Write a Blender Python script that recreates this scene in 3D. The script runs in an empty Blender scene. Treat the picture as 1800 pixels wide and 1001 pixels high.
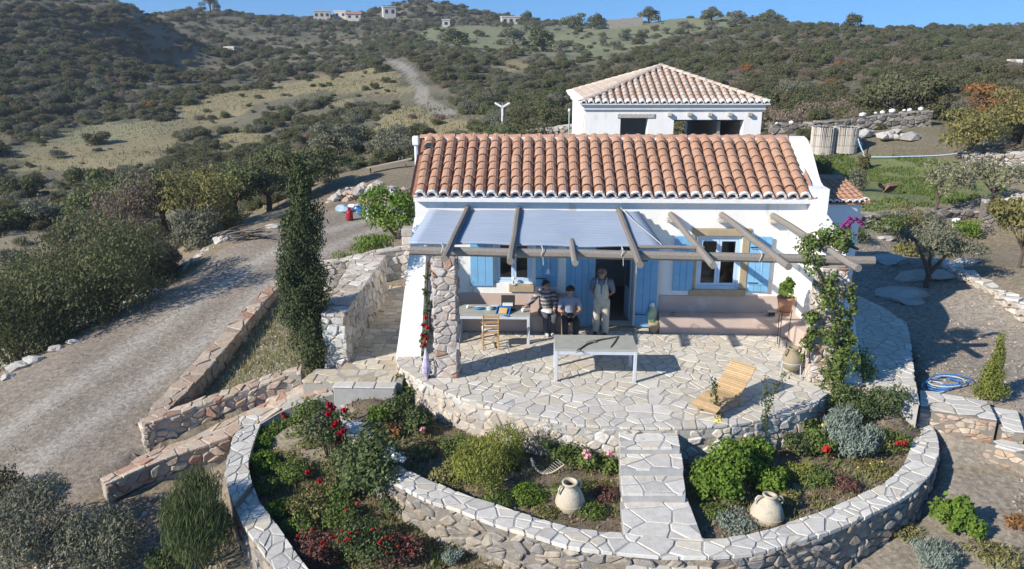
import bpy, bmesh, math, random
import numpy as np
from mathutils import Vector, Matrix, noise as mnoise

# ------------------------------------------------------------------ camera, world, sun, exposure
scn = bpy.context.scene
COL = scn.collection
F_PX, CX, CY, CAM_H = 1386.0, 900.0, 500.5, 7.1
TH = math.atan(430 / F_PX)
YAW = math.radians(1.618)
cam_d = bpy.data.cameras.new('camera')
cam_d.sensor_width = 36.0
cam_d.lens = F_PX / 1800 * 36
cam_d.clip_start, cam_d.clip_end = 0.1, 3000
cam = bpy.data.objects.new('camera', cam_d)
COL.objects.link(cam)
cam.location = (0, 0, CAM_H)
cam.rotation_euler = (math.pi / 2 - TH, 0, YAW)
scn.camera = cam

SUN_EL, SUN_DIR = 29.8, 33.5          # elevation; direction the light travels, degrees from +X towards +Y
sd = bpy.data.lights.new('sun', 'SUN')
sd.energy, sd.angle, sd.color = 4.3, math.radians(0.53), (1.0, 0.93, 0.83)
sun = bpy.data.objects.new('sun', sd)
COL.objects.link(sun)
trav = Vector((math.cos(math.radians(SUN_EL)) * math.cos(math.radians(SUN_DIR)),
               math.cos(math.radians(SUN_EL)) * math.sin(math.radians(SUN_DIR)), -math.sin(math.radians(SUN_EL))))
sun.rotation_euler = trav.to_track_quat('-Z', 'Y').to_euler()
sun.location = (-30, -20, 30)

wd = bpy.data.worlds.new('World')
scn.world = wd
wd.use_nodes = True
wn = wd.node_tree.nodes
wn.clear()
w_out = wn.new('ShaderNodeOutputWorld')
w_bg = wn.new('ShaderNodeBackground')
w_sky = wn.new('ShaderNodeTexSky')
w_sky.sky_type = 'NISHITA'
w_sky.sun_disc = False
w_sky.sun_elevation = math.radians(SUN_EL)
# sun stands opposite to the direction of travel; rotation is measured clockwise from +Y
w_sky.sun_rotation = math.atan2(-trav.x, -trav.y) % (2 * math.pi)
w_sky.altitude = 600
w_sky.air_density, w_sky.dust_density, w_sky.ozone_density = 1.0, 0.0, 3.0
w_bg.inputs['Strength'].default_value = 0.125
w_tc = wn.new('ShaderNodeTexCoord')
w_map = wn.new('ShaderNodeVectorMath')
w_map.operation = 'ADD'
w_map.inputs[1].default_value = (0, 0, 0.22)      # a clear, deep sky down to the skyline
w_norm = wn.new('ShaderNodeVectorMath')
w_norm.operation = 'NORMALIZE'
wl = wd.node_tree.links
wl.new(w_tc.outputs['Generated'], w_map.inputs[0])
wl.new(w_map.outputs[0], w_norm.inputs[0])
wl.new(w_norm.outputs[0], w_sky.inputs['Vector'])
w_hs = wn.new('ShaderNodeHueSaturation')          # the clear dry-air blue of the photograph
w_hs.inputs['Saturation'].default_value = 1.25
wl.new(w_sky.outputs[0], w_hs.inputs['Color'])
wl.new(w_hs.outputs[0], w_bg.inputs[0])
wl.new(w_bg.outputs[0], w_out.inputs[0])

scn.view_settings.view_transform = 'Standard'
scn.view_settings.look = 'None'
scn.view_settings.gamma = 1
scn.view_settings.use_curve_mapping = False
scn.view_settings.exposure = 0.62
scn.render.engine = 'CYCLES'
scn.cycles.max_bounces = 5
scn.cycles.diffuse_bounces = 3
scn.cycles.transparent_max_bounces = 6

# ------------------------------------------------------------------ helpers
_f = np.array([-math.sin(YAW) * math.cos(TH), math.cos(YAW) * math.cos(TH), -math.sin(TH)])
_r = np.array([math.cos(YAW), math.sin(YAW), 0.0])
_u = np.cross(_r, _f)
CAM = np.array([0, 0, CAM_H])


def ray(x, y):
    return _f + _r * (x - CX) / F_PX - _u * (y - CY) / F_PX


def at(x, y, z=0.0):
    """world point at height z seen at photograph pixel x, y (surveying the photo)"""
    d = ray(x, y)
    return CAM + d * ((z - CAM_H) / d[2])


def at_y(x, y, Y):
    d = ray(x, y)
    return CAM + d * (Y / d[1])


def proj(p):
    v = np.asarray(p) - CAM
    d = v @ _f
    return np.stack([CX + F_PX * (v @ _r) / d, CY - F_PX * (v @ _u) / d], -1)


WL = {}                       # world location of every root, so parts can be written in world coordinates


def tag(o, label=None, cat=None, group=None, kind=None):
    if label: o['label'] = label
    if cat: o['category'] = cat
    if group: o['group'] = group
    if kind: o['kind'] = kind
    return o


def root(name, loc, label, cat, group=None, rz=0.0, kind=None):
    o = bpy.data.objects.new(name, None)
    o.empty_display_size = 0.2
    COL.objects.link(o)
    o.location = loc
    o.rotation_euler = (0, 0, rz)
    WL[o.name] = np.array(loc, float)
    return tag(o, label, cat, group, kind or ('thing' if cat else None))


def link(name, me, parent=None, loc=None):
    o = bpy.data.objects.new(name, me)
    COL.objects.link(o)
    if parent is not None:
        o.parent = parent
        WL[o.name] = WL.get(parent.name, np.zeros(3))
    else:
        WL[o.name] = np.zeros(3)
    if loc is not None:
        o.location = loc
    return o


def mesh(name, verts, faces, mats, smooth=False, mi=None):
    me = bpy.data.meshes.new(name)
    me.from_pydata([tuple(v) for v in verts], [], faces)
    for m in (mats if isinstance(mats, (list, tuple)) else [mats]):
        me.materials.append(m)
    if smooth:
        me.polygons.foreach_set('use_smooth', [True] * len(me.polygons))
    if mi is not None:
        me.polygons.foreach_set('material_index', mi)
    return me


def obj(name, vf, mats, parent=None, local=False, smooth=False):
    """one mesh object; vf = (verts, faces) in world coordinates unless local"""
    v = np.asarray(vf[0], float)
    if parent is not None and not local:
        v = v - WL[parent.name]
    return link(name, mesh(name, v, vf[1], mats, smooth), parent)


def np_mesh(name, verts, quads, mats, mi=None, smooth=False):
    me = bpy.data.meshes.new(name)
    nv, nf, k = len(verts), len(quads), quads.shape[1]
    me.vertices.add(nv)
    me.vertices.foreach_set('co', np.asarray(verts, np.float32).ravel())
    me.loops.add(nf * k)
    me.loops.foreach_set('vertex_index', np.asarray(quads, np.int32).ravel())
    me.polygons.add(nf)
    me.polygons.foreach_set('loop_start', np.arange(0, nf * k, k, dtype=np.int32))
    me.polygons.foreach_set('loop_total', np.full(nf, k, np.int32))
    for m in (mats if isinstance(mats, (list, tuple)) else [mats]):
        me.materials.append(m)
    if mi is not None:
        me.polygons.foreach_set('material_index', np.asarray(mi, np.int32))
    if smooth:
        me.polygons.foreach_set('use_smooth', np.ones(nf, bool))
    me.update(calc_edges=True)
    return me


def join(*parts):
    V, Fc, n = [], [], 0
    for v, f in parts:
        V.extend([tuple(p) for p in v])
        Fc.extend([tuple(i + n for i in q) for q in f])
        n += len(v)
    return V, Fc


def xf(vf, M):
    return [tuple(M @ Vector(p)) for p in vf[0]], vf[1]


def box(x0, x1, y0, y1, z0, z1, b=0.0):
    """box with chamfered edges when b > 0"""
    if b <= 0:
        v = [(x0, y0, z0), (x1, y0, z0), (x1, y1, z0), (x0, y1, z0), (x0, y0, z1), (x1, y0, z1), (x1, y1, z1), (x0, y1, z1)]
        f = [(0, 3, 2, 1), (4, 5, 6, 7), (0, 1, 5, 4), (1, 2, 6, 5), (2, 3, 7, 6), (3, 0, 4, 7)]
        return v, f
    bm = bmesh.new()
    bmesh.ops.create_cube(bm, size=1)
    for v in bm.verts:
        v.co = ((x0 + x1) / 2 + v.co.x * (x1 - x0), (y0 + y1) / 2 + v.co.y * (y1 - y0), (z0 + z1) / 2 + v.co.z * (z1 - z0))
    bmesh.ops.bevel(bm, geom=bm.edges[:], offset=b, segments=1, affect='EDGES', profile=0.5)
    return bm_vf(bm)


def bm_vf(bm):
    bm.verts.index_update()
    r = [tuple(v.co) for v in bm.verts], [tuple(v.index for v in f.verts) for f in bm.faces]
    bm.free()
    return r


def bar(a, b, w, h, up=(0, 0, 1), b_=0.0):
    """rectangular bar from a to b; w across, h along up"""
    a, b = Vector(a), Vector(b)
    d = b - a
    L = d.length
    d.normalize()
    s = d.cross(Vector(up))
    if s.length < 1e-4: s = d.cross(Vector((1, 0, 0)))
    s.normalize()
    n = s.cross(d)
    v, f = box(-w / 2, w / 2, 0, L, -h / 2, h / 2, b_)
    return [tuple(a + s * p[0] + d * p[1] + n * p[2]) for p in v], f


def tube(pts, rad, k=8, caps=True):
    """swept round tube through pts; rad one number or one per point"""
    pts = [Vector(p) for p in pts]
    n = len(pts)
    rad = rad if isinstance(rad, (list, tuple, np.ndarray)) else [rad] * n
    V, Fc = [], []
    ref = None
    for i, p in enumerate(pts):
        d = (pts[min(i + 1, n - 1)] - pts[max(i - 1, 0)]).normalized()
        if ref is None:
            ref = d.cross(Vector((0.3, 0.2, 1))) if abs(d.z) < 0.95 else d.cross(Vector((1, 0, 0)))
            ref.normalize()
        s = (ref - d * ref.dot(d)).normalized()
        ref = s
        t = d.cross(s)
        for j in range(k):
            a = 2 * math.pi * j / k
            V.append(tuple(p + (s * math.cos(a) + t * math.sin(a)) * rad[i]))
    for i in range(n - 1):
        for j in range(k):
            Fc.append((i * k + j, i * k + (j + 1) % k, (i + 1) * k + (j + 1) % k, (i + 1) * k + j))
    if caps:
        Fc.append(tuple(range(k - 1, -1, -1)))
        Fc.append(tuple(range((n - 1) * k, n * k)))
    return V, Fc


def lathe(prof, c=(0, 0, 0), k=24):
    V, Fc = [], []
    for r, z in prof:
        for j in range(k):
            a = 2 * math.pi * j / k
            V.append((c[0] + r * math.cos(a), c[1] + r * math.sin(a), c[2] + z))
    for i in range(len(prof) - 1):
        for j in range(k):
            Fc.append((i * k + j, i * k + (j + 1) % k, (i + 1) * k + (j + 1) % k, (i + 1) * k + j))
    return V, Fc


def ico(c, r, sub=1, sc=(1, 1, 1)):
    bm = bmesh.new()
    bmesh.ops.create_icosphere(bm, subdivisions=sub, radius=r)
    for v in bm.verts:
        v.co = (c[0] + v.co.x * sc[0], c[1] + v.co.y * sc[1], c[2] + v.co.z * sc[2])
    return bm_vf(bm)


def prism(poly, axis, a, b):
    """extrude a 2-D polygon along axis 'x', 'y' or 'z' from a to b"""
    n = len(poly)
    def mk(p, t):
        return {'x': (t, p[0], p[1]), 'y': (p[0], t, p[1]), 'z': (p[0], p[1], t)}[axis]
    V = [mk(p, a) for p in poly] + [mk(p, b) for p in poly]
    Fc = [tuple(range(n)), tuple(range(2 * n - 1, n - 1, -1))]
    Fc += [(i, i + n, (i + 1) % n + n, (i + 1) % n) for i in range(n)]
    bm = bmesh.new()
    vs = [bm.verts.new(v) for v in V]
    for q in Fc:
        bm.faces.new([vs[i] for i in q])
    bmesh.ops.recalc_face_normals(bm, faces=bm.faces[:])
    return bm_vf(bm)


def boulder(c, r, sc, seed, sub=2, rough=0.3):
    v, f = ico((0, 0, 0), 1, sub)
    out = []
    o = Vector((seed * 3.7, seed * 1.3, seed * 2.1))
    for p in v:
        p = Vector(p)
        q = 1 + rough * mnoise.noise(p * 1.3 + o) + rough * 0.5 * mnoise.noise(p * 3.1 + o)
        out.append((c[0] + p.x * q * r * sc[0], c[1] + p.y * q * r * sc[1], c[2] + p.z * q * r * sc[2]))
    return out, f


# ------------------------------------------------------------------ materials
def _nodes(name):
    m = bpy.data.materials.new(name)
    m.use_nodes = True
    nt = m.node_tree
    nt.nodes.clear()
    return m, nt, nt.nodes.new, nt.links.new


def mat(name, c1, c2=None, scale=6.0, rough=0.85, bump=0.0, bscale=None, rand=0.0, palette=None, detail=6, metal=0.0,
        spots=None, spec=0.3, dist=0.02, stretch=None):
    """procedural surface: two noise-mixed tones (or a palette picked per piece), per-piece brightness, fine relief"""
    m, nt, new, ln = _nodes(name)
    out = new('ShaderNodeOutputMaterial')
    b = new('ShaderNodeBsdfPrincipled')
    b.inputs['Roughness'].default_value = rough
    b.inputs['Metallic'].default_value = metal
    b.inputs['Specular IOR Level'].default_value = spec
    ln(b.outputs[0], out.inputs[0])
    tc = new('ShaderNodeTexCoord')
    src = tc.outputs['Object']
    if stretch:
        mp = new('ShaderNodeMapping')
        mp.inputs['Scale'].default_value = stretch
        ln(src, mp.inputs[0])
        src = mp.outputs[0]
    n1 = new('ShaderNodeTexNoise')
    n1.inputs['Scale'].default_value = scale
    n1.inputs['Detail'].default_value = detail
    n1.inputs['Roughness'].default_value = 0.62
    ln(src, n1.inputs['Vector'])
    oi = new('ShaderNodeObjectInfo')
    ge = new('ShaderNodeNewGeometry')
    ad = new('ShaderNodeMath'); ad.operation = 'ADD'
    ln(oi.outputs['Random'], ad.inputs[0]); ln(ge.outputs['Random Per Island'], ad.inputs[1])
    fr = new('ShaderNodeMath'); fr.operation = 'FRACT'
    ln(ad.outputs[0], fr.inputs[0])
    mx = new('ShaderNodeMix'); mx.data_type = 'RGBA'
    mr = new('ShaderNodeMapRange')
    mr.inputs[1].default_value, mr.inputs[2].default_value = 0.32, 0.68
    ln(n1.outputs[0], mr.inputs[0])
    ln(mr.outputs[0], mx.inputs[0])
    if palette:
        rp = new('ShaderNodeValToRGB')
        rp.color_ramp.interpolation = 'CONSTANT'
        els = rp.color_ramp.elements
        while len(els) < len(palette): els.new(0.5)
        for i, cc in enumerate(palette):
            els[i].position = i / len(palette)
            els[i].color = (*cc, 1)
        ln(fr.outputs[0], rp.inputs[0])
        dk = new('ShaderNodeMix'); dk.data_type = 'RGBA'; dk.blend_type = 'MULTIPLY'
        dk.inputs[0].default_value = 1
        ln(rp.outputs[0], dk.inputs[6])
        dk.inputs[7].default_value = (*(c2 or (0.75, 0.72, 0.68)), 1)
        ln(rp.outputs[0], mx.inputs[6]); ln(dk.outputs[2], mx.inputs[7])
    else:
        mx.inputs[6].default_value = (*c1, 1)
        mx.inputs[7].default_value = (*(c2 or c1), 1)
    colour = mx.outputs[2]
    if spots:
        n3 = new('ShaderNodeTexNoise')
        n3.inputs['Scale'].default_value = spots[1]
        n3.inputs['Detail'].default_value = 5
        ln(src, n3.inputs['Vector'])
        m3 = new('ShaderNodeMapRange')
        m3.inputs[1].default_value, m3.inputs[2].default_value = spots[2], spots[2] + 0.12
        ln(n3.outputs[0], m3.inputs[0])
        x3 = new('ShaderNodeMix'); x3.data_type = 'RGBA'
        ln(m3.outputs[0], x3.inputs[0]); ln(colour, x3.inputs[6])
        x3.inputs[7].default_value = (*spots[0], 1)
        colour = x3.outputs[2]
    if rand:
        hs = new('ShaderNodeHueSaturation')
        r2 = new('ShaderNodeMath'); r2.operation = 'MULTIPLY'; r2.inputs[1].default_value = 7.13
        f2 = new('ShaderNodeMath'); f2.operation = 'FRACT'
        m2 = new('ShaderNodeMapRange')
        m2.inputs[3].default_value, m2.inputs[4].default_value = 1 - rand, 1 + rand
        ln(fr.outputs[0], r2.inputs[0]); ln(r2.outputs[0], f2.inputs[0]); ln(f2.outputs[0], m2.inputs[0])
        ln(m2.outputs[0], hs.inputs['Value']); ln(colour, hs.inputs['Color'])
        colour = hs.outputs[0]
    ln(colour, b.inputs['Base Color'])
    if bump:
        n2 = new('ShaderNodeTexNoise')
        n2.inputs['Scale'].default_value = bscale or scale * 4
        n2.inputs['Detail'].default_value = 6
        ln(src, n2.inputs['Vector'])
        bp = new('ShaderNodeBump')
        bp.inputs['Strength'].default_value = bump
        bp.inputs['Distance'].default_value = dist
        ln(n2.outputs[0], bp.inputs['Height']); ln(bp.outputs[0], b.inputs['Normal'])
    return m


def leaf_mat(name, c1, c2, trans=0.25, rand=0.35, c3=None):
    """leaves: tone picked per leaf and per plant, some light passes through"""
    if max(c2) < .3: c1, c2, c3 = (tuple(k * q for k, q in zip(c, (1.26, 1.20, 1.12))) if c else None for c in (c1, c2, c3))
    m, nt, new, ln = _nodes(name)
    out = new('ShaderNodeOutputMaterial')
    ge = new('ShaderNodeNewGeometry')
    oi = new('ShaderNodeObjectInfo')
    mx = new('ShaderNodeMix'); mx.data_type = 'RGBA'
    mx.inputs[6].default_value, mx.inputs[7].default_value = (*c1, 1), (*c2, 1)
    ln(ge.outputs['Random Per Island'], mx.inputs[0])
    col = mx.outputs[2]
    if c3:
        m3 = new('ShaderNodeMix'); m3.data_type = 'RGBA'
        ln(oi.outputs['Random'], m3.inputs[0]); ln(col, m3.inputs[6])
        m3.inputs[7].default_value = (*c3, 1)
        col = m3.outputs[2]
    hs = new('ShaderNodeHueSaturation')
    mr = new('ShaderNodeMapRange')
    mr.inputs[3].default_value, mr.inputs[4].default_value = 1 - rand, 1 + rand
    ad = new('ShaderNodeMath'); ad.operation = 'MULTIPLY_ADD'
    ad.inputs[1].default_value = 5.7
    ln(ge.outputs['Random Per Island'], ad.inputs[0]); ln(oi.outputs['Random'], ad.inputs[2])
    fr = new('ShaderNodeMath'); fr.operation = 'FRACT'
    ln(ad.outputs[0], fr.inputs[0]); ln(fr.outputs[0], mr.inputs[0])
    ln(mr.outputs[0], hs.inputs['Value']); ln(col, hs.inputs['Color'])
    d = new('ShaderNodeBsdfDiffuse'); t = new('ShaderNodeBsdfTranslucent')
    ln(hs.outputs[0], d.inputs[0]); ln(hs.outputs[0], t.inputs[0])
    ms = new('ShaderNodeMixShader')
    ms.inputs[0].default_value = trans
    ln(d.outputs[0], ms.inputs[1]); ln(t.outputs[0], ms.inputs[2]); ln(ms.outputs[0], out.inputs[0])
    return m


M = {}
M['plaster'] = mat('white_plaster', (0.82, 0.81, 0.78), (0.745, 0.73, 0.695), 1.6, 0.9, 0.35, 6, spots=((0.60, 0.56, 0.49), 2.2, 0.62), stretch=(1.2, 1.2, .4))
M['pink'] = mat('pink_plaster', (0.54, 0.43, 0.37), (0.47, 0.37, 0.315), 2.5, 0.92, 0.2, 30, spots=((0.58, 0.5, 0.44), 2.2, 0.6))
PAVE = [(0.66, 0.62, 0.535), (0.64, 0.59, 0.49), (0.67, 0.635, 0.57), (0.61, 0.575, 0.515), (0.65, 0.60, 0.50), (0.63, 0.60, 0.55), (0.68, 0.645, 0.56), (0.62, 0.555, 0.455)]
M['pave'] = mat('pale_flagstone', PAVE[0], (0.82, 0.79, 0.74), 7, 0.8, 0.35, 22, rand=0.10, palette=PAVE, dist=0.01, spots=((0.40, 0.36, 0.30), 9, 0.68))
CAP = [(0.68, 0.64, 0.565), (0.63, 0.59, 0.525), (0.70, 0.66, 0.575), (0.60, 0.565, 0.505), (0.66, 0.595, 0.48), (0.71, 0.675, 0.605), (0.64, 0.60, 0.535)]
M['cap'] = mat('white_capstone', CAP[0], (0.80, 0.79, 0.77), 8, 0.8, 0.4, 25, rand=0.1, palette=CAP, dist=0.012, spots=((0.33, 0.31, 0.28), 11, 0.67))
RUB = [(0.36, 0.32, 0.265), (0.31, 0.28, 0.24), (0.39, 0.34, 0.27), (0.34, 0.315, 0.285), (0.29, 0.255, 0.21), (0.38, 0.32, 0.245), (0.30, 0.285, 0.27)]
M['rubble'] = mat('grey_wall_stone', RUB[0], (0.66, 0.63, 0.6), 9, 0.9, 0.6, 18, rand=0.14, palette=RUB, dist=0.03, spots=((0.45, 0.40, 0.27), 6, 0.66))
PALE = [(0.60, 0.55, 0.47), (0.54, 0.49, 0.42), (0.63, 0.58, 0.52), (0.50, 0.43, 0.36), (0.58, 0.50, 0.40), (0.65, 0.61, 0.55), (0.48, 0.44, 0.40)]
M['palewall'] = mat('pale_wall_stone', PALE[0], (0.72, 0.69, 0.65), 9, 0.88, 0.55, 18, rand=0.12, palette=PALE, dist=0.03)
PIL = [(0.56, 0.48, 0.41), (0.60, 0.53, 0.46), (0.50, 0.44, 0.40), (0.62, 0.57, 0.52), (0.52, 0.43, 0.36), (0.48, 0.42, 0.38), (0.55, 0.50, 0.45), (0.58, 0.52, 0.47), (0.53, 0.47, 0.42), (0.60, 0.55, 0.50), (0.56, 0.47, 0.40), (0.50, 0.45, 0.41), (0.44, 0.27, 0.19)]
M['pillar'] = mat('pinkish_pillar_stone', PIL[0], (0.72, 0.68, 0.64), 10, 0.88, 0.55, 20, rand=0.12, palette=PIL, dist=0.03)
RED = [(0.50, 0.40, 0.31), (0.54, 0.45, 0.35), (0.45, 0.33, 0.25), (0.56, 0.48, 0.38), (0.50, 0.385, 0.28), (0.47, 0.36, 0.285), (0.52, 0.43, 0.34), (0.43, 0.26, 0.185)]
M['redstone'] = mat('reddish_stone', RED[0], (0.72, 0.68, 0.62), 8, 0.9, 0.55, 18, rand=0.14, palette=RED, dist=0.03)
GOLD = [(0.58, 0.50, 0.36), (0.63, 0.56, 0.43), (0.52, 0.43, 0.31), (0.66, 0.60, 0.49), (0.56, 0.47, 0.35)]
M['goldpave'] = mat('golden_paver', GOLD[0], (0.76, 0.72, 0.66), 8, 0.85, 0.4, 20, rand=0.1, palette=GOLD, dist=0.012)
DARKW = [(0.22, 0.20, 0.18), (0.29, 0.27, 0.24), (0.17, 0.155, 0.14), (0.34, 0.32, 0.29)]
M['darkwall'] = mat('dark_field_stone', DARKW[0], (0.7, 0.68, 0.64), 8, 0.95, 0.6, 15, rand=0.15, palette=DARKW, dist=0.03)
M['mortar'] = mat('grey_mortar', (0.44, 0.42, 0.385), (0.36, 0.34, 0.31), 12, 0.95, 0.5, 60)
M['mortar_dark'] = mat('brown_mortar', (0.27, 0.235, 0.195), (0.20, 0.175, 0.145), 12, 0.95, 0.6, 50)
M['mortar_pale'] = mat('pale_mortar', (0.42, 0.385, 0.335), (0.34, 0.31, 0.27), 12, 0.95, 0.5, 50)
M['concrete'] = mat('bare_concrete', (0.43, 0.42, 0.40), (0.34, 0.33, 0.31), 5, 0.9, 0.3, 40)
TILE = [(0.47, 0.275, 0.18), (0.462, 0.267, 0.173), (0.478, 0.285, 0.19), (0.467, 0.279, 0.187), (0.457, 0.258, 0.168), (0.482, 0.29, 0.197)]
M['tile'] = mat('terracotta_tile', TILE[0], (0.90, 0.88, 0.86), 9, 0.85, 0.3, 40, rand=0.05, palette=TILE, spots=((0.46, 0.335, 0.25), 7, 0.66))
TILE2 = [(0.60, 0.50, 0.41), (0.58, 0.47, 0.37), (0.62, 0.53, 0.44), (0.57, 0.44, 0.35), (0.60, 0.52, 0.43)]
M['tile_pale'] = mat('sun_bleached_tile', TILE2[0], (0.80, 0.77, 0.74), 8, 0.85, 0.3, 40, rand=0.08, palette=TILE2)
M['channel'] = mat('dark_channel_tile', (0.40, 0.215, 0.135), (0.33, 0.17, 0.105), 8, 0.9, 0.3, 40)
M['whitewash'] = mat('whitewash', (0.80, 0.79, 0.76), (0.70, 0.68, 0.64), 10, 0.9, 0.3, 50)
M['blue'] = mat('sky_blue_paint', (0.20, 0.43, 0.65), (0.165, 0.37, 0.58), 3, 0.6, 0.1, 50, spots=((0.30, 0.49, 0.65), 5, 0.62))
M['paleblue'] = mat('pale_blue_frame_paint', (0.50, 0.64, 0.78), (0.44, 0.58, 0.73), 4, 0.5)
M['sheet'] = mat('blue_grey_corrugated_plastic', (0.315, 0.37, 0.45), (0.28, 0.335, 0.415), 1.5, 0.5, 0.0, spots=((0.36, 0.43, 0.52), 2.5, 0.66), spec=0.4)
M['greywood'] = mat('weathered_grey_timber', (0.30, 0.265, 0.225), (0.17, 0.15, 0.13), 7, 0.9, 0.6, 14, rand=0.12, stretch=(6, 6, 6))
M['palewood'] = mat('light_sawn_timber', (0.45, 0.36, 0.26), (0.36, 0.28, 0.20), 9, 0.8, 0.3, 20)
M['sandstone'] = mat('tan_sandstone', (0.42, 0.34, 0.22), (0.33, 0.26, 0.17), 6, 0.9, 0.4, 25)
M['honeywood'] = mat('honey_wood', (0.52, 0.33, 0.15), (0.42, 0.25, 0.105), 12, 0.6, 0.2, 30, rand=0.15)
M['slatwood'] = mat('oiled_teak_slat', (0.55, 0.385, 0.21), (0.45, 0.30, 0.15), 14, 0.6, 0.2, 30, rand=0.16)
M['tabletop'] = mat('grey_green_table_board', (0.40, 0.40, 0.355), (0.34, 0.34, 0.30), 5, 0.65, 0.1, 40)
M['alu'] = mat('grey_painted_metal', (0.56, 0.58, 0.60), (0.50, 0.52, 0.54), 6, 0.45, spec=0.4)
M['dark'] = mat('black_metal', (0.025, 0.025, 0.027), (0.04, 0.038, 0.035), 10, 0.5)
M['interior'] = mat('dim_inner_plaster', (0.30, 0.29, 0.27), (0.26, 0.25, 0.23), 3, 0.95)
M['clay'] = mat('cream_clay', (0.55, 0.48, 0.36), (0.46, 0.40, 0.30), 7, 0.85, 0.4, 30, spots=((0.36, 0.33, 0.26), 6, 0.62))
M['oldclay'] = mat('weathered_olive_clay', (0.34, 0.29, 0.19), (0.26, 0.22, 0.15), 7, 0.8, 0.4, 30, spots=((0.42, 0.24, 0.12), 5, 0.58))
M['terracotta'] = mat('terracotta_pot', (0.50, 0.265, 0.16), (0.42, 0.21, 0.125), 8, 0.85, 0.2, 40)
M['cream'] = mat('cream_cloth', (0.55, 0.49, 0.40), (0.48, 0.43, 0.34), 9, 0.95, 0.2, 40)
M['whitecloth'] = mat('white_cloth', (0.75, 0.74, 0.72), (0.68, 0.67, 0.65), 9, 0.95, 0.2, 40)
M['skin'] = mat('skin', (0.42, 0.25, 0.17), (0.36, 0.20, 0.13), 14, 0.6)
M['hair'] = mat('dark_hair', (0.025, 0.02, 0.016), (0.04, 0.03, 0.022), 30, 0.7)
M['hair_brown'] = mat('brown_hair', (0.06, 0.035, 0.022), (0.045, 0.028, 0.02), 30, 0.7)
M['tee_blue'] = mat('grey_blue_cotton', (0.15, 0.185, 0.235), (0.12, 0.15, 0.20), 6, 0.95, 0.2, 30)
M['tee_lilac'] = mat('faded_blue_cotton', (0.30, 0.32, 0.40), (0.26, 0.28, 0.355), 6, 0.95, 0.2, 30)
M['black_cloth'] = mat('charcoal_cloth', (0.035, 0.036, 0.04), (0.05, 0.05, 0.055), 8, 0.95, 0.2, 30)
M['grey_cloth'] = mat('dark_grey_denim', (0.10, 0.105, 0.12), (0.075, 0.08, 0.09), 8, 0.95, 0.2, 30)
M['cap_red'] = mat('faded_red_cap', (0.33, 0.19, 0.15), (0.27, 0.15, 0.12), 10, 0.9)
M['shoe_white'] = mat('pale_shoe', (0.55, 0.54, 0.53), (0.45, 0.44, 0.43), 10, 0.7)
M['shoe_dark'] = mat('dark_shoe', (0.05, 0.04, 0.035), (0.07, 0.055, 0.045), 10, 0.7)
M['white_paint'] = mat('white_enamel', (0.80, 0.80, 0.80), (0.74, 0.74, 0.75), 6, 0.4)
M['red_paint'] = mat('red_enamel', (0.33, 0.02, 0.03), (0.26, 0.02, 0.025), 6, 0.4)
M['blue_plastic'] = mat('bright_blue_plastic', (0.03, 0.14, 0.42), (0.04, 0.18, 0.46), 6, 0.4)
M['green_plastic'] = mat('green_printed_plastic', (0.12, 0.34, 0.05), (0.55, 0.58, 0.52), 5, 0.5)
M['tan'] = mat('tan_board', (0.55, 0.40, 0.19), (0.48, 0.34, 0.15), 6, 0.8)
M['reed'] = mat('dry_reed', (0.60, 0.55, 0.48), (0.50, 0.455, 0.39), 20, 0.9, 0.3, 40, rand=0.2)
M['bark'] = mat('brown_bark', (0.13, 0.10, 0.075), (0.085, 0.065, 0.05), 12, 0.95, 0.6, 30)
M['greybark'] = mat('grey_twig_bark', (0.27, 0.25, 0.225), (0.19, 0.175, 0.155), 12, 0.95, 0.6, 30)
M['rope'] = mat('white_rope', (0.62, 0.60, 0.55), (0.52, 0.50, 0.45), 40, 0.95)
M['soil'] = mat('garden_soil', (0.215, 0.165, 0.118), (0.13, 0.10, 0.072), 5, 0.97, 0.8, 30, spots=((0.33, 0.28, 0.21), 3.2, 0.58))
M['pebble'] = mat('grey_pebble', (0.3, 0.28, 0.25), (0.75, 0.72, 0.69), 9, 0.95, 0.4, 20, rand=0.25, palette=[(0.38, 0.34, 0.29), (0.30, 0.27, 0.24), (0.46, 0.42, 0.37), (0.36, 0.28, 0.22)])
M['rock'] = mat('pale_limestone', (0.50, 0.47, 0.42), (0.38, 0.355, 0.32), 3, 0.95, 0.7, 12, rand=0.15, dist=0.05)
M['redrock'] = mat('reddish_rubble_stone', (0.47, 0.33, 0.24), (0.55, 0.44, 0.34), 3, 0.95, 0.7, 12, rand=0.2, dist=0.05)
M['farwhite'] = mat('far_white_render', (0.56, 0.53, 0.48), (0.48, 0.455, 0.41), 2, 0.9)
M['farred'] = mat('far_red_roof', (0.40, 0.20, 0.13), (0.34, 0.165, 0.105), 2, 0.9)
M['farstone'] = mat('far_stone_ruin', (0.34, 0.31, 0.27), (0.26, 0.235, 0.2), 2, 0.95)
M['farglass'] = mat('far_window_dark', (0.04, 0.045, 0.05), (0.03, 0.03, 0.035), 2, 0.3)
M['paleglassblue'] = mat('clear_blue_tub', (0.35, 0.50, 0.62), (0.45, 0.55, 0.6), 6, 0.3)

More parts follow.
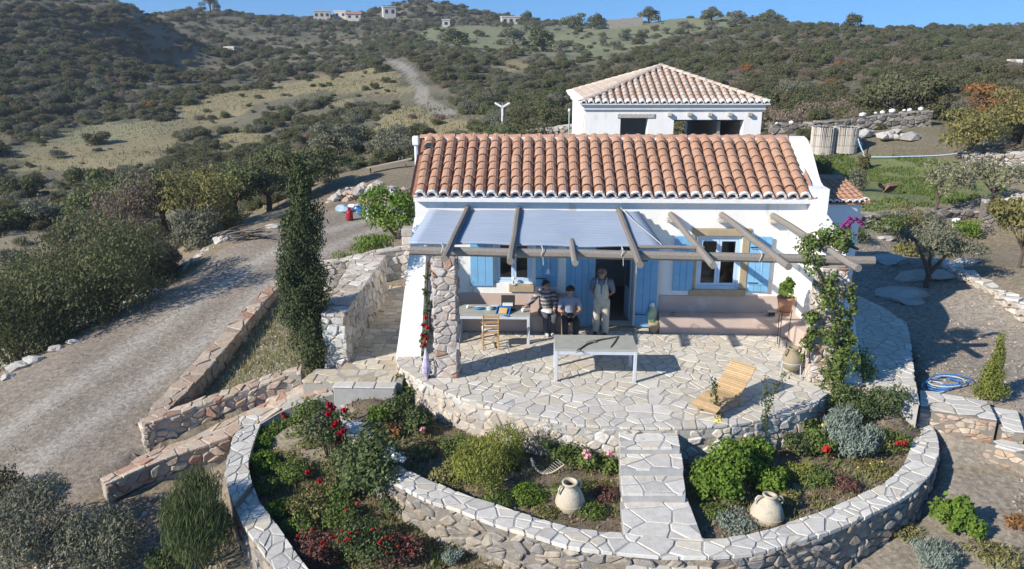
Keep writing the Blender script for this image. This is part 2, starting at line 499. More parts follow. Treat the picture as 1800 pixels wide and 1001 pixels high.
# window glass: clear pane with mirror sheen by angle
def glass_mat():
    m, nt, new, ln = _nodes('window_glass')
    out = new('ShaderNodeOutputMaterial')
    fr = new('ShaderNodeFresnel'); fr.inputs[0].default_value = 1.5
    t = new('ShaderNodeBsdfTransparent'); t.inputs[0].default_value = (0.72, 0.76, 0.76, 1)
    g = new('ShaderNodeBsdfGlossy'); g.inputs['Roughness'].default_value = 0.02
    ms = new('ShaderNodeMixShader')
    ln(fr.outputs[0], ms.inputs[0]); ln(t.outputs[0], ms.inputs[1]); ln(g.outputs[0], ms.inputs[2]); ln(ms.outputs[0], out.inputs[0])
    return m
M['glass'] = glass_mat()


def stripe_mat():
    m, nt, new, ln = _nodes('striped_jersey')
    out = new('ShaderNodeOutputMaterial')
    b = new('ShaderNodeBsdfPrincipled'); b.inputs['Roughness'].default_value = 0.95
    tc = new('ShaderNodeTexCoord')
    w = new('ShaderNodeTexWave'); w.bands_direction = 'Z'
    w.inputs['Scale'].default_value = 3.1; w.inputs['Distortion'].default_value = 0.5
    r = new('ShaderNodeValToRGB'); r.color_ramp.interpolation = 'CONSTANT'
    r.color_ramp.elements[0].color = (0.11, 0.095, 0.10, 1)
    r.color_ramp.elements[1].position = 0.62; r.color_ramp.elements[1].color = (0.40, 0.38, 0.37, 1)
    ln(tc.outputs['Object'], w.inputs[0]); ln(w.outputs[0], r.inputs[0]); ln(r.outputs[0], b.inputs['Base Color']); ln(b.outputs[0], out.inputs[0])
    return m
M['stripe'] = stripe_mat()

L_ = {}
L_['oak'] = leaf_mat('evergreen_oak_leaf', (0.072, 0.088, 0.042), (0.115, 0.128, 0.066), 0.25, 0.3, (0.118, 0.112, 0.068))
L_['lentisk'] = leaf_mat('lentisk_leaf', (0.086, 0.112, 0.050), (0.135, 0.156, 0.078), 0.25, 0.3, (0.125, 0.13, 0.075))
L_['heather'] = leaf_mat('dry_heather_leaf', (0.195, 0.165, 0.130), (0.26, 0.225, 0.18), 0.25, 0.25, (0.175, 0.142, 0.112))
L_['olive'] = leaf_mat('olive_leaf', (0.12, 0.135, 0.092), (0.19, 0.20, 0.15), 0.25, 0.3, (0.16, 0.165, 0.125))
L_['dry'] = leaf_mat('dry_grass_leaf', (0.27, 0.225, 0.115), (0.36, 0.305, 0.17), 0.25, 0.25)
L_['rust'] = leaf_mat('rusty_autumn_leaf', (0.19, 0.10, 0.045), (0.25, 0.145, 0.065), 0.25, 0.3)
L_['autumn'] = leaf_mat('yellow_autumn_leaf', (0.15, 0.155, 0.06), (0.235, 0.215, 0.09), 0.3, 0.3)
L_['bright'] = leaf_mat('bright_green_leaf', (0.085, 0.155, 0.028), (0.15, 0.225, 0.045), 0.3, 0.3)
L_['green'] = leaf_mat('garden_green_leaf', (0.082, 0.128, 0.036), (0.135, 0.180, 0.058), 0.25, 0.35)
L_['rose'] = leaf_mat('dark_rose_leaf', (0.058, 0.090, 0.038), (0.108, 0.132, 0.062), 0.2, 0.4)
L_['silver'] = leaf_mat('silver_lavender_leaf', (0.20, 0.245, 0.195), (0.30, 0.345, 0.285), 0.2, 0.2)
L_['yelgreen'] = leaf_mat('yellow_green_needle', (0.15, 0.175, 0.04), (0.23, 0.25, 0.07), 0.25, 0.3)
L_['cypress'] = leaf_mat('cypress_leaf', (0.044, 0.062, 0.032), (0.080, 0.098, 0.050), 0.15, 0.35)
L_['thuja'] = leaf_mat('young_conifer_leaf', (0.12, 0.15, 0.035), (0.18, 0.20, 0.055), 0.2, 0.3)
L_['purple'] = leaf_mat('purple_brown_leaf', (0.12, 0.065, 0.055), (0.18, 0.10, 0.085), 0.2, 0.3)
L_['weed'] = leaf_mat('short_weed_leaf', (0.13, 0.15, 0.055), (0.26, 0.235, 0.11), 0.25, 0.3)
L_['grassgreen'] = leaf_mat('field_grass_leaf', (0.09, 0.145, 0.04), (0.145, 0.19, 0.06), 0.3, 0.3)
L_['litter'] = leaf_mat('dead_leaf_litter', (0.26, 0.20, 0.13), (0.16, 0.115, 0.075), 0.1, 0.4)
L_['redpetal'] = leaf_mat('red_petal', (0.36, 0.022, 0.02), (0.48, 0.05, 0.035), 0.25, 0.2)
L_['darkred'] = leaf_mat('dark_red_petal', (0.30, 0.006, 0.022), (0.42, 0.012, 0.04), 0.2, 0.2)
L_['white'] = leaf_mat('white_petal', (0.80, 0.80, 0.74), (0.85, 0.85, 0.82), 0.2, 0.08)
L_['pinkpetal'] = leaf_mat('pink_petal', (0.70, 0.33, 0.38), (0.78, 0.45, 0.46), 0.25, 0.15)
L_['yellowpetal'] = leaf_mat('yellow_petal', (0.80, 0.66, 0.03), (0.85, 0.74, 0.08), 0.25, 0.12)
L_['vine'] = leaf_mat('pale_vine_leaf', (0.20, 0.195, 0.11), (0.31, 0.30, 0.20), 0.25, 0.25)
L_['magenta'] = leaf_mat('magenta_bract', (0.20, 0.035, 0.17), (0.28, 0.06, 0.23), 0.3, 0.2)
L_['greytwig'] = leaf_mat('grey_twig', (0.26, 0.245, 0.22), (0.36, 0.34, 0.31), 0.05, 0.25)


# ------------------------------------------------------------------ stones: irregular polygons fitted edge to edge
def clip(poly, nx, ny, c):
    """keep the part of a polygon where nx*x + ny*y <= c"""
    out = []
    n = len(poly)
    for i in range(n):
        a, b = poly[i], poly[(i + 1) % n]
        da, db = nx * a[0] + ny * a[1] - c, nx * b[0] + ny * b[1] - c
        if da <= 0: out.append(a)
        if da * db < 0:
            t = da / (da - db)
            out.append((a[0] + (b[0] - a[0]) * t, a[1] + (b[1] - a[1]) * t))
    return out


def area(p):
    return 0.5 * sum(p[i][0] * p[(i + 1) % len(p)][1] - p[(i + 1) % len(p)][0] * p[i][1] for i in range(len(p)))


def crazy(bounds, size, gap, seed, flat=1.0, jit=0.5, drop=0.1, round_=False, course=False):
    """polygons that fill the convex polygon 'bounds'; flat > 1 gives stones wider than high; course keeps them in rows"""
    rng = random.Random(seed)
    k = flat
    B = [(x, y * k) for x, y in bounds]
    if area(B) < 0: B = B[::-1]
    x0, x1 = min(p[0] for p in B), max(p[0] for p in B)
    y0, y1 = min(p[1] for p in B), max(p[1] for p in B)
    pts = []
    nr = max(1, round((y1 - y0) / size))
    nc = max(1, round((x1 - x0) / size))
    dy, dx = (y1 - y0) / nr, (x1 - x0) / nc
    for r in range(-1, nr + 1):
        for c in range(-1, nc + 1):
            if rng.random() < drop: continue
            jx = rng.uniform(-jit, jit) * dx
            jy = 0 if course else rng.uniform(-jit, jit) * dy
            pts.append((x0 + (c + 0.5 + 0.5 * (r % 2)) * dx + jx - 0.25 * dx, y0 + (r + 0.5) * dy + jy))
    A = np.array(pts)
    res = []
    for i, (px, py) in enumerate(pts):
        d = np.hypot(A[:, 0] - px, A[:, 1] - py)
        poly = list(B)
        for j in np.argsort(d)[1:26]:
            qx, qy = pts[j]
            L = d[j]
            if L < 1e-6: continue
            nx, ny = (qx - px) / L, (qy - py) / L
            poly = clip(poly, nx, ny, nx * px + ny * py + L / 2 - gap / 2)
            if len(poly) < 3: break
        if len(poly) < 3 or abs(area(poly)) < 0.12 * size * size: continue
        q = []                                            # drop slivers of edges
        for a in poly:
            if not q or math.hypot(a[0] - q[-1][0], a[1] - q[-1][1]) > 0.1 * size: q.append(a)
        if len(q) > 2 and math.hypot(q[0][0] - q[-1][0], q[0][1] - q[-1][1]) < 0.1 * size: q.pop()
        if len(q) < 3: continue
        if round_:
            r = []
            for a, b in zip(q, q[1:] + q[:1]):
                for t in (0.13, 0.87):
                    r.append((a[0] + (b[0] - a[0]) * t, a[1] + (b[1] - a[1]) * t))
            q = r
        res.append([(x, y / k) for x, y in q])
    return res


def stone_vf(poly, f, top, depth, bev, rng, rough=0.004):
    """a stone over the polygon poly (u, v); f(u, v) -> point, normal"""
    n = len(poly)
    cx, cy = sum(p[0] for p in poly) / n, sum(p[1] for p in poly) / n
    rad = math.sqrt(abs(area(poly)) / math.pi)
    s = max(0.4, 1 - bev / rad)
    gx, gy = rng.uniform(-1, 1) * rough / rad, rng.uniform(-1, 1) * rough / rad
    V = []
    for (u, v), h in [(p, -depth) for p in poly] + [(p, top - bev * 0.7) for p in poly] + [((cx + (p[0] - cx) * s, cy + (p[1] - cy) * s), top) for p in poly]:
        P, N = f(u, v)
        if h > -depth: h += gx * (u - cx) + gy * (v - cy)
        V.append(P + N * h)
    Fc = [tuple(range(2 * n, 3 * n))]
    for k in (0, n):
        for i in range(n):
            j = (i + 1) % n
            Fc.append((k + i, k + j, k + n + j, k + n + i))
    if n <= 2: return None
    a, b, c = (np.array(V[2 * n + i]) for i in (0, 1, 2))
    P, N = f(cx, cy)
    c3 = np.array(V[2 * n:]).mean(0)
    nrm = np.zeros(3)
    for i in range(n):
        nrm += np.cross(np.array(V[2 * n + i]) - c3, np.array(V[2 * n + (i + 1) % n]) - c3)
    if nrm @ np.array(N) < 0: Fc = [q[::-1] for q in Fc]
    return V, Fc


def lay(polys, f, top, depth, bev, seed, name, material, parent, limit=300, rest=None, rough=0.004, budget=None):
    """lay stones as single parts (the largest in view first); past the limit they are joined into one part"""
    rng = random.Random(seed)
    items = []
    for p in polys:
        t = top + rng.uniform(-1, 1) * rough * 1.5
        vf = stone_vf(p, f, t, depth, bev, rng, rough)
        if vf is None: continue
        q = proj(np.array(vf[0][2 * len(p):]))
        items.append((abs(area([tuple(a) for a in q])), vf))
    items.sort(key=lambda a: -a[0])
    left = budget.get('n', limit) if budget is not None else limit
    one, many = items[:left], items[left:]
    for _, vf in one:
        obj(name, vf, material, parent)
    if budget is not None: budget['n'] = left - len(one)
    if many:
        o = obj(rest or 'small_' + name + 's', join(*[v for _, v in many]), material, parent)
        o['kind'] = 'stuff'


class Poly3:
    """polyline with arc length"""
    def __init__(s, pts):
        s.p = np.array(pts, float)
        d = np.hypot(*(np.diff(s.p[:, :2], axis=0).T))
        s.t = np.concatenate([[0], np.cumsum(d)])
        s.L = s.t[-1]

    def at(s, t):
        t = min(max(t, 0), s.L)
        return np.array([np.interp(t, s.t, s.p[:, k]) for k in range(3)])

    def tan(s, t):
        a, b = s.at(t - 0.15), s.at(t + 0.15)
        d = b - a
        d[2] = 0
        return d / (np.linalg.norm(d) + 1e-9)


def smooth_line(pts, n=60):
    """Catmull-Rom resample"""
    p = np.array(pts, float)
    p = np.vstack([2 * p[0] - p[1], p, 2 * p[-1] - p[-2]])
    m = len(pts) - 1
    out = []
    for i in range(n):
        u = i / (n - 1) * m
        k = min(int(u), m - 1)
        t = u - k
        a, b, c, d = p[k], p[k + 1], p[k + 2], p[k + 3]
        out.append(0.5 * (2 * b + (c - a) * t + (2 * a - 5 * b + 4 * c - d) * t * t + (3 * b - a - 3 * c + d) * t ** 3))
    return np.array(out)


def strip_map(A, B):
    """(u, v) on the band between polylines A and B: u metres along, v metres across"""
    PA, PB = Poly3(A), Poly3(B)
    Lm = (PA.L + PB.L) / 2
    W = np.mean([np.linalg.norm(PA.at(t * PA.L) - PB.at(t * PB.L)) for t in np.linspace(0, 1, 9)])
    def f(u, v):
        t = u / Lm
        a, b = PA.at(t * PA.L), PB.at(t * PB.L)
        return a + (b - a) * (v / W), np.array([0, 0, 1.0])
    return f, Lm, W


def face_map(A, side, zbot):
    """(u, v) on the upright face below polyline A: u along, v down from the top; side +1 = left of travel"""
    PA = Poly3(A)
    def f(u, v):
        a = PA.at(u)
        t = PA.tan(u)
        n = np.array([-t[1], t[0], 0]) * side
        zb = zbot(a) if callable(zbot) else zbot
        zt = a[2]
        return np.array([a[0], a[1], zt - v]), n
    return f, PA.L


def wall_core(A, B, zbot, inset=0.03, drop=0.02, n=70):
    """solid mortar body between polylines A (left) and B (right)"""
    PA, PB = Poly3(A), Poly3(B)
    V, Fc = [], []
    for i in range(n):
        t = i / (n - 1)
        a, b = PA.at(t * PA.L), PB.at(t * PB.L)
        d = (b - a) / (np.linalg.norm(b - a) + 1e-9)
        a2, b2 = a + d * inset, b - d * inset
        za, zb = (zbot(a), zbot(b)) if callable(zbot) else (zbot, zbot)
        V += [(a2[0], a2[1], za), (a2[0], a2[1], a[2] - drop), (b2[0], b2[1], b[2] - drop), (b2[0], b2[1], zb)]
    for i in range(n - 1):
        k = 4 * i
        Fc += [(k, k + 4, k + 5, k + 1), (k + 1, k + 5, k + 6, k + 2), (k + 2, k + 6, k + 7, k + 3)]
    Fc += [(0, 1, 2, 3), (4 * n - 1, 4 * n - 2, 4 * n - 3, 4 * n - 4)]
    return V, Fc


def rect(L, W, x0=0.0, y0=0.0):
    return [(x0, y0), (L, y0), (L, W), (x0, W)]


def in_poly(x, y, poly):
    x, y = np.asarray(x), np.asarray(y)
    r = np.zeros(x.shape, bool)
    n = len(poly)
    for i in range(n):
        (ax, ay), (bx, by) = poly[i][:2], poly[(i + 1) % n][:2]
        if ay == by: continue
        c = ((ay > y) != (by > y)) & (x < (bx - ax) * (y - ay) / (by - ay) + ax)
        r ^= c
    return r

# ------------------------------------------------------------------ terrain
near = [(-10.1, 14.7, -1.35), (-8.4, 14.0, -1.45), (-8.6, 15.2, -1.25), (-12, 12, -1.9), (-14.4, 19.2, -1.5), (-8.85, 23.8, -.38), (-7.4, 29.4, 0), (-12.2, 23, -.75),
        (-11.8, 29, -.25), (-10.5, 19, -.95), (-7, 27, -.1), (-17, 19, -3.0), (-22, 20, -4.6), (-16, 24, -2.6), (-20, 28, -4.0), (-15, 30, -1.4), (-17, 36, -2.2), (-26, 30, -5.5),
        (-7, 19, -.75), (-6.2, 17.6, -.6), (-7.4, 16.6, -1.0), (-6.5, 21, -.55), (-5, 16, -.5), (-6.7, 15.1, -1.0), (-7.1, 13.3, -1.8), (-5.5, 11.5, -2.0), (-8.5, 11.5, -2.2),
        (-5, 9.5, -2.15), (-2, 9.5, -1.85), (1.5, 9.2, -1.75), (4, 9.3, -1.65), (6.5, 10.5, -1.5), (8.5, 12.5, -1.15), (9.5, 14, -.95), (8.2, 14.9, -.8), (2, 12.5, -1.6), (-1, 13.5, -1.6),
        (5, 13, -1.5), (2, 16, -1.2), (2, 20, -.6), (9.82, 16, -.4), (11, 18, -.3), (12, 23.4, -.12), (9.9, 21, -.33), (12.5, 16, -.4), (12.9, 20, -.2), (9.8, 24, -.15), (14, 22, .22),
        (15, 20, .25), (16, 25, .3), (13.8, 24.5, .2), (14.5, 30, .12), (14.7, 31, .85), (12, 31.2, .85), (15.2, 34, .92), (15.3, 41, 1.5), (20, 34, 1.05), (11, 26, .1), (12, 28.5, .15),
        (18, 29, .3), (20, 31, .95), (5, 33, 1.2), (5, 28, .5), (0, 26, .2), (-3, 24, -.1), (-4.3, 22.7, -.25), (-2, 31, .6), (-8, 35.5, .2), (-5.8, 31.6, .08), (12, 11, -1.2), (15, 15, -.5),
        (0, 4, -2.4), (-8, 5, -3.2), (8, 5, -1.8), (20, 20, .4), (24, 28, 1.0), (26, 40, 1.8), (10, 40, 1.5), (3, 40, 1.6), (-14, 8, -3.0), (-4, 40, .6), (18, 8, -1.4), (25, 12, .2)]
far = [(0, 420, 45), (0, 330, 75), (0, 250, 102), (0, 190, 118), (0, 120, 138), (0, 40, 165), (0, -12, 185),
       (120, 380, 50), (120, 300, 80), (120, 200, 118), (120, 100, 150), (120, 4, 190),
       (230, 120, 152), (230, 40, 178), (215, 8, 190), (285, 120, 172), (285, 70, 215), (285, 30, 262),
       (250, 420, 36), (250, 330, 62), (250, 270, 86), (250, 200, 112), (250, 160, 132), (370, 28, 290), (370, 90, 195), (370, 140, 150), (370, 220, 98), (370, 290, 66),
       (500, 330, 46), (500, 270, 68), (500, 220, 92), (500, 150, 130), (500, 90, 180), (500, 34, 300), (600, 34, 310), (600, 90, 190), (600, 240, 72),
       (720, 300, 42), (720, 250, 56), (720, 200, 76), (720, 150, 102), (720, 110, 130), (720, 60, 200), (725, 8, 300), (790, 195, 70), (690, 108, 134), (690, 26, 296),
       (810, 30, 280), (900, 230, 52), (900, 180, 80), (900, 130, 115), (900, 90, 155), (900, 42, 260), (1000, 46, 250), (1000, 90, 150), (1000, 75, 180),
       (1100, 150, 95), (1100, 100, 132), (1100, 70, 175), (1100, 46, 232), (1200, 38, 228), (1200, 62, 178), (1300, 200, 62), (1300, 120, 104), (1300, 60, 165), (1300, 34, 214), (1400, 50, 200), (1400, 90, 128),
       (1500, 215, 52), (1500, 150, 80), (1500, 100, 112), (1500, 56, 172), (1600, 62, 220), (1650, 110, 120), (1650, 180, 70), (1700, 64, 240), (1800, 250, 46), (1800, 150, 80), (1800, 100, 118), (1800, 54, 230),
       (2000, 200, 60), (2000, 100, 110), (2000, 60, 200), (-250, 380, 55), (-250, 250, 100), (-250, 150, 130), (-250, 0, 180), (-500, 100, 150), (2300, 80, 150)]
ctl = [list(p) for p in near]
for px, py, dist in far:
    d = ray(px, py)
    t = dist / math.hypot(d[0], d[1])
    ctl.append(list(CAM + d * t))
# beyond the skyline the land falls away
for px, py, dist in [(-300, 0, 260), (0, -12, 260), (120, 4, 262), (240, 18, 360), (370, 28, 380), (600, 34, 400), (725, 8, 390), (900, 42, 360), (1100, 46, 330), (1300, 34, 310), (1500, 56, 290), (1700, 64, 330), (1900, 60, 320), (2200, 60, 300)]:
    d = ray(px, py)
    q = CAM + d * (dist / math.hypot(d[0], d[1]))
    q[2] -= 9
    ctl.append(list(q))
ctl += [[-300, 420, -20], [0, 480, -10], [300, 420, -10], [-300, 100, -10], [300, 80, 5], [-80, -30, -10], [60, -30, -4], [0, -30, -5]]
K = np.array(ctl)
SC = 40.0


def _phi(r2):
    return np.where(r2 > 1e-12, 0.5 * r2 * np.log(np.maximum(r2, 1e-12)), 0)


def _fit():
    n = len(K)
    P = K[:, :2] / SC
    r2 = ((P[:, None] - P[None]) ** 2).sum(-1)
    A = np.zeros((n + 3, n + 3))
    A[:n, :n] = _phi(r2)
    dd = np.hypot(K[:, 0], K[:, 1])
    A[:n, :n] += np.diag(np.where(dd < 48, 1e-5, 2e-3))
    A[:n, n] = 1
    A[:n, n + 1:] = P
    A[n, :n] = 1
    A[n + 1:, :n] = P.T
    return np.linalg.solve(A, np.concatenate([K[:, 2], np.zeros(3)]))


_W = _fit()


def base_h(x, y):
    x, y = np.asarray(x, float), np.asarray(y, float)
    sh = x.shape
    X = np.stack([x.ravel(), y.ravel()], -1) / SC
    P = K[:, :2] / SC
    out = np.empty(len(X))
    for i in range(0, len(X), 20000):
        r2 = ((X[i:i + 20000, None] - P[None]) ** 2).sum(-1)
        out[i:i + 20000] = _phi(r2) @ _W[:-3] + _W[-3] + X[i:i + 20000] @ _W[-2:]
    return out.reshape(sh)


def vnoise(x, y, s, seed=0):
    """smooth value noise, vectorised"""
    x, y = np.asarray(x) / s + seed * 17.3, np.asarray(y) / s - seed * 9.1
    xi, yi = np.floor(x), np.floor(y)
    fx, fy = x - xi, y - yi
    fx, fy = fx * fx * (3 - 2 * fx), fy * fy * (3 - 2 * fy)
    def h(a, b):
        v = np.sin(a * 127.1 + b * 311.7 + seed * 74.7) * 43758.5453
        return v - np.floor(v)
    return (h(xi, yi) * (1 - fx) + h(xi + 1, yi) * fx) * (1 - fy) + (h(xi, yi + 1) * (1 - fx) + h(xi + 1, yi + 1) * fx) * fy


def fbm(x, y, s, seed=0, o=4):
    return sum(vnoise(x, y, s / 2 ** i, seed + i) * 0.5 ** i for i in range(o)) / sum(0.5 ** i for i in range(o))


# outline of the curved garden wall, surveyed on its cap
CZ = -0.6
u_in = [(627, 698), (643, 738), (658, 772), (681, 795), (711, 824), (761, 845), (810, 867), (848, 879), (928, 904), (992, 923.6), (1040, 931.6), (1096, 936), (1180, 945), (1280, 943.6),
        (1326, 936), (1375, 921), (1440, 900), (1493, 877), (1546.5, 852), (1581, 825.6), (1598, 795), (1602, 765), (1594, 738), (1577, 715)]
u_out = [(589, 694), (600, 740), (618, 783), (660, 825), (711, 858), (761, 882.6), (800, 893), (864, 919), (944, 943), (1008, 962), (1088, 971), (1168, 978), (1249, 978), (1320, 973),
         (1356, 964.5), (1432, 943.6), (1493, 920.7), (1546.5, 896), (1596, 871), (1630, 841), (1647, 810), (1651, 784), (1642, 749), (1619, 715)]
U_IN = smooth_line([at(*p, CZ) for p in u_in], 120)
U_OUT = smooth_line([at(*p, CZ) for p in u_out], 120)
U_AREA = [tuple(p[:2]) for p in U_OUT] + [(9.5, 19.0), (-3.2, 19.0)]
t_edge = [(696, 634), (702, 645), (718, 657), (753, 677), (799, 695), (848, 712), (900, 727), (928, 733), (1008, 745.5), (1088, 751), (1185, 752), (1255, 749), (1280, 747.5), (1318, 742), (1375, 730), (1420, 720), (1438, 708), (1446, 698)]
T_EDGE = smooth_line([at(*p, 0) for p in t_edge] + [np.array([6.55, 15.55, 0]), np.array([7.2, 15.86, 0])], 66)


def height(x, y, detail=True):
    x, y = np.asarray(x, float), np.asarray(y, float)
    z = base_h(x, y)
    d = np.hypot(x, y)
    if detail:
        far_w = np.clip((d - 38) / 60, 0, 1)
        z = z + far_w * (fbm(x, y, 26, 3) - 0.5) * 3.2
        z = z + np.clip((d - 25) / 20, 0, 1) * (fbm(x, y, 6, 8) - 0.5) * 0.5
        z = z + (fbm(x, y, 1.7, 11, 3) - 0.5) * 0.12
        # old terraces: low steps along the contour on the middle slopes
    return z


def ground_hit(px, py, far_=420):
    d = ray(px, py)
    t = np.concatenate([np.linspace(8, 60, 400), np.linspace(60, far_, 700)])
    p = CAM + d * t[:, None]
    h = base_h(p[:, 0], p[:, 1])
    k = np.argmax(p[:, 2] < h)
    if k == 0: k = len(t) - 1
    return p[k]


def gpoly(pts):
    return [tuple(ground_hit(*p)[:2]) for p in pts]


# ground zones (world outlines surveyed from the photo)
ROAD = [(-9.0, 13.2), (-7.9, 14.6), (-8.3, 15.6), (-8.1, 20), (-7.9, 24.4), (-6.0, 26.5), (-4.6, 28.6), (-4.8, 31.5), (-7.2, 33.5), (-9.2, 33), (-10.4, 30.5), (-11.9, 27), (-13.2, 23), (-14.6, 19), (-16.5, 14), (-18, 9), (-11, 8.5), (-9.4, 11)]
MEADOW = gpoly([(1425, 273), (1500, 273), (1580, 276), (1660, 284), (1760, 300), (1770, 340), (1640, 366), (1480, 374), (1430, 350)])
HILL_TRACK = gpoly([(672, 106), (700, 105), (735, 132), (760, 165), (800, 192), (815, 200), (770, 203), (738, 178), (728, 150), (708, 128)])
YELLOW = [gpoly(p) for p in [
    [(0, 290), (60, 262), (150, 262), (210, 285), (205, 305), (120, 300), (60, 300)],
    [(190, 255), (270, 232), (330, 240), (240, 290), (195, 288)],
    [(60, 262), (120, 235), (200, 215), (330, 228), (300, 240), (180, 262)],
    [(300, 205), (390, 170), (480, 150), (560, 160), (450, 185), (380, 225), (320, 235)],
    [(480, 150), (640, 118), (690, 125), (720, 160), (650, 165), (560, 160)],
    [(560, 190), (640, 180), (620, 178), (590, 172)],
    [(640, 235), (700, 205), (770, 200), (840, 215), (860, 235), (745, 240), (700, 245)],
    [(380, 240), (450, 225), (500, 230), (480, 245), (400, 258)],
    [(700, 175), (730, 190), (760, 215), (690, 225), (660, 215)],
    [(880, 105), (930, 110), (925, 125), (885, 122)]]]
GREENTERR = [gpoly(p) for p in [[(740, 64), (760, 46), (900, 44), (940, 50), (1060, 44), (1150, 40), (1300, 36), (1350, 42), (1200, 62), (1120, 84), (1060, 104), (940, 100), (850, 92), (770, 76)]]]


def axis_pts(lo, hi, step, a, b, g):
    m = list(np.arange(lo, hi + 1e-6, step))
    s, x, r = step, hi, []
    while x < b:
        s *= g; x += s; r.append(x)
    s, x, l = step, lo, []
    while x > a:
        s *= g; x -= s; l.append(x)
    return np.array(l[::-1] + m + r)


gx = axis_pts(-19, 19, 0.25, -330, 330, 1.035)
gy = axis_pts(7, 42, 0.25, -25, 480, 1.03)
GX, GY = np.meshgrid(gx, gy)
GZ = height(GX, GY)
inside = in_poly(GX, GY, U_AREA)
house_in = in_poly(GX, GY, [(-4.4, 15.7), (-3, 15.5), (9, 15.2), (9.6, 20), (8.4, 24), (-4.4, 23)])
GZ = np.where(inside, np.minimum(GZ, -1.45), GZ)
GZ = np.where(house_in, np.minimum(GZ, -0.45), GZ)
rd = in_poly(GX, GY, ROAD)
ramp_in = in_poly(GX, GY, [(-8.75, 13.75), (-8.35, 14.7), (-7.0, 15.5), (-6.0, 16.2), (-5.1, 16.6), (-4.2, 15.9), (-5.6, 14.9), (-7.2, 14.1)])
GZ = np.where(ramp_in, np.minimum(GZ, -1.62), GZ)
# two shallow wheel ruts along the drive
nxg, nyg = len(gx), len(gy)


def blend(c, w, col):
    return c * (1 - w[..., None]) + np.array(col) * w[..., None]


n1 = fbm(GX, GY, 3.5, 21)
n2 = fbm(GX, GY, 14, 33)
n3 = fbm(GX, GY, 1.2, 45, 3)
DIST = np.hypot(GX, GY)
colr = np.zeros(GX.shape + (3,)) + np.array([0.235, 0.19, 0.128])
colr = blend(colr, np.clip((n1 - 0.42) * 4, 0, 1) * 0.7, (0.30, 0.255, 0.185))
colr = blend(colr, np.clip((n2 - 0.5) * 5, 0, 1) * np.clip((DIST - 30) / 20, 0, 1) * 0.8, (0.20, 0.185, 0.10))
farw = np.clip((DIST - 36) / 24, 0, 1)
colr = blend(colr, farw * 0.75, (0.135, 0.122, 0.085))
colr = blend(colr, farw * np.clip((n3 - .48) * 5, 0, 1) * .6, (0.20, 0.185, 0.12))
colr = blend(colr, farw * np.clip((fbm(GX, GY, 5, 29) - .5) * 6, 0, 1) * .7, (0.085, 0.09, 0.055))


def soft(poly, wob=0.8):
    """mask of an outline with a ragged edge"""
    ox, oy = (fbm(GX, GY, 4, 51) - 0.5) * wob * 4, (fbm(GX, GY, 4, 67) - 0.5) * wob * 4
    return in_poly(GX + ox, GY + oy, poly).astype(float)


for i, p in enumerate(YELLOW):
    colr = blend(colr, soft(p, 1.3) * (0.70 + 0.3 * n3), (0.29, 0.245, 0.135) if i != 2 else (0.25, 0.235, 0.14))
for p in GREENTERR:
    colr = blend(colr, soft(p, 1.5) * (0.55 + 0.45 * n3), (0.22, 0.235, 0.125))
mead = soft(MEADOW, 0.3)
colr = blend(colr, mead * 0.85, (0.165, 0.195, 0.075))
roadm = np.clip((sum(soft(ROAD, w_) for w_ in (.08, .16, .24, .32)) / 4), 0, 1)
gravel = np.array([0.275, 0.23, 0.18])
colr = blend(colr, roadm, gravel)
# compacted paler wheel tracks, browner verge and crown
def track(offx):
    xs = np.array([-13.6, -12.4, -11.6, -10.6, -10.0, -9.4, -8.2, -6.6]) + offx
    ys = np.array([9, 13, 16, 20, 23, 26, 29, 31.5])
    cx = np.interp(GY, ys, xs)
    return np.exp(-((GX - cx) / 0.42) ** 2)
trk = np.clip(track(-.2) + track(1.55), 0, 1)
colr = blend(colr, roadm * trk * 0.85, (0.40, 0.36, 0.305))
colr = blend(colr, roadm * np.clip((n1 - 0.45) * 3, 0, 1) * (1 - trk) * 0.6, (0.225, 0.18, 0.138))
verge = roadm * np.clip((-11.9 + (GY - 20) * -0.02 - GX - (26 - np.minimum(GY, 26)) * 0.30) / 1.0, 0, 1)
colr = blend(colr, verge * 0.75, (0.19, 0.15, 0.112))
colr = blend(colr, verge * np.clip((n2 - 0.45) * 5, 0, 1) * 0.5, (0.16, 0.17, 0.075))
track_m = soft(HILL_TRACK, 0.25)
colr = blend(colr, track_m * .85, (0.32, 0.29, 0.245))
bank = in_poly(GX, GY, [(-8.2, 15.6), (-7.9, 24), (-5.2, 24), (-5.0, 16.2)]).astype(float)
colr = blend(colr, bank * 0.7, (0.27, 0.24, 0.155))
colr = blend(colr, bank * np.clip((n3 - 0.5) * 5, 0, 1) * 0.6, (0.19, 0.20, 0.10))
ryard = ((GX > 8) & (GX < 13.2) & (GY > 14) & (GY < 30)).astype(float)
colr = blend(colr, ryard * (0.45 + 0.5 * n1), (0.345, 0.30, 0.245))
colr = blend(colr, ryard * np.clip((fbm(GX, GY, 2.4, 71) - 0.56) * 7, 0, 1) * 0.7, (0.15, 0.165, 0.07))
colr = blend(colr, np.clip(1 - np.hypot((GX - 10.9) / 1.1, (GY - 19.3) / 1.4), 0, 1) ** 0.5 * 0.6, (0.36, 0.25, 0.17))
front = ((GY < 14) & (GX > 4)).astype(float)
colr = blend(colr, front * 0.5 * (n1 > 0.5), (0.33, 0.29, 0.24))


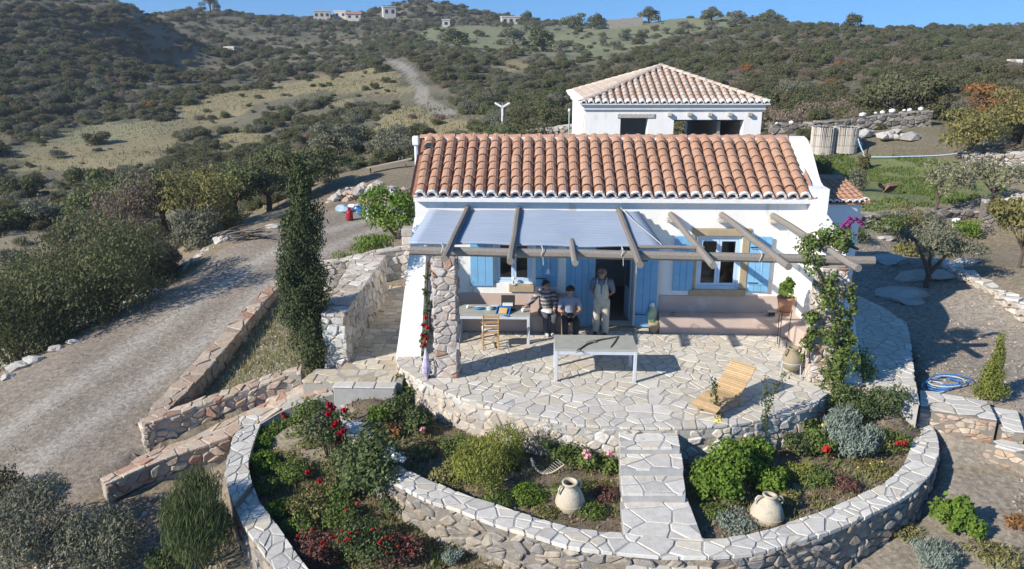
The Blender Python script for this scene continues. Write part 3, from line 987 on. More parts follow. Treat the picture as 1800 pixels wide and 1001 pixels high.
def ground_mat():
    m, nt, new, ln = _nodes('ground')
    out = new('ShaderNodeOutputMaterial')
    b = new('ShaderNodeBsdfPrincipled')
    b.inputs['Roughness'].default_value = 0.97
    b.inputs['Specular IOR Level'].default_value = 0.15
    at_ = new('ShaderNodeAttribute'); at_.attribute_name = 'ground_kind'
    tc = new('ShaderNodeTexCoord')
    n = new('ShaderNodeTexNoise'); n.inputs['Scale'].default_value = 9; n.inputs['Detail'].default_value = 8; n.inputs['Roughness'].default_value = 0.75
    v = new('ShaderNodeTexVoronoi'); v.inputs['Scale'].default_value = 13; v.feature = 'F1'
    ln(tc.outputs['Object'], n.inputs[0]); ln(tc.outputs['Object'], v.inputs[0])
    mr = new('ShaderNodeMapRange'); mr.inputs[1].default_value, mr.inputs[2].default_value, mr.inputs[3].default_value, mr.inputs[4].default_value = 0.3, 0.7, 0.62, 1.38
    ln(n.outputs[0], mr.inputs[0])
    mu = new('ShaderNodeMix'); mu.data_type = 'RGBA'; mu.blend_type = 'MULTIPLY'; mu.inputs[0].default_value = 1
    ln(at_.outputs['Color'], mu.inputs[6]); ln(mr.outputs[0], mu.inputs[7])
    hs = new('ShaderNodeHueSaturation')
    sp = new('ShaderNodeSeparateColor'); ln(v.outputs['Color'], sp.inputs[0])
    m2 = new('ShaderNodeMapRange'); m2.inputs[3].default_value, m2.inputs[4].default_value = 0.82, 1.2
    ln(sp.outputs[0], m2.inputs[0]); ln(m2.outputs[0], hs.inputs['Value']); ln(mu.outputs[2], hs.inputs['Color'])
    ln(hs.outputs[0], b.inputs['Base Color'])
    bp = new('ShaderNodeBump'); bp.inputs['Strength'].default_value = 0.8; bp.inputs['Distance'].default_value = 0.05
    ln(n.outputs[0], bp.inputs['Height']); ln(bp.outputs[0], b.inputs['Normal'])
    ln(b.outputs[0], out.inputs[0])
    return m


M['ground'] = ground_mat()
idx = np.arange(nxg * nyg).reshape(nyg, nxg)
quads = np.stack([idx[:-1, :-1], idx[:-1, 1:], idx[1:, 1:], idx[1:, :-1]], -1).reshape(-1, 4)
qx, qy = GX.ravel()[quads].mean(1), GY.ravel()[quads].mean(1)
allv = np.stack([GX, GY, GZ], -1).reshape(-1, 3)
allc = colr.reshape(-1, 3)
zone = np.zeros(len(quads), int)
zone[np.hypot(qx, qy) < 46] = 1
zone[in_poly(qx, qy, MEADOW)] = 2
zone[in_poly(qx, qy, ROAD)] = 3
zone[in_poly(qx, qy, HILL_TRACK)] = 4
for zi, nm in enumerate(['hillside', 'garden_ground', 'meadow', 'gravel_road', 'dirt_track']):
    q = quads[zone == zi]
    used, inv = np.unique(q, return_inverse=True)
    me = np_mesh(nm, allv[used], inv.reshape(-1, 4), M['ground'], smooth=True)
    a = me.color_attributes.new('ground_kind', 'FLOAT_COLOR', 'POINT')
    a.data.foreach_set('color', np.concatenate([allc[used], np.ones((len(used), 1))], 1).astype(np.float32).ravel())
    tag(link(nm, me), {'hillside': 'scrub covered hillside rising to the skyline', 'garden_ground': 'bare stony ground around the house',
                       'meadow': 'short green grass field beside the reed wrapped tanks', 'gravel_road': 'grey gravel drive running up past the house',
                       'dirt_track': 'pale dirt track climbing the far hill'}[nm], kind='structure')


def patch(name, poly, zf, step, material, label, amp=0.05, seed=0):
    """soil surface filling an outline"""
    xs = [p[0] for p in poly]; ys = [p[1] for p in poly]
    ax, ay = np.arange(min(xs) - step, max(xs) + step, step), np.arange(min(ys) - step, max(ys) + step, step)
    X, Y = np.meshgrid(ax, ay)
    Z = zf(X, Y) + (fbm(X, Y, 0.9, seed) - 0.5) * amp * 2 + (fbm(X, Y, 0.25, seed + 4, 2) - 0.5) * amp * 0.8
    ok = in_poly(X, Y, poly)
    i = np.arange(X.size).reshape(X.shape)
    q = np.stack([i[:-1, :-1], i[:-1, 1:], i[1:, 1:], i[1:, :-1]], -1).reshape(-1, 4)
    q = q[ok.ravel()[q].any(1)]
    used, inv = np.unique(q, return_inverse=True)
    me = np_mesh(name, np.stack([X, Y, Z], -1).reshape(-1, 3)[used], inv.reshape(-1, 4), material, smooth=True)
    return tag(link(name, me), label, kind='structure')


BED = lambda x, y: np.zeros(np.shape(x)) - 0.80 + np.clip((14.6 - y) * -0.02, -.05, .02) + .36 * np.exp(-((x + 3.5) ** 2 / .9 + (y - 15.5) ** 2 / .35)) + .55 * np.exp(-((x - 7.3) ** 2 / .5 + (y - 15.1) ** 2 / .4))
mid = (U_IN + U_OUT) / 2
bed_poly = [tuple(p[:2]) for p in mid] + [(9.0, 16.0), (7.1, 16.0), (6.5, 16.5), (-2.5, 16.3), (-3.4, 15.8)]
patch('flower_bed', bed_poly, BED, 0.1, M['soil'], 'brown soil of the flower beds inside the curved wall', 0.06, 3)

# ------------------------------------------------------------------ terrace with crazy paving
ter = root('terrace', (2, 16, 0), 'raised terrace paved with pale irregular flagstones', None, kind='structure')
tp = [tuple(p[:2]) for p in T_EDGE] + [(7.25, 16.0), (7.25, 19.2), (-3.0, 19.2), (-3.15, 17.6)]
flat0 = lambda u, v: (np.array([u, v, 0.0]), np.array([0, 0, 1.0]))
lay(crazy(tp, 0.25, 0.030, 5, jit=0.8, drop=0.18), flat0, 0.0, 0.05, 0.008, 1, 'paving_stone', M['pave'], ter, 300)
inner = [(p[0] * 0.995 + 0.01, p[1] + 0.02) for p in tp]
obj('mortar_bed', prism(inner, 'z', -0.25, -0.009), M['mortar'], ter)

rw = root('terrace_retaining_wall', (2, 13.6, -0.8), 'curved pale rubble wall holding up the terrace front', 'retaining wall')
edge_low = T_EDGE.copy(); edge_low[:, 2] = -0.06
f, L = face_map(edge_low, -1, -1)
lay(crazy(rect(L, 0.95), 0.215, 0.018, 9, flat=1.35, round_=True, jit=0.5), f, -0.005, 0.09, 0.025, 2, 'wall_stone', M['palewall'], rw, 300, rough=0.02)
PT = Poly3(edge_low)
tin = []
for p, t in zip(edge_low, PT.t):
    d = PT.tan(t); nrm = np.array([d[1], -d[0], 0])
    tin.append(p - nrm * 0.5)
obj('mortar', wall_core(np.array(tin), edge_low, -1.1, 0.032, 0.16), M['mortar_pale'], rw)

# ------------------------------------------------------------------ long curved garden wall
gw = root('curved_garden_wall', (2.5, 11, -1.5), 'long curved garden wall with white crazy paved coping round the beds', 'garden wall')
f, L, W = strip_map(U_OUT, U_IN)
lay(crazy(rect(L, W), 0.25, 0.032, 12, jit=0.78, drop=0.14), f, 0.0, 0.07, 0.01, 3, 'coping_stone', M['cap'], gw, 300, rough=0.005)
low = U_OUT.copy(); low[:, 2] -= 0.07
f, L = face_map(low, 1, 0)
# the photo shows the outer face from the middle of its left arm round to the right end
f2 = lambda u, v: f(u + 2.2, v)
f2r = lambda u, v: (f(u + 2.2, v)[0], -f(u + 2.2, v)[1])
lay(crazy(rect(L - 2.2, 1.15), 0.215, 0.019, 14, flat=1.5, round_=True, jit=0.55), f2r, -0.005, 0.1, 0.028, 4, 'wall_stone', M['rubble'], gw, 300, rough=0.025)
obj('mortar', wall_core(U_OUT, U_IN, -2.1, 0.034, 0.06, 110), M['mortar_dark'], gw)
obj('bed_mortar', wall_core(U_OUT, U_IN, lambda p: p[2] - .055, 0.014, 0.014, 110), M['mortar'], gw)

# ------------------------------------------------------------------ garden steps from the terrace
st = root('garden_steps', (2.2, 12.8, -0.8), 'white flagged garden steps running down through the beds', 'steps')
treads = [((1087, 757), (1190, 757), (1196, 787), (1090, 787), -0.13), ((1091, 797), (1199, 797), (1202, 824), (1091, 824), -0.27), ((1092, 837), (1203, 837), (1206, 868), (1094, 868), -0.42)]
rng = random.Random(3)
for i, (a, b, c, d, z) in enumerate(treads):
    q = [at(*p, z) for p in (a, b, c, d)]
    q[0][1] += 0.12; q[1][1] += 0.12
    if i == 0: q[0][1] = q[1][1] = 13.75
    poly = [tuple(p[:2]) for p in (q[3], q[2], q[1], q[0])]
    cxp, cyp = sum(p[0] for p in poly) / 4, sum(p[1] for p in poly) / 4
    body = [(cxp + (p[0] - cxp) * .985, cyp + (p[1] - cyp) * .985) for p in poly]
    s = obj('step', prism(body, 'z', -1.3, z - 0.012), M['concrete'], st)
    fz = (lambda zz: (lambda u, v: (np.array([u, v, zz]), np.array([0, 0, 1.0]))))(z)
    lay(crazy(poly, 0.36, 0.028, 20 + i, jit=0.5, drop=0.05), fz, 0.0, 0.05, 0.01, 5 + i, 'paving_stone', M['cap'], s)
q = [at(*p, CZ) for p in ((1092, 881), (1210, 881), (1236, 950), (1097, 941))]
q[0][1] += 0.1; q[1][1] += 0.1
poly = [tuple(p[:2]) for p in (q[3], q[2], q[1], q[0])]
s = obj('landing', prism(poly, 'z', -1.3, CZ - 0.014), M['concrete'], st)
lay(crazy(poly, 0.36, 0.028, 31, jit=0.55, drop=0.08), lambda u, v: (np.array([u, v, CZ]), np.array([0, 0, 1.0])), 0.002, 0.05, 0.01, 9, 'paving_stone', M['cap'], s)
q = [at(*p, -0.80) for p in ((1100, 984), (1248, 984), (1262, 1040), (1100, 1040))]
poly = [tuple(p[:2]) for p in (q[3], q[2], q[1], q[0])]
s = obj('step', prism(poly, 'z', -1.8, -0.814), M['concrete'], st)
lay(crazy(poly, 0.36, 0.028, 35, jit=0.5), lambda u, v: (np.array([u, v, -0.8]), np.array([0, 0, 1.0])), 0.0, 0.05, 0.01, 10, 'paving_stone', M['cap'], s)

# ------------------------------------------------------------------ planter wall at the left
pl_out = [(426, 729, -.8), (408.5, 772, -.8), (395, 829, -.8), (402, 862, -.8), (410.5, 884, -.8)]
pl_in = [(466, 729, -.8), (452, 761, -.8), (437, 810, -.8), (440, 832, -.8), (443, 848, -.8)]
pw = root('planter_wall', (-5.5, 13, -1.6), 'stepped planter wall with white coping at the lower left of the beds', 'garden wall')
A = smooth_line([at(*p) for p in pl_out], 40); B = smooth_line([at(*p) for p in pl_in], 40)
f, L, W = strip_map(A, B)
lay(crazy(rect(L, W), 0.255, 0.032, 41, jit=0.55), f, 0, 0.07, 0.01, 11, 'coping_stone', M['cap'], pw, rough=0.005)
obj('mortar', wall_core(A, B, -2.2, 0.034, 0.06, 40), M['mortar_dark'], pw)
obj('bed_mortar', wall_core(A, B, lambda p: p[2] - .055, 0.014, 0.014, 40), M['mortar'], pw)
pl_out2 = [(413, 893, -.98), (428, 922, -.98), (456, 963, -.98), (483, 1001, -.98), (520, 1050, -.98)]
pl_in2 = [(446, 855, -.98), (460, 886, -.98), (486.6, 921, -.98), (521, 972, -.98), (560, 1025, -.98)]
A = smooth_line([at(*p) for p in pl_out2], 40); B = smooth_line([at(*p) for p in pl_in2], 40)
f, L, W = strip_map(A, B)
lay(crazy(rect(L, W), 0.255, 0.032, 42, jit=0.55), f, 0, 0.07, 0.01, 12, 'coping_stone', M['cap'], pw, rough=0.005)
f, L = face_map(A - np.array([0, 0, .07]), 1, 0)
fr = lambda u, v: (f(u, v)[0], -f(u, v)[1])
lay(crazy(rect(L, 0.8), 0.26, 0.022, 44, flat=1.4, round_=True), fr, -0.005, 0.1, 0.025, 13, 'wall_stone', M['rubble'], pw, rough=0.02)
obj('mortar_body', wall_core(A, B, -2.2, 0.034, 0.06, 40), M['mortar_dark'], pw)
obj('bed_mortar', wall_core(A, B, lambda p: p[2] - .055, 0.014, 0.014, 40), M['mortar'], pw)
bl_poly = [(-5.9, 15.3), (-4.5, 15.9), (-4.2, 15.4)] + [tuple(p[:2]) for p in mid[:60]] + [(2.0, 8.6), (-3.2, 8.6)] + [tuple(p[:2]) for p in ((A + B) / 2)[::-1]] + [tuple(at(*p)[:2]) for p in [(432, 840, -.8), (420, 800, -.8), (440, 740, -.8)]]
BED2 = lambda x, y: -1.0 - np.clip((15.5 - y) / 5.0, 0, 1.3) * 0.55
patch('lower_flower_bed', bl_poly, BED2, 0.1, M['soil'], 'brown soil of the lower flower bed', 0.06, 8)

# ------------------------------------------------------------------ ramp with reddish walls down to the drive
def rwall(name, label, A3, w, face_side, material, capmat, seed, zb, size=0.27, facedepth=0.7, extra_end=False):
    """low stone wall: A3 is its near top edge, running left to right; it is w thick away from the camera"""
    r = root(name, tuple(np.mean(A3, 0) + np.array([0, 0, -0.5])), label, 'stone wall')
    A = smooth_line(A3, 40)
    PA = Poly3(A)
    B = np.array([p + np.array([-PA.tan(t)[1], PA.tan(t)[0], 0]) * w for p, t in zip(A, PA.t)])
    f, L, W = strip_map(A, B)
    lay(crazy(rect(L, W), size, 0.024, seed, jit=0.55), f, 0, 0.06, 0.012, seed, 'coping_stone', capmat, r, rough=0.012)
    g, L = face_map(A - np.array([0, 0, .06]), -1, 0)
    lay(crazy(rect(L, facedepth), size * 0.85, 0.022, seed + 1, flat=1.4, round_=True), g, 0, 0.08, 0.025, seed + 1, 'wall_stone', material, r, rough=0.02)
    obj('mortar', wall_core(B, A, zb, 0.034, 0.022, 40), M['mortar_pale'], r)
    return r, A, B


up_near = [at(250, 748, -.72), at(330, 722, -.62), at(400, 698, -.48), at(470, 672, -.28), at(528, 655, -.10)]
ur, uA, uB = rwall('ramp_wall', 'sloping reddish stone wall on the upper side of the ramp', up_near, 0.42, -1, M['redstone'], M['redstone'], 61, lambda p: p[2] - 0.9, facedepth=0.62)
e0, e1 = up_near[0], uB[0]
fe = lambda u, v: (np.array([e1[0] + (e0[0] - e1[0]) * u / .42, e1[1] + (e0[1] - e1[1]) * u / .42, e0[2] - .06 - v]), np.array([-.9, -.3, 0]))
lay(crazy(rect(.42, .62), 0.23, .022, 77, flat=1.4, round_=True), fe, 0.01, .08, .025, 77, 'wall_stone', M['palewall'], ur, rough=.02)
lo_near = [at(186, 852, -1.22), at(250, 822, -1.12), at(330, 792, -.98), at(400, 770, -.86), at(428, 752, -.80)]
rwall('ramp_wall', 'low sloping stone wall on the lower side of the ramp', lo_near, 0.34, -1, M['redstone'], M['redstone'], 65, lambda p: p[2] - 1.0, facedepth=0.35)
ramp = root('ramp_path', (-6.5, 15.2, -0.9), 'stepped reddish flagged ramp between the two sloping walls', None, kind='structure')
rA = smooth_line([at(196, 846, -1.42), at(270, 812, -1.28), at(350, 784, -1.1), at(430, 758, -.9), at(505, 716, -.58), at(585, 690, -.36)], 30)
rB = smooth_line([at(248, 800, -1.38), at(330, 770, -1.2), at(400, 738, -.98), at(470, 706, -.72), at(528, 672, -.42), at(560, 655, -.26)], 30)
f, L, W = strip_map(rA, rB)
lay(crazy(rect(L, W), 0.32, 0.03, 70, jit=0.5), f, 0, 0.08, 0.012, 71, 'paving_stone', M['redstone'], ramp, rough=0.02)
obj('mortar_bed', wall_core(rA, rB, lambda p: p[2] - 0.7, -0.05, 0.02, 40), M['mortar_pale'], ramp)

# kerb wall of the drive
kA = [at(292, 724, -.72), at(360, 655, -.55), at(430, 572, -.33), at(480, 515, -.18), at(512, 482, -.08)]
kB = [at(258, 724, -.72), at(330, 648, -.55), at(405, 568, -.33), at(462, 512, -.18), at(500, 480, -.08)]
kw = root('kerb_wall', (-8, 20, -.6), 'low reddish stone kerb wall along the gravel drive', 'kerb wall')
A, B = smooth_line(kA, 50), smooth_line(kB, 50)
f, L, W = strip_map(B, A)
lay(crazy(rect(L, W), 0.30, 0.024, 81, jit=0.55), f, 0, 0.08, 0.012, 81, 'coping_stone', M['redstone'], kw, rough=0.015)
f, L = face_map(A - np.array([0, 0, .07]), -1, 0)
lay(crazy(rect(L, 0.45), 0.26, 0.022, 83, flat=1.4, round_=True), f, 0, 0.08, 0.025, 84, 'wall_stone', M['redstone'], kw, 120, rough=0.02)
obj('mortar', wall_core(B, A, lambda p: p[2] - 0.7, 0.03, 0.02, 50), M['mortar_pale'], kw)

# ------------------------------------------------------------------ side passage: paving, wall, back wall
pas = root('passage_paving', (-3.7, 18, -.2), 'golden rectangular pavers in the side passage left of the house', None, kind='structure')
fz = lambda u, v: (np.array([u, v, -0.15]), np.array([0, 0, 1.0]))
lay(crazy([(-4.42, 16.7), (-3.0, 16.7), (-2.95, 23.1), (-4.42, 23.1)], 0.36, 0.024, 91, flat=1.35, course=True, jit=0.4, drop=0.03), fz, 0, 0.05, 0.01, 91, 'paving_stone', M['goldpave'], pas, rough=0.008)
lay(crazy([(-5.15, 15.98), (-3.04, 15.98), (-3.08, 16.68), (-5.0, 16.68)], 0.36, 0.024, 93, flat=1.2, course=True, jit=0.4, drop=0.03), fz, 0, 0.05, 0.01, 93, 'paving_stone', M['goldpave'], pas, rough=0.008)
obj('mortar_bed', join(prism([(-4.42, 16.7), (-2.9, 16.7), (-2.9, 23.1), (-4.42, 23.1)], 'z', -.6, -.163), prism([(-5.12, 16.0), (-2.9, 16.0), (-2.9, 16.698), (-5.0, 16.698)], 'z', -.9, -.163)), M['mortar_pale'], pas)
cs = root('concrete_step', (-3.7, 15.9, -.4), 'grey concrete step between the passage and the flower bed', 'step')
obj('riser', box(-4.36, -3.02, 15.70, 15.975, -.9, -.185, .015), M['concrete'], cs)
for k, (a, b) in enumerate([(-4.37, -3.93), (-3.91, -3.46), (-3.44, -3.0)]):
    obj('tread_stone', box(a, b, 15.68, 15.976, -.183, -.14, .012), M['cap'], cs)

sw = root('passage_wall', (-4.7, 19.5, -.4), 'broad pale stone wall beside the side passage', 'stone wall')
TZ = 1.07
quad = [(-4.88, 17.0), (-4.34, 17.0), (-4.34, 22.3), (-5.25, 22.3)]
lay(crazy(quad, 0.34, 0.024, 101, flat=1.0, jit=0.5), lambda u, v: (np.array([u, v, TZ]), np.array([0, 0, 1.0])), 0, .06, .012, 101, 'coping_stone', M['palewall'], sw, rough=.01)
fz1 = lambda u, v: (np.array([-4.34, 17.0 + u, TZ - .06 - v]), np.array([1.0, 0, 0]))
lay(crazy(rect(5.3, 1.2), 0.26, 0.022, 103, flat=1.35, round_=True), fz1, 0, .08, .025, 103, 'wall_stone', M['palewall'], sw, 200, rough=.02)
fz2 = lambda u, v: (np.array([-4.88 + u, 17.0, TZ - .06 - v]), np.array([0, -1.0, 0]))
lay(crazy(rect(.54, 1.45), 0.25, 0.022, 104, flat=1.3, round_=True), fz2, 0, .08, .025, 104, 'wall_stone', M['cap'], sw, rough=.02)
obj('mortar', prism([(-4.86, 17.025), (-4.365, 17.025), (-4.365, 22.28), (-5.22, 22.28)], 'z', -.9, TZ - .02), M['mortar_pale'], sw)

bw_n = [(-7.0, 22.9, .55), (-6.2, 23.0, .62), (-5.2, 23.3, .72), (-4.45, 23.9, .80), (-3.4, 24.0, .85)]
b2, _, _ = rwall('planter_back_wall', 'low curved pale stone wall behind the side passage', [np.array(p) for p in bw_n], 0.4, -1, M['palewall'], M['palewall'], 111, -.6, facedepth=1.0)
pg = root('gate_pier', (-3.95, 24.6, 0), 'square pale stone pier behind the side passage', 'pier')
for i in range(4):
    obj('pier_stone', box(-4.22, -3.72, 24.4, 24.86, .25 + .28 * i, .515 + .28 * i, .02), M['palewall'], pg)
obj('mortar', box(-4.2, -3.74, 24.42, 24.84, -.3, 1.35), M['mortar_pale'], pg)

# ------------------------------------------------------------------ right hand path and its steps
rp = root('side_path', (8.2, 18, 0), 'crazy paved path along the right side of the house', None, kind='structure')
poly = [(7.2, 15.45), (7.89, 14.84), (8.3, 15.9), (8.78, 17.1), (9.35, 18.5), (9.84, 19.85), (9.72, 21.0), (9.5, 22.0), (7.2, 22.0)]
lay(crazy(poly, 0.26, 0.030, 121, jit=0.78, drop=0.16), flat0, 0, .05, .01, 121, 'paving_stone', M['pave'], rp, 240)
obj('mortar_bed', prism([(p[0] * .998, p[1] + .01) for p in poly], 'z', -.6, -.013), M['mortar'], rp)
sr = root('side_steps', (9.3, 15.2, -.5), 'flagged landing and steps at the right end of the side path', 'steps')
def slab(poly, z, seed, zb=-1.3):
    s = obj('step', prism([(p[0], p[1]) for p in poly], 'z', zb, z - .014), M['mortar_dark'], sr)
    lay(crazy(poly, 0.36, .028, seed, jit=.5), (lambda zz: (lambda u, v: (np.array([u, v, zz]), np.array([0, 0, 1.0]))))(z), 0, .05, .01, seed, 'paving_stone', M['cap'], s)
    g, L = face_map(np.array([(poly[0][0], poly[0][1], z - .06), (poly[1][0], poly[1][1], z - .06)]), -1, 0)
    lay(crazy(rect(L, .6), 0.19, .012, seed + 1, flat=1.9, round_=True), g, .01, .07, .02, seed + 1, 'riser_stone', M['redstone'], s, rough=.02)
slab([(8.12, 15.22), (9.42, 14.72), (9.72, 15.62), (8.52, 16.12)], -.25, 131)
slab([(9.44, 14.52), (9.80, 14.38), (10.25, 15.42), (9.74, 15.6)], -.38, 133)
slab([(9.82, 14.2), (10.6, 13.9), (11.2, 15.0), (10.27, 15.40)], -.50, 135)
slab([(9.05, 14.35), (10.0, 13.45), (10.5, 13.85), (9.43, 14.50)], -.56, 137)

# ------------------------------------------------------------------ building helpers
def holed_wall(x0, x1, z0, z1, y, th, holes):
    """wall facing -Y at y, th thick, with rectangular openings (xa, xb, za, zb)"""
    xs = sorted({x0, x1, *[h[0] for h in holes], *[h[1] for h in holes]})
    zs = sorted({z0, z1, *[h[2] for h in holes], *[h[3] for h in holes]})
    V, Fc = [], []
    def q(*p):
        n = len(V); V.extend(p); Fc.append((n, n + 1, n + 2, n + 3))
    def hole(i, j):
        if not (0 <= i < len(xs) - 1 and 0 <= j < len(zs) - 1): return None
        cx, cz = (xs[i] + xs[i + 1]) / 2, (zs[j] + zs[j + 1]) / 2
        return any(h[0] < cx < h[1] and h[2] < cz < h[3] for h in holes)
    for i in range(len(xs) - 1):
        for j in range(len(zs) - 1):
            if hole(i, j): continue
            a, b, c, d = xs[i], xs[i + 1], zs[j], zs[j + 1]
            q((a, y, c), (b, y, c), (b, y, d), (a, y, d))
            q((b, y + th, c), (a, y + th, c), (a, y + th, d), (b, y + th, d))
            for (ii, jj, P) in ((i - 1, j, ((a, y + th, c), (a, y, c), (a, y, d), (a, y + th, d))), (i + 1, j, ((b, y, c), (b, y + th, c), (b, y + th, d), (b, y, d))),
                                (i, j - 1, ((a, y + th, c), (b, y + th, c), (b, y, c), (a, y, c))), (i, j + 1, ((a, y, d), (b, y, d), (b, y + th, d), (a, y + th, d)))):
                h = hole(ii, jj)
                if h is None or h: q(*P)
    return V, Fc


def tile_vf(L, r0, r1, th=0.018, k=6):
    """half-round cover tile: local x across, y up the slope, z out"""
    V, Fc = [], []
    for r, y in ((r0 - th, 0.0), (r0, 0.0), (r1, L)):
        for i in range(k + 1):
            a = math.pi * i / k
            V.append((-math.cos(a) * r, y, math.sin(a) * r * 0.78))
    n = k + 1
    for i in range(k):
        Fc.append((i, i + 1, n + i + 1, n + i))
        Fc.append((n + i, n + i + 1, 2 * n + i + 1, 2 * n + i))
    return V, Fc


def scallop_vf(r, L=0.075, k=6):
    V, Fc = [], []
    for y in (0.0, L):
        for i in range(k + 1):
            a = math.pi * i / k
            V.append((-math.cos(a) * r, y, math.sin(a) * r * 0.9))
    n = k + 1
    for i in range(k): Fc.append((i, i + 1, n + i + 1, n + i))
    # white lip that closes the tile end with a crescent
    b = len(V)
    for i in range(k + 1):
        a = math.pi * i / k
        V.append((-math.cos(a) * r * 0.62, 0.012, math.sin(a) * r * 0.9 * 0.62 - 0.01))
    for i in range(k): Fc.append((i + 1, i, b + i, b + i + 1))
    return V, Fc


def slope_matrix(o, xdir, sdir):
    x, s = Vector(xdir).normalized(), Vector(sdir).normalized()
    n = x.cross(s)
    return Matrix(((x.x, s.x, n.x, o[0]), (x.y, s.y, n.y, o[1]), (x.z, s.z, n.z, o[2]), (0, 0, 0, 1)))


def place(name, me, M4, parent, local=False):
    o = link(name, me, parent)
    m = M4.copy()
    if not local: m.translation = m.translation - Vector(WL[parent.name])
    o.matrix_basis = m
    return o


# ------------------------------------------------------------------ the house
FY_ = 19.24
hs = root('house', (2.1, 21.3, 0), 'long low white house with terracotta roof and sky blue shutters', 'house')
H_HOLES = [(-0.98, -0.02, 1.16, 2.42), (4.11, 5.20, 1.06, 2.42), (1.57, 2.57, 0.0, 2.28)]
obj('front_wall', holed_wall(-2.96, 7.1, -0.5, 3.44, FY_, 0.5, H_HOLES), M['plaster'], hs)
obj('side_wall', join(box(-2.96, -2.5, FY_ + .5, 23.3, -.5, 3.44), prism([(FY_ + .02, 3.44), (23.28, 3.44), (21.3, 4.48)], 'x', -2.955, -2.5)), M['plaster'], hs)
obj('back_wall', box(-2.5, 6.72, 22.9, 23.3, -.5, 3.44), M['plaster'], hs)
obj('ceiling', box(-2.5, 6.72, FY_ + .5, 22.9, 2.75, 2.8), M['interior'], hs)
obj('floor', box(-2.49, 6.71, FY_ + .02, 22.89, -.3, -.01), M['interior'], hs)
# gable with a swept shoulder at the right end
prof = [(19.04, -.5), (19.04, 3.66), (19.5, 3.67), (19.7, 3.73), (19.9, 3.86), (20.1, 4.02), (20.3, 4.18), (20.55, 4.37), (20.8, 4.52), (21.05, 4.63), (21.3, 4.67),
        (21.55, 4.63), (21.8, 4.52), (22.05, 4.37), (22.3, 4.18), (22.5, 4.02), (22.7, 3.86), (23.1, 3.67), (23.5, 3.66), (23.5, -.5)]
obj('parapet_gable', prism(prof, 'x', 6.72, 7.13), M['plaster'], hs)


def wing(name, pr, xl, xr, zb=-.5):
    n = len(pr)
    V, Fc = [], []
    for i, (y, z) in enumerate(pr):
        t = i / (n - 1)
        a, b = xl[0] + (xl[1] - xl[0]) * t, xr[0] + (xr[1] - xr[0]) * t
        V += [(a, y, z), (b, y, z), (a, y, zb), (b, y, zb)]
    for i in range(n - 1):
        k = 4 * i
        Fc += [(k, k + 4, k + 5, k + 1), (k, k + 2, k + 6, k + 4), (k + 1, k + 5, k + 7, k + 3)]
    k = 4 * (n - 1)
    Fc += [(0, 1, 3, 2), (k, k + 2, k + 3, k + 1)]
    return obj(name, (V, Fc), M['plaster'], hs)


rw_prof = [(19.24, 3.06), (18.9, 3.05), (18.5, 2.95), (18.1, 2.82), (17.85, 2.68), (17.6, 2.44), (17.3, 2.05), (16.95, 1.6), (16.64, 1.16), (16.3, .66), (16.06, .32), (15.88, 0.0), (15.86, -.3)]
rwing = wing('wing_wall', rw_prof, (6.70, 6.66), (7.10, 7.14))
lw_prof = [(19.24, 2.86), (19.0, 2.56), (18.6, 2.06), (18.2, 1.52), (17.8, .98), (17.4, .44), (17.12, .05), (17.08, -.3)]
wing('wing_wall', lw_prof, (-2.98, -3.24), (-2.64, -2.62))
fz = lambda u, v: (np.array([6.70, 18.85 - u, 2.85 - v]), np.array([-1.0, 0, 0]))
lay(crazy([(0, 0), (.9, .16), (.9, .45), (0, .62)], .2, .02, 201, flat=1.2, round_=True), fz, .01, .03, .015, 201, 'exposed_stone', M['palewall'], rwing, rough=.008)

# built-in plaster benches and the painted band behind them
obj('bench', box(-2.62, 1.0, 18.80, FY_ - .002, 0.0, .44, .02), M['pink'], hs)
obj('bench_back', box(-2.62, .98, FY_ - .03, FY_ - .001, .442, .90), M['pink'], hs)
obj('bench', prism([(3.2, 18.80), (6.12, 18.78), (6.30, 18.5), (6.52, 17.7), (6.66, 17.3), (6.69, 17.3), (6.69, FY_ - .002), (3.2, FY_ - .002)], 'z', 0.0, .44), M['pink'], hs)
obj('bench_back', box(3.22, 6.69, FY_ - .03, FY_ - .001, .442, .88), M['pink'], hs)
obj('door_threshold', box(1.5, 2.65, 19.0, FY_ - .002, 0.002, .045, .01), M['sandstone'], hs)


def window(x0, x1, z0, z1):
    y = FY_ + .10
    w = obj('window', join(bar((x0 + .035, y, z0), (x0 + .035, y, z1), .07, .09, (0, 1, 0)), bar((x1 - .035, y, z0), (x1 - .035, y, z1), .07, .09, (0, 1, 0)),
                           box(x0 + .07, x1 - .07, y - .045, y + .045, z1 - .07, z1), box(x0 + .07, x1 - .07, y - .045, y + .045, z0, z0 + .07)), M['paleblue'], hs)
    xm = (x0 + x1) / 2
    for a, b in ((x0 + .075, xm - .004), (xm + .004, x1 - .075)):
        t = .06
        obj('sash', join(box(a, a + t, y - .03, y + .03, z0 + .075, z1 - .075), box(b - t, b, y - .03, y + .03, z0 + .075, z1 - .075),
                         box(a + t, b - t, y - .03, y + .03, z1 - .075 - t, z1 - .075), box(a + t, b - t, y - .03, y + .03, z0 + .075, z0 + .075 + t)), M['paleblue'], w)
        obj('pane', box(a + t, b - t, y - .004, y + .004, z0 + .075 + t, z1 - .075 - t), M['glass'], w)
    return w


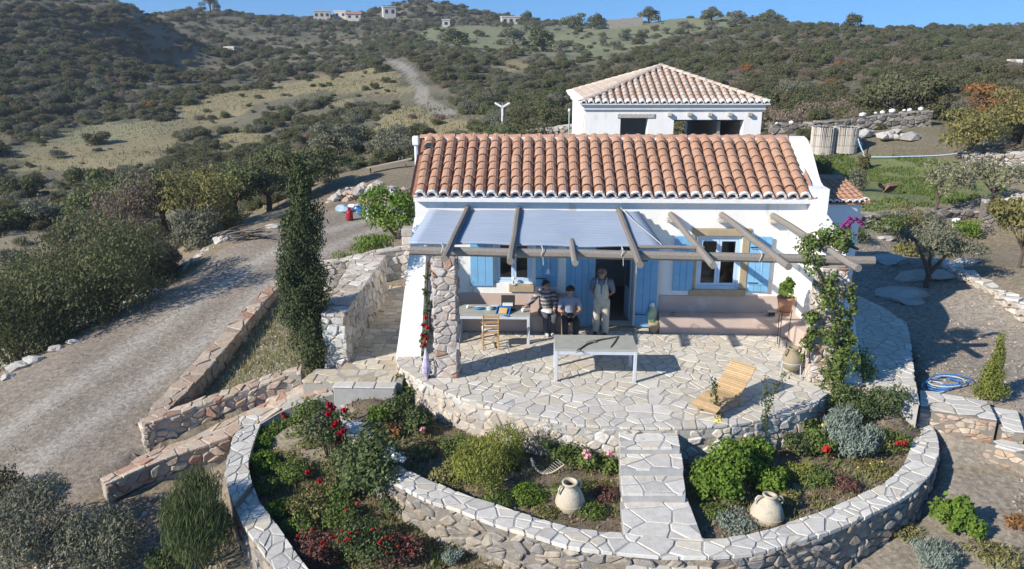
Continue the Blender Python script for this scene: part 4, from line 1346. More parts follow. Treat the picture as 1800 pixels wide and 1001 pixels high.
window(-0.98, -0.02, 1.16, 2.42)
window(4.11, 5.20, 1.06, 2.42)
for x0, x1, z in ((-1.08, .08, 2.44), (3.93, 5.40, 2.44)):
    obj('lintel', box(x0, x1, FY_ - .05, FY_ + .08, z, z + .20, .015), M['sandstone'], hs)
obj('sill', box(-.62, .02, FY_ - .09, FY_ + .06, .95, 1.155, .012), M['sandstone'], hs)
obj('sill', box(3.95, 5.38, FY_ - .08, FY_ + .06, .885, 1.055, .012), M['sandstone'], hs)
obj('jamb_stone', box(5.205, 5.385, FY_ - .025, FY_ + .05, 1.06, 2.435, .01), M['sandstone'], hs)
obj('jamb_stone', box(3.97, 4.105, FY_ - .02, FY_ + .05, 1.06, 2.435, .01), M['sandstone'], hs)


def shutter(hinge, ang, w, z0, z1, boards=3, side=1):
    """board shutter hung at hinge (x, y), turned ang degrees from the wall plane"""
    g = []
    bw = w / boards
    for i in range(boards):
        g.append(box(i * bw + .003, (i + 1) * bw - .003, -.02, .016, z0, z1, .004))
    c = math.radians(ang)
    Mx = Matrix.Translation((hinge[0], hinge[1], 0)) @ Matrix.Rotation(c, 4, 'Z')
    o = obj('shutter', xf(join(*g), Mx), M['blue'], hs)
    h = z1 - z0
    for t in (.13, .78):
        obj('batten', xf(box(.02, w - .02, -.045, -.02, z0 + h * t, z0 + h * t + .09, .004), Mx), M['blue'], o)
        obj('hinge_strap', xf(box(.0, w * .5, -.052, -.046, z0 + h * t + .03, z0 + h * t + .06), Mx), M['dark'], o)
    return o


yS = FY_ - .04
shutter((-1.02, yS), 180 + 0, .58, 1.10, 2.42)      # left window
shutter((.06, yS), 0, .55, 1.10, 2.42)
shutter((4.02, yS), 180 + 3, .50, 1.02, 2.44)
shutter((5.40, yS), -4, .52, 1.02, 2.44)
for hx, an, w in ((1.55, 180 + 12, .5), (2.62, -14, .52)):
    shutter((hx, yS), an, w, .06, 2.26, 3)
shutter((1.06, FY_ - .15), 180 - 35, .28, .06, 2.26, 2)
dr = obj('door', xf(box(0, .48, -.02, .02, .03, 2.25), Matrix.Translation((2.54, FY_ + .45, 0)) @ Matrix.Rotation(math.radians(100), 4, 'Z')), M['paleblue'], hs)
obj('pane', xf(box(.08, .40, -.024, .024, .9, 2.1), Matrix.Translation((2.54, FY_ + .45, 0)) @ Matrix.Rotation(math.radians(100), 4, 'Z')), M['glass'], dr)
obj('handle', xf(tube([(.42, -.03, 1.05), (.42, -.09, 1.05), (.30, -.10, 1.05)], .014, 6), Matrix.Translation((2.54, FY_ + .45, 0)) @ Matrix.Rotation(math.radians(100), 4, 'Z')), M['honeywood'], dr)

# roof: deck, channel tiles, single cover tiles, whitewashed ends, ridge
EA, RI = (19.06, 3.45), (21.3, 4.58)
pitch = math.atan2(RI[1] - EA[1], RI[0] - EA[0])
SL = math.hypot(RI[1] - EA[1], RI[0] - EA[0])
sdir = (0, math.cos(pitch), math.sin(pitch))
NC, NR = 33, 8
X0, X1 = -2.93, 6.70
dx = (X1 - X0) / NC
roof = obj('roof', prism([(EA[0], EA[1] - .05), (RI[0], RI[1] - .05), (23.54, EA[1] - .05), (23.54, EA[1] - .12), (RI[0], RI[1] - .14), (EA[0], EA[1] - .12)], 'x', X0 - .03, X1 + .02), M['channel'], hs)
chan = []
k = 6
for c in range(NC + 1):
    x = X0 + c * dx
    V, Fc = [], []
    for r in range(2):
        for i in range(k + 1):
            a = math.pi * (i / k)
            V.append((x - math.cos(a) * dx * .42, (SL) * r - .04, .045 - math.sin(a) * .06))
    for i in range(k): Fc.append((i, k + 1 + i, k + 2 + i, i + 1))
    chan.append((V, Fc))
Mr = slope_matrix((0, EA[0], EA[1]), (1, 0, 0), sdir)
cv = obj('channel_tiles', xf(join(*chan), Mr), M['channel'], roof)
cv['kind'] = 'stuff'
row = SL / NR
tme = mesh('roof_tile', *tile_vf(row * 1.28, dx * .455, dx * .39), M['tile'])
sme = mesh('whitewashed_tile_end', *scallop_vf(dx * .44), M['whitewash'])
rng = random.Random(8)
for c in range(NC):
    x = X0 + (c + .5) * dx
    for r in range(NR):
        o = (x + rng.uniform(-.008, .008), 0, 0)
        Mt = Mr @ Matrix.Translation((o[0], r * row + rng.uniform(-.012, .012), .03)) @ Matrix.Rotation(-.075, 4, 'X') @ Matrix.Rotation(rng.uniform(-.02, .02), 4, 'Z')
        Mt = Mr @ Matrix.Translation((o[0], r * row - (.05 if r == 0 else 0) + rng.uniform(-.02, .02), .052 + rng.uniform(-.006, .006))) @ Matrix.Rotation(-.085, 4, 'X') @ Matrix.Rotation(rng.uniform(-.045, .045), 4, 'Z')
        place('roof_tile', tme, Mt, roof)
    place('whitewashed_tile_end', sme, Mr @ Matrix.Translation((x, -.056, .054)) @ Matrix.Rotation(-.085, 4, 'X'), roof)
rme = mesh('ridge_tile', *tile_vf(.50, .125, .105), M['tile'])
for i in range(22):
    Mt = Matrix.Translation((X1 - .02 - i * .44, RI[0], RI[1] + .03)) @ Matrix.Rotation(math.pi / 2, 4, 'Z') @ Matrix.Rotation(-.03, 4, 'X')
    place('ridge_tile', rme, Mt, roof)
bt = []
obj('eave_mortar', box(X0 - .03, X1 + .02, EA[0] - .012, FY_ - .002, 3.30, 3.452), M['whitewash'], roof)
obj('ridge_mortar', box(X0, X1, RI[0] - .11, RI[0] + .11, RI[1] - .08, RI[1] + .05), M['whitewash'], roof)
vp = obj('vent_pipe', tube([(-3.08, 20.6, 3.3), (-3.08, 20.6, 4.48)], .05, 8), M['white_paint'], hs)
obj('pipe_cap', box(-3.16, -3.0, 20.5, 20.7, 4.485, 4.72, .02), M['white_paint'], vp)

# ------------------------------------------------------------------ round cornered annex at the right end
an = root('annex', (7.8, 20.8, 0), 'small white annex with rounded corner and little tiled roof beside the gable', 'annex')
ax = [(7.14, 19.72), (7.95, 19.72), (8.15, 19.78), (8.3, 19.92), (8.38, 20.15), (8.4, 20.4), (8.4, 22.2), (7.14, 22.2)]
obj('wall', prism(ax, 'z', -.4, 3.16), M['plaster'], an)
ar = obj('roof', prism([(p[0] + (0.06 if p[0] > 7.5 else 0), p[1] - (.07 if p[1] < 21 else 0)) for p in ax], 'z', 3.165, 3.20), M['channel'], an)
tm2 = mesh('roof_tile', *tile_vf(.36, .072, .06), M['tile'])
sm2 = mesh('whitewashed_tile_end', *scallop_vf(.075, .05), M['whitewash'])
pa = math.radians(9)
for c in range(8):
    x = 7.23 + c * .165
    y0 = 19.62 if x < 8.0 else 19.62 + (x - 8.0) ** 2 * 1.7
    Ms = slope_matrix((x, y0, 3.21), (1, 0, 0), (0, math.cos(pa), math.sin(pa)))
    for r in range(7):
        place('roof_tile', tm2, Ms @ Matrix.Translation((rng.uniform(-.006, .006), r * .27, .03)) @ Matrix.Rotation(-.08, 4, 'X'), ar)
    place('whitewashed_tile_end', sm2, Ms @ Matrix.Translation((0, -.01, .032)), ar)
obj('deck', prism([(19.64, 3.205), (21.6, 3.51), (22.2, 3.51), (22.2, 3.205)], 'x', 7.145, 8.44), M['channel'], ar)

# ------------------------------------------------------------------ second white house behind
B0 = (2.0, 32.0, 1.2)
BR = math.radians(2.0)
bh = root('back_house', B0, 'square white unfinished house with pale hipped tile roof behind the main roof', 'house', rz=BR)
BW, BD, BE = 7.05, 6.2, 3.42           # width, depth, eave height above its base
L = dict(local=True)
obj('front_wall', holed_wall(0, BW, -.6, BE, 0, .45, [(1.42, 2.52, .2, 2.92), (3.55, 6.35, 1.0, 2.86)]), M['plaster'], bh, **L)
obj('side_wall', box(0, .45, .45, BD, -.6, BE), M['plaster'], bh, **L)
obj('side_wall', box(BW - .45, BW, .45, BD, -.6, BE), M['plaster'], bh, **L)
obj('back_wall', holed_wall(.45, BW - .45, -.6, BE, BD - .45, .45, [(4.2, 5.4, .9, 2.75)]), M['plaster'], bh, **L)
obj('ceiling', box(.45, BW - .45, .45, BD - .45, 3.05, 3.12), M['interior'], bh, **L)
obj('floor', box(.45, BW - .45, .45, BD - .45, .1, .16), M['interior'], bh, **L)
obj('partition', box(5.42, 5.54, .45, BD - .45, .17, 3.04), M['interior'], bh, **L)
obj('window_frame', box(3.552, 6.348, .2, .28, 2.79, 2.858), M['dark'], bh, **L)
obj('lintel', box(1.28, 2.78, -.05, .1, 2.925, 3.10, .02), M['rock'], bh, **L)
cor = []
for (a, b, z0, z1) in ((.10, .10, BE - .16, BE), (.17, .17, BE + .002, BE + .07)):
    cor.append(box(-a, BW + a, -b, BD + b, z0, z1, .01))
obj('cornice', join(*cor), M['plaster'], bh, **L)
for i in range(5):
    x = 3.35 + i * .80
    obj('beam_end', box(x - .09, x + .09, -.16, .1, BE - .42, BE - .28, .02), M['rock'], bh, **L)
for i in range(9):
    obj('corner_stone', box(-.012, .09, .12 + (i % 2) * .1, .42 + (i % 2) * .1, .4 + i * .3, .66 + i * .3, .01), M['redrock'], bh, **L)
z0, apx = BE + .09, (BW / 2, BD / 2, BE + 1.38)
e = .22
C4 = [(-e, -e, z0), (BW + e, -e, z0), (BW + e, BD + e, z0), (-e, BD + e, z0)]
br = obj('roof', (C4 + [apx], [(0, 1, 4), (1, 2, 4), (2, 3, 4), (3, 0, 4), (3, 2, 1, 0)]), M['channel'], bh, **L)
tm3 = mesh('roof_tile', *tile_vf(.40, .108, .09, k=5), M['tile_pale'])
sm3 = mesh('whitewashed_tile_end', *scallop_vf(.118, .26, k=5), M['whitewash'])
def hip_face(o, xd, inward, length, n, tiles=True):
    """cover tiles running up one face of the hipped roof"""
    o, xd, inward = Vector(o), Vector(xd), Vector(inward)
    rise = apx[2] - z0
    half = inward.length
    s = (inward + Vector((0, 0, rise))).normalized()
    SLn = math.hypot(half, rise)
    for c in range(n):
        t = (c + .5) / n
        u = o + xd * (length * t)
        reach = SLn * (1 - abs(2 * t - 1))
        Ms = slope_matrix(u, xd, s)
        r = 0
        while r * .32 < reach - .12:
            place('roof_tile', tm3, Ms @ Matrix.Translation((rng.uniform(-.008, .008), r * .32 - .03, .035)) @ Matrix.Rotation(-.08, 4, 'X'), br, True)
            r += 1
        place('whitewashed_tile_end', sm3, Ms @ Matrix.Translation((0, -.045, .037)) @ Matrix.Rotation(-.06, 4, 'X'), br, True)
hip_face(C4[0], (1, 0, 0), (0, BD / 2 + e, 0), BW + 2 * e, 26)
hip_face(C4[3], (0, -1, 0), (BW / 2 + e, 0, 0), BD + 2 * e, 20)
hme = mesh('hip_tile', *tile_vf(.48, .13, .11), M['tile_pale'])
for cnr in (C4[0], C4[1], C4[3]):
    a, b = Vector(cnr), Vector(apx)
    d = (b - a)
    n = int(d.length / .36)
    x = d.cross(Vector((0, 0, 1))).normalized()
    for i in range(n):
        place('hip_tile', hme, slope_matrix(a + d * (i / n) + Vector((0, 0, .05)), x, d) @ Matrix.Rotation(-.04, 4, 'X'), br, True)
obj('eave_mortar', box(-e - .02, BW + e + .02, -e - .02, BD + e + .02, z0 - .055, z0 - .002, .01), M['whitewash'], br, **L)

# ------------------------------------------------------------------ pergola with stone pillars
pe = root('pergola', (2.2, 16.15, 0), 'weathered timber pergola on two stone pillars shading the terrace', 'pergola')
def pillar(x0, x1, y0, y1, z1, seed):
    p = obj('pillar', box(x0 + .03, x1 - .03, y0 + .03, y1 - .03, 0.0, z1), M['mortar_pale'], pe)
    for fm, L in ((lambda u, v: (np.array([x0 + .025 + u, y0 + .03, z1 - v]), np.array([0, -1.0, 0])), x1 - x0 - .05),
                  (lambda u, v: (np.array([x1 - .03, y0 + .025 + u, z1 - v]), np.array([1.0, 0, 0])), y1 - y0 - .05),
                  (lambda u, v: (np.array([x0 + .03, y0 + .025 + u, z1 - v]), np.array([-1.0, 0, 0])), y1 - y0 - .05)):
        lay(crazy(rect(L, z1), .205, .018, seed, flat=1.5, round_=True, jit=.55), fm, .03, .03, .022, seed, 'pillar_stone', M['pillar'], p, 200, rough=.015)
        seed += 1
pillar(-2.16, -1.62, 15.88, 16.40, 2.72, 301)
pillar(5.98, 6.56, 15.88, 16.42, 2.58, 311)


def beam(name, a, b, w, h, seed, round_=False):
    """weathered timber with slightly wandering faces"""
    a, b = Vector(a), Vector(b)
    d = b - a
    L = d.length
    d.normalize()
    s = d.cross(Vector((0, 0, 1))).normalized()
    n = s.cross(d)
    N = max(6, int(L / .35))
    V, Fc = [], []
    kk = 8
    for i in range(N + 1):
        t = i / N
        c = a + d * (L * t) + n * (mnoise.noise(Vector((seed, t * L * .7, 0))) * .022) + s * (mnoise.noise(Vector((seed + 9, t * L * .7, 0))) * .02)
        for j in range(kk):
            an_ = 2 * math.pi * (j + .5) / kk
            cx, sy = math.cos(an_), math.sin(an_)
            q = 1.0 if round_ else 1.0 / max(abs(cx), abs(sy)) * .96
            g = 1 + .05 * mnoise.noise(Vector((seed * 3 + j, t * L * 1.4, 1)))
            V.append(tuple(c + s * (cx * q * w / 2 * g) + n * (sy * q * h / 2 * g)))
    for i in range(N):
        for j in range(kk):
            Fc.append((i * kk + j, i * kk + (j + 1) % kk, (i + 1) * kk + (j + 1) % kk, (i + 1) * kk + j))
    Fc += [tuple(range(kk - 1, -1, -1)), tuple(range(N * kk, (N + 1) * kk))]
    return obj(name, (V, Fc), M['greywood'], pe)


beam('front_beam', (-2.62, 16.15, 2.825), (7.14, 16.15, 2.685), .19, .19, 1)
raf = [(-1.64, -1.79, 3.10, 2.85, 0), (-.38, -.455, 3.08, 2.80, 0), (2.1, 2.13, 3.06, 2.76, 0), (3.38, 3.58, 2.98, 2.75, 1), (4.63, 5.07, 2.98, 2.74, 1), (5.88, 6.44, 2.97, 2.72, 1)]
for i, (xa, xb, za, zb, rd_) in enumerate(raf):
    beam('rafter', (xa, 19.22, za), (xb, 15.2, zb + .06), .15, .15, 10 + i, bool(rd_))
    if rd_: obj('wall_stub', box(xa - .11, xa + .09, 19.02, 19.238, za - .17, za - .075, .015), M['rock'], pe)
beam('rafter', (.83, 16.9, 2.87), (.835, 15.25, 2.83), .13, .14, 30)
beam('batten', (2.2, 16.34, 2.89), (3.62, 16.34, 2.875), .09, .075, 33)

# corrugated sheet: ridges run along the house
nx, ny = 24, 24 * 8
V, Fc = [], []
for j in range(ny + 1):
    t = j / ny
    y = 19.2 + (16.42 - 19.2) * t
    for i in range(nx + 1):
        s = i / nx
        xl, xr = -2.60 - .10 * t, 2.60 + .17 * t
        z = 3.045 - .125 * t + .030 * math.sin(2 * math.pi * t * 22) - .012 * math.sin(s * 9 + t * 2) + .01 * math.sin(s * 23 + 1.3) - .05 * s * t
        V.append((xl + (xr - xl) * s, y, z))
for j in range(ny):
    for i in range(nx):
        a = j * (nx + 1) + i
        Fc.append((a, a + 1, a + nx + 2, a + nx + 1))
sh = obj('roof_sheet', (V, Fc), M['sheet'], pe, smooth=True)
md = sh.modifiers.new('thickness', 'SOLIDIFY'); md.thickness = .004

# ------------------------------------------------------------------ foliage helpers
def unit(v):
    return v / (np.linalg.norm(v, axis=-1, keepdims=True) + 1e-9)


def foliage(lumps, n, size, aspect=0.5, seed=0, lo=-0.35, shell=0.35, up=0.25, wild=0.6):
    """n single leaves spread over the outer part of a set of ellipsoids (cx, cy, cz, rx, ry, rz)"""
    rng = np.random.default_rng(seed)
    Lm = np.array(lumps, float)
    w = Lm[:, 3] * Lm[:, 5] + Lm[:, 3] * Lm[:, 4]
    k = rng.choice(len(Lm), n, p=w / w.sum())
    d = unit(rng.normal(size=(n, 3)))
    d[:, 2] = np.where(d[:, 2] < lo, -d[:, 2] * 0.6, d[:, 2])
    d = unit(d)
    rad = 1 - shell * rng.random(n) ** 1.6 + 0.09 * rng.normal(size=n)
    c = Lm[k]
    p = c[:, :3] + d * c[:, 3:6] * rad[:, None]
    nrm = unit(d + wild * rng.normal(size=(n, 3)) + np.array([0, 0, up]))
    a = unit(np.cross(nrm, rng.normal(size=(n, 3))) + np.array([0, 0, up * 1.2]))
    b = unit(np.cross(nrm, a))
    s = size * (0.6 + 0.8 * rng.random(n))[:, None]
    V = np.stack([p - a * s * .5, p + b * s * aspect * .5, p + a * s * .5, p - b * s * aspect * .5], 1).reshape(-1, 3)
    return V, np.arange(4 * n).reshape(n, 4)


def blades(x, y, z, h, w, seed, lean=0.45):
    """upright narrow blades standing at the points"""
    rng = np.random.default_rng(seed)
    n = len(x)
    p = np.stack([x, y, z], 1)
    az = rng.random(n) * 6.283
    s = np.stack([np.cos(az), np.sin(az), np.zeros(n)], 1)
    l = np.stack([-np.sin(az), np.cos(az), np.zeros(n)], 1) * (rng.random(n) * lean)[:, None] + np.array([0, 0, 1])
    hh = (h * (0.5 + rng.random(n)))[:, None]
    ww = (w * (0.6 + 0.8 * rng.random(n)))[:, None]
    V = np.stack([p - s * ww, p + s * ww, p + l * hh * .6 + s * ww * .7, p + l * hh], 1).reshape(-1, 3)
    return V, np.arange(4 * n).reshape(n, 4)


def scatter(poly, n, seed):
    rng = np.random.default_rng(seed)
    P = np.array([p[:2] for p in poly])
    lo, hi = P.min(0), P.max(0)
    out = np.zeros((0, 2))
    while len(out) < n:
        q = lo + (hi - lo) * rng.random((n * 2, 2))
        out = np.vstack([out, q[in_poly(q[:, 0], q[:, 1], poly)]])
    return out[:n, 0], out[:n, 1]


def stuff(name, vf, m, label):
    o = link(name, np_mesh(name, vf[0], vf[1], m))
    return tag(o, label, None, None, 'stuff')


def dome(seed, n=8, r=1.0, flat=0.8, spread=0.55, z0=0.45, skirt=0):
    """lumps of a rounded, uneven shrub about r in radius standing on the ground"""
    rng = np.random.default_rng(seed)
    out = [(0, 0, r * z0, r * .72, r * .72, r * flat * .72)]
    for i in range(n):
        a = 6.283 * (i + rng.random() * .8) / n
        q = spread * r * (.55 + .6 * rng.random())
        rr = r * (.28 + .26 * rng.random())
        out.append((math.cos(a) * q, math.sin(a) * q, r * (.25 + .75 * rng.random() * flat), rr, rr, rr * (.75 + .3 * rng.random())))
    for i in range(skirt):
        a = 6.283 * (i + rng.random()) / skirt
        out.append((math.cos(a) * r * .62, math.sin(a) * r * .62, r * .2, r * .4, r * .4, r * .3))
    return out


def lmp(lumps, s=(1, 1, 1), o=(0, 0, 0)):
    return [(c[0] * s[0] + o[0], c[1] * s[1] + o[1], c[2] * s[2] + o[2], c[3] * s[0], c[4] * s[1], c[5] * s[2]) for c in lumps]


def stems_vf(n, r, h, rad, seed, spread=0.6, k=5):
    rng = random.Random(seed)
    out = []
    for i in range(n):
        a = rng.uniform(0, 6.283)
        e = spread * r * rng.uniform(.3, 1)
        hh = h * rng.uniform(.6, 1)
        pts = [(rng.uniform(-.06, .06) * r, rng.uniform(-.06, .06) * r, -.05), (math.cos(a) * e * .45, math.sin(a) * e * .45, hh * .5), (math.cos(a) * e, math.sin(a) * e, hh)]
        out.append(tube(pts, [rad, rad * .7, rad * .3], k))
    return join(*out)


FLOWER = {}
def flower_mesh(key, r):
    if (key, r) not in FLOWER:
        V, Q = foliage([(0, 0, 0, r, r, r * .8)], 26, r * 1.1, .9, 3, lo=-1, shell=.4)
        FLOWER[(key, r)] = np_mesh('flower', V, Q, L_[key])
    return FLOWER[(key, r)]


def plant(name, label, cat, base, lumps, n, size, m, aspect=.5, seed=0, stems=None, flowers=(), group=None, stem_mat='bark', up=.25, shell=.35, wild=.6, leaf='foliage', extra=None):
    """a plant standing at base: foliage, stems and single flowers are its parts"""
    r = root(name, tuple(base), label, cat, group)
    V, Q = foliage(lumps, n, size, aspect, seed, up=up, shell=shell, wild=wild)
    f = link(leaf, np_mesh(leaf, V, Q, L_[m]), r)
    if stems: obj('stem', stems, M[stem_mat], r, local=True)
    for key, rad, pts in flowers:
        me = flower_mesh(key, rad)
        for p in pts:
            link('flower', me, r, p)
    return r


# ------------------------------------------------------------------ scrub on the hills: 300 largest of each kind are single things, the rest one object each
KINDS = {
    'evergreen_shrub': ('oak', 'dark evergreen shrub on the scrub covered hillside', 1.0, .12, .6, 3000),
    'lentisk_shrub': ('lentisk', 'mid green rounded shrub on the scrub covered hillside', 1.0, .115, .55, 3000),
    'heather_shrub': ('heather', 'dry grey brown shrub on the hillside', .8, .11, .35, 2600),
    'wild_olive': ('olive', 'grey green wild olive bush on the hillside', 1.1, .115, .42, 2800),
    'rusty_shrub': ('rust', 'rust coloured autumn shrub on the hillside', .9, .12, .55, 2400),
}
PROTO = {}
for ki, (nm, (lm, lab, fl, sz, asp, n)) in enumerate(KINDS.items()):
    PROTO[nm] = []
    for v in range(3):
        V, Q = foliage(dome(100 + ki * 10 + v, 9, 1, .85 * fl, .6), n, sz, asp, 50 + ki * 3 + v, up=.35, shell=.3)
        sv, sf = stems_vf(5, 1, .8, .05, ki * 3 + v)
        nv = len(V)
        me = bpy.data.meshes.new(nm)
        F4 = [tuple(q) for q in Q] + [tuple(i + nv for i in f) for f in sf]
        me.from_pydata([tuple(p) for p in V] + sv, [], F4)
        me.materials.append(L_[lm]); me.materials.append(M['bark'])
        me.polygons.foreach_set('material_index', [0] * len(Q) + [1] * len(sf))
        PROTO[nm].append(me)

rg = np.random.default_rng(77)
PTS = []
ang0, ang1 = math.radians(90 + 1.6 - 40), math.radians(90 + 1.6 + 40)
def ring(r0, r1, sp):
    A = (ang1 - ang0) * (r1 * r1 - r0 * r0) / 2
    n = int(A / (sp * sp))
    r = np.sqrt(rg.random(n) * (r1 * r1 - r0 * r0) + r0 * r0)
    a = ang0 + (ang1 - ang0) * rg.random(n)
    return np.stack([r * np.cos(a), r * np.sin(a)], 1)
PTS = np.vstack([ring(34, 70, 1.05), ring(70, 130, 1.15), ring(130, 200, 1.65), ring(200, 330, 2.4)])
X, Y = PTS[:, 0], PTS[:, 1]
D = np.hypot(X, Y)
keep = np.ones(len(X), bool)
wob = lambda s: ((fbm(X, Y, 5, s) - .5) * 5, (fbm(X, Y, 5, s + 9) - .5) * 5)
ox, oy = wob(90)
dens = fbm(X, Y, 18, 5)
u = rg.random(len(X))
ux, uy = X / D, Y / D
for p in YELLOW:
    m_ = in_poly(X + ox, Y + oy, p)
    keep &= ~(m_ & (u > .07))
    for kk in (3, 6, 9):
        keep &= ~(in_poly(X + ux * kk, Y + uy * kk, p) & (u > .22))
for p in GREENTERR:
    m_ = in_poly(X, Y, p)
    keep &= ~(m_ & (u > .10))
    for kk in (3, 6, 10):
        keep &= ~(in_poly(X + ux * kk, Y + uy * kk, p) & (u > .3))
for p in (HILL_TRACK,):
    for dxy in ((0, 0), (1.5, 0), (-1.5, 0), (0, 2), (0, -3)):
        keep &= ~in_poly(X + dxy[0], Y + dxy[1], p)
keep &= ~((X > -10) & (X < 22) & (Y < 44))                 # yard, house and meadow
keep &= ~((X > 9) & (X < 24) & (Y < 43))
keep &= ~((X <= -10) & (Y < 40) & (X > -17 + (Y - 30) * .3))
keep &= ~in_poly(X, Y, [(-12, 30), (-3, 30), (-3, 44), (-12, 44)])
keep &= (dens > .30) | (u < .6)
BIGP = [(-13.5, 26), (-45, 24), (-45, 60), (-6, 60), (-10, 44), (-15, 34)]
bx_, by_ = scatter(BIGP, 190, 15)
RIDGE = gpoly([(-60, 14), (100, 12), (215, 14), (285, 110), (200, 185), (80, 215), (-60, 215)])
rx_, ry_ = scatter(RIDGE, 1900, 16)
near_big = in_poly(X, Y, BIGP)
keep &= ~near_big | (u < .35)
nb = len(bx_)
BIG = np.concatenate([np.zeros(keep.sum(), bool), np.ones(nb, bool), np.zeros(len(rx_), bool)])
X, Y = np.concatenate([X[keep], bx_, rx_]), np.concatenate([Y[keep], by_, ry_])
D, u = np.hypot(X, Y), rg.random(len(X))
Z = height(X, Y)
# what grows where
px = proj(np.stack([X, Y, Z], 1))
right = np.clip((X / np.maximum(Y, 1) - .10) / .25, 0, 1)
leftridge = np.clip((-X / np.maximum(Y, 1) - .42) / .12, 0, 1) * np.clip((Y - 95) / 30, 0, 1)
nz = fbm(X, Y, 22, 61)
nz2 = fbm(X, Y, 9, 63)
ws = np.stack([.30 + 1.3 * (nz - .45) + .5 * right * (nz2 > .5),
               .40 + 1.2 * (.55 - nz),
               .34 + .8 * right * (nz2 < .55) + .95 * leftridge + .8 * np.clip(.42 - nz2, 0, 1),
               .30 + .3 * (nz2 - .5) - .15 * right,
               .004 + .007 * right], 1).clip(0.004, None)
cw = np.cumsum(ws / ws.sum(1, keepdims=True), 1)
kind = (u[:, None] > cw).sum(1).clip(0, 4)
S = (.36 + .95 * rg.random(len(X)) ** 2.6) * np.where(kind == 2, .75, 1.0) * np.interp(D, [34, 120, 300], [.8, 1.0, 1.35])
S *= np.where(kind == 0, 1.15, 1)
S *= np.where(BIG, 1.25, 1)
S = np.minimum(S, np.where(BIG, 2.3, 1.9))
RZ = rg.random(len(X)) * 6.283
VAR = rg.integers(0, 3, len(X))
ZS = .62 + .45 * rg.random(len(X))
inview = (px[:, 0] > -60) & (px[:, 0] < 1860) & (px[:, 1] < 460)
for ki, nm in enumerate(KINDS):
    lm, lab = KINDS[nm][:2]
    ids = np.where(kind == ki)[0]
    score = np.where(inview[ids], S[ids] / D[ids], 0)
    order = ids[np.argsort(-score)]
    single, rest = order[:300], order[300:]
    firsts = {}
    for i in single:
        o = link(nm, PROTO[nm][VAR[i]])
        o.location = (X[i], Y[i], Z[i] - .12 * S[i])
        o.rotation_euler = (0, 0, RZ[i])
        o.scale = (S[i], S[i], S[i] * ZS[i])
        where = ('just beyond the yard and drive' if D[i] < 52 else 'on the hill right of the back house' if px[i, 0] > 1200 else 'on the middle slope behind the two houses' if px[i, 0] > 720 else
                 'on the lower slope left of the dirt track' if px[i, 1] > 160 else 'high on the slope left of the dirt track')
        tag(o, lab.split(' on ')[0] + ' ' + where, 'shrub', nm.replace('_', ' ') + 's ' + where, 'thing')
        firsts.setdefault(int(VAR[i]), o)
    if len(rest) == 0 or len(firsts) < 3: continue
    me = bpy.data.meshes.new(nm + '_scrub')
    me.vertices.add(len(rest))
    me.vertices.foreach_set('co', np.stack([X[rest], Y[rest], Z[rest] - .12 * S[rest]], 1).astype(np.float32).ravel())
    a = me.attributes.new('turn', 'FLOAT_VECTOR', 'POINT')
    a.data.foreach_set('vector', np.stack([np.zeros(len(rest)), np.zeros(len(rest)), RZ[rest]], 1).astype(np.float32).ravel())
    a = me.attributes.new('size', 'FLOAT_VECTOR', 'POINT')
    a.data.foreach_set('vector', np.stack([S[rest], S[rest], S[rest] * ZS[rest]], 1).astype(np.float32).ravel())
    a = me.attributes.new('variant', 'INT', 'POINT')
    a.data.foreach_set('value', VAR[rest].astype(np.int32))
    ng = bpy.data.node_groups.new('scatter_' + nm, 'GeometryNodeTree')
    ng.interface.new_socket('Geometry', in_out='INPUT', socket_type='NodeSocketGeometry')
    ng.interface.new_socket('Geometry', in_out='OUTPUT', socket_type='NodeSocketGeometry')
    N_, K_ = ng.nodes.new, ng.links.new
    gi, go = N_('NodeGroupInput'), N_('NodeGroupOutput')
    iop = N_('GeometryNodeInstanceOnPoints'); iop.inputs['Pick Instance'].default_value = True
    jn = N_('GeometryNodeJoinGeometry')
    for v in range(3):
        oi = N_('GeometryNodeObjectInfo'); oi.transform_space = 'ORIGINAL'
        oi.inputs['Object'].default_value = firsts[v]; oi.inputs['As Instance'].default_value = True
        K_(oi.outputs['Geometry'], jn.inputs[0])
    for an_, typ, sock in (('turn', 'FLOAT_VECTOR', 'Rotation'), ('size', 'FLOAT_VECTOR', 'Scale'), ('variant', 'INT', 'Instance Index')):
        na = N_('GeometryNodeInputNamedAttribute'); na.data_type = typ; na.inputs[0].default_value = an_
        K_(na.outputs[0], iop.inputs[sock])
    K_(gi.outputs[0], iop.inputs['Points']); K_(jn.outputs[0], iop.inputs['Instance']); K_(iop.outputs[0], go.inputs[0])
    o = link(nm + '_scrub', me)
    md = o.modifiers.new('scatter', 'NODES'); md.node_group = ng
    tag(o, 'far ' + lab.replace('shrub', 'scrub').replace('bush', 'scrub') + ', too many to count', None, None, 'stuff')

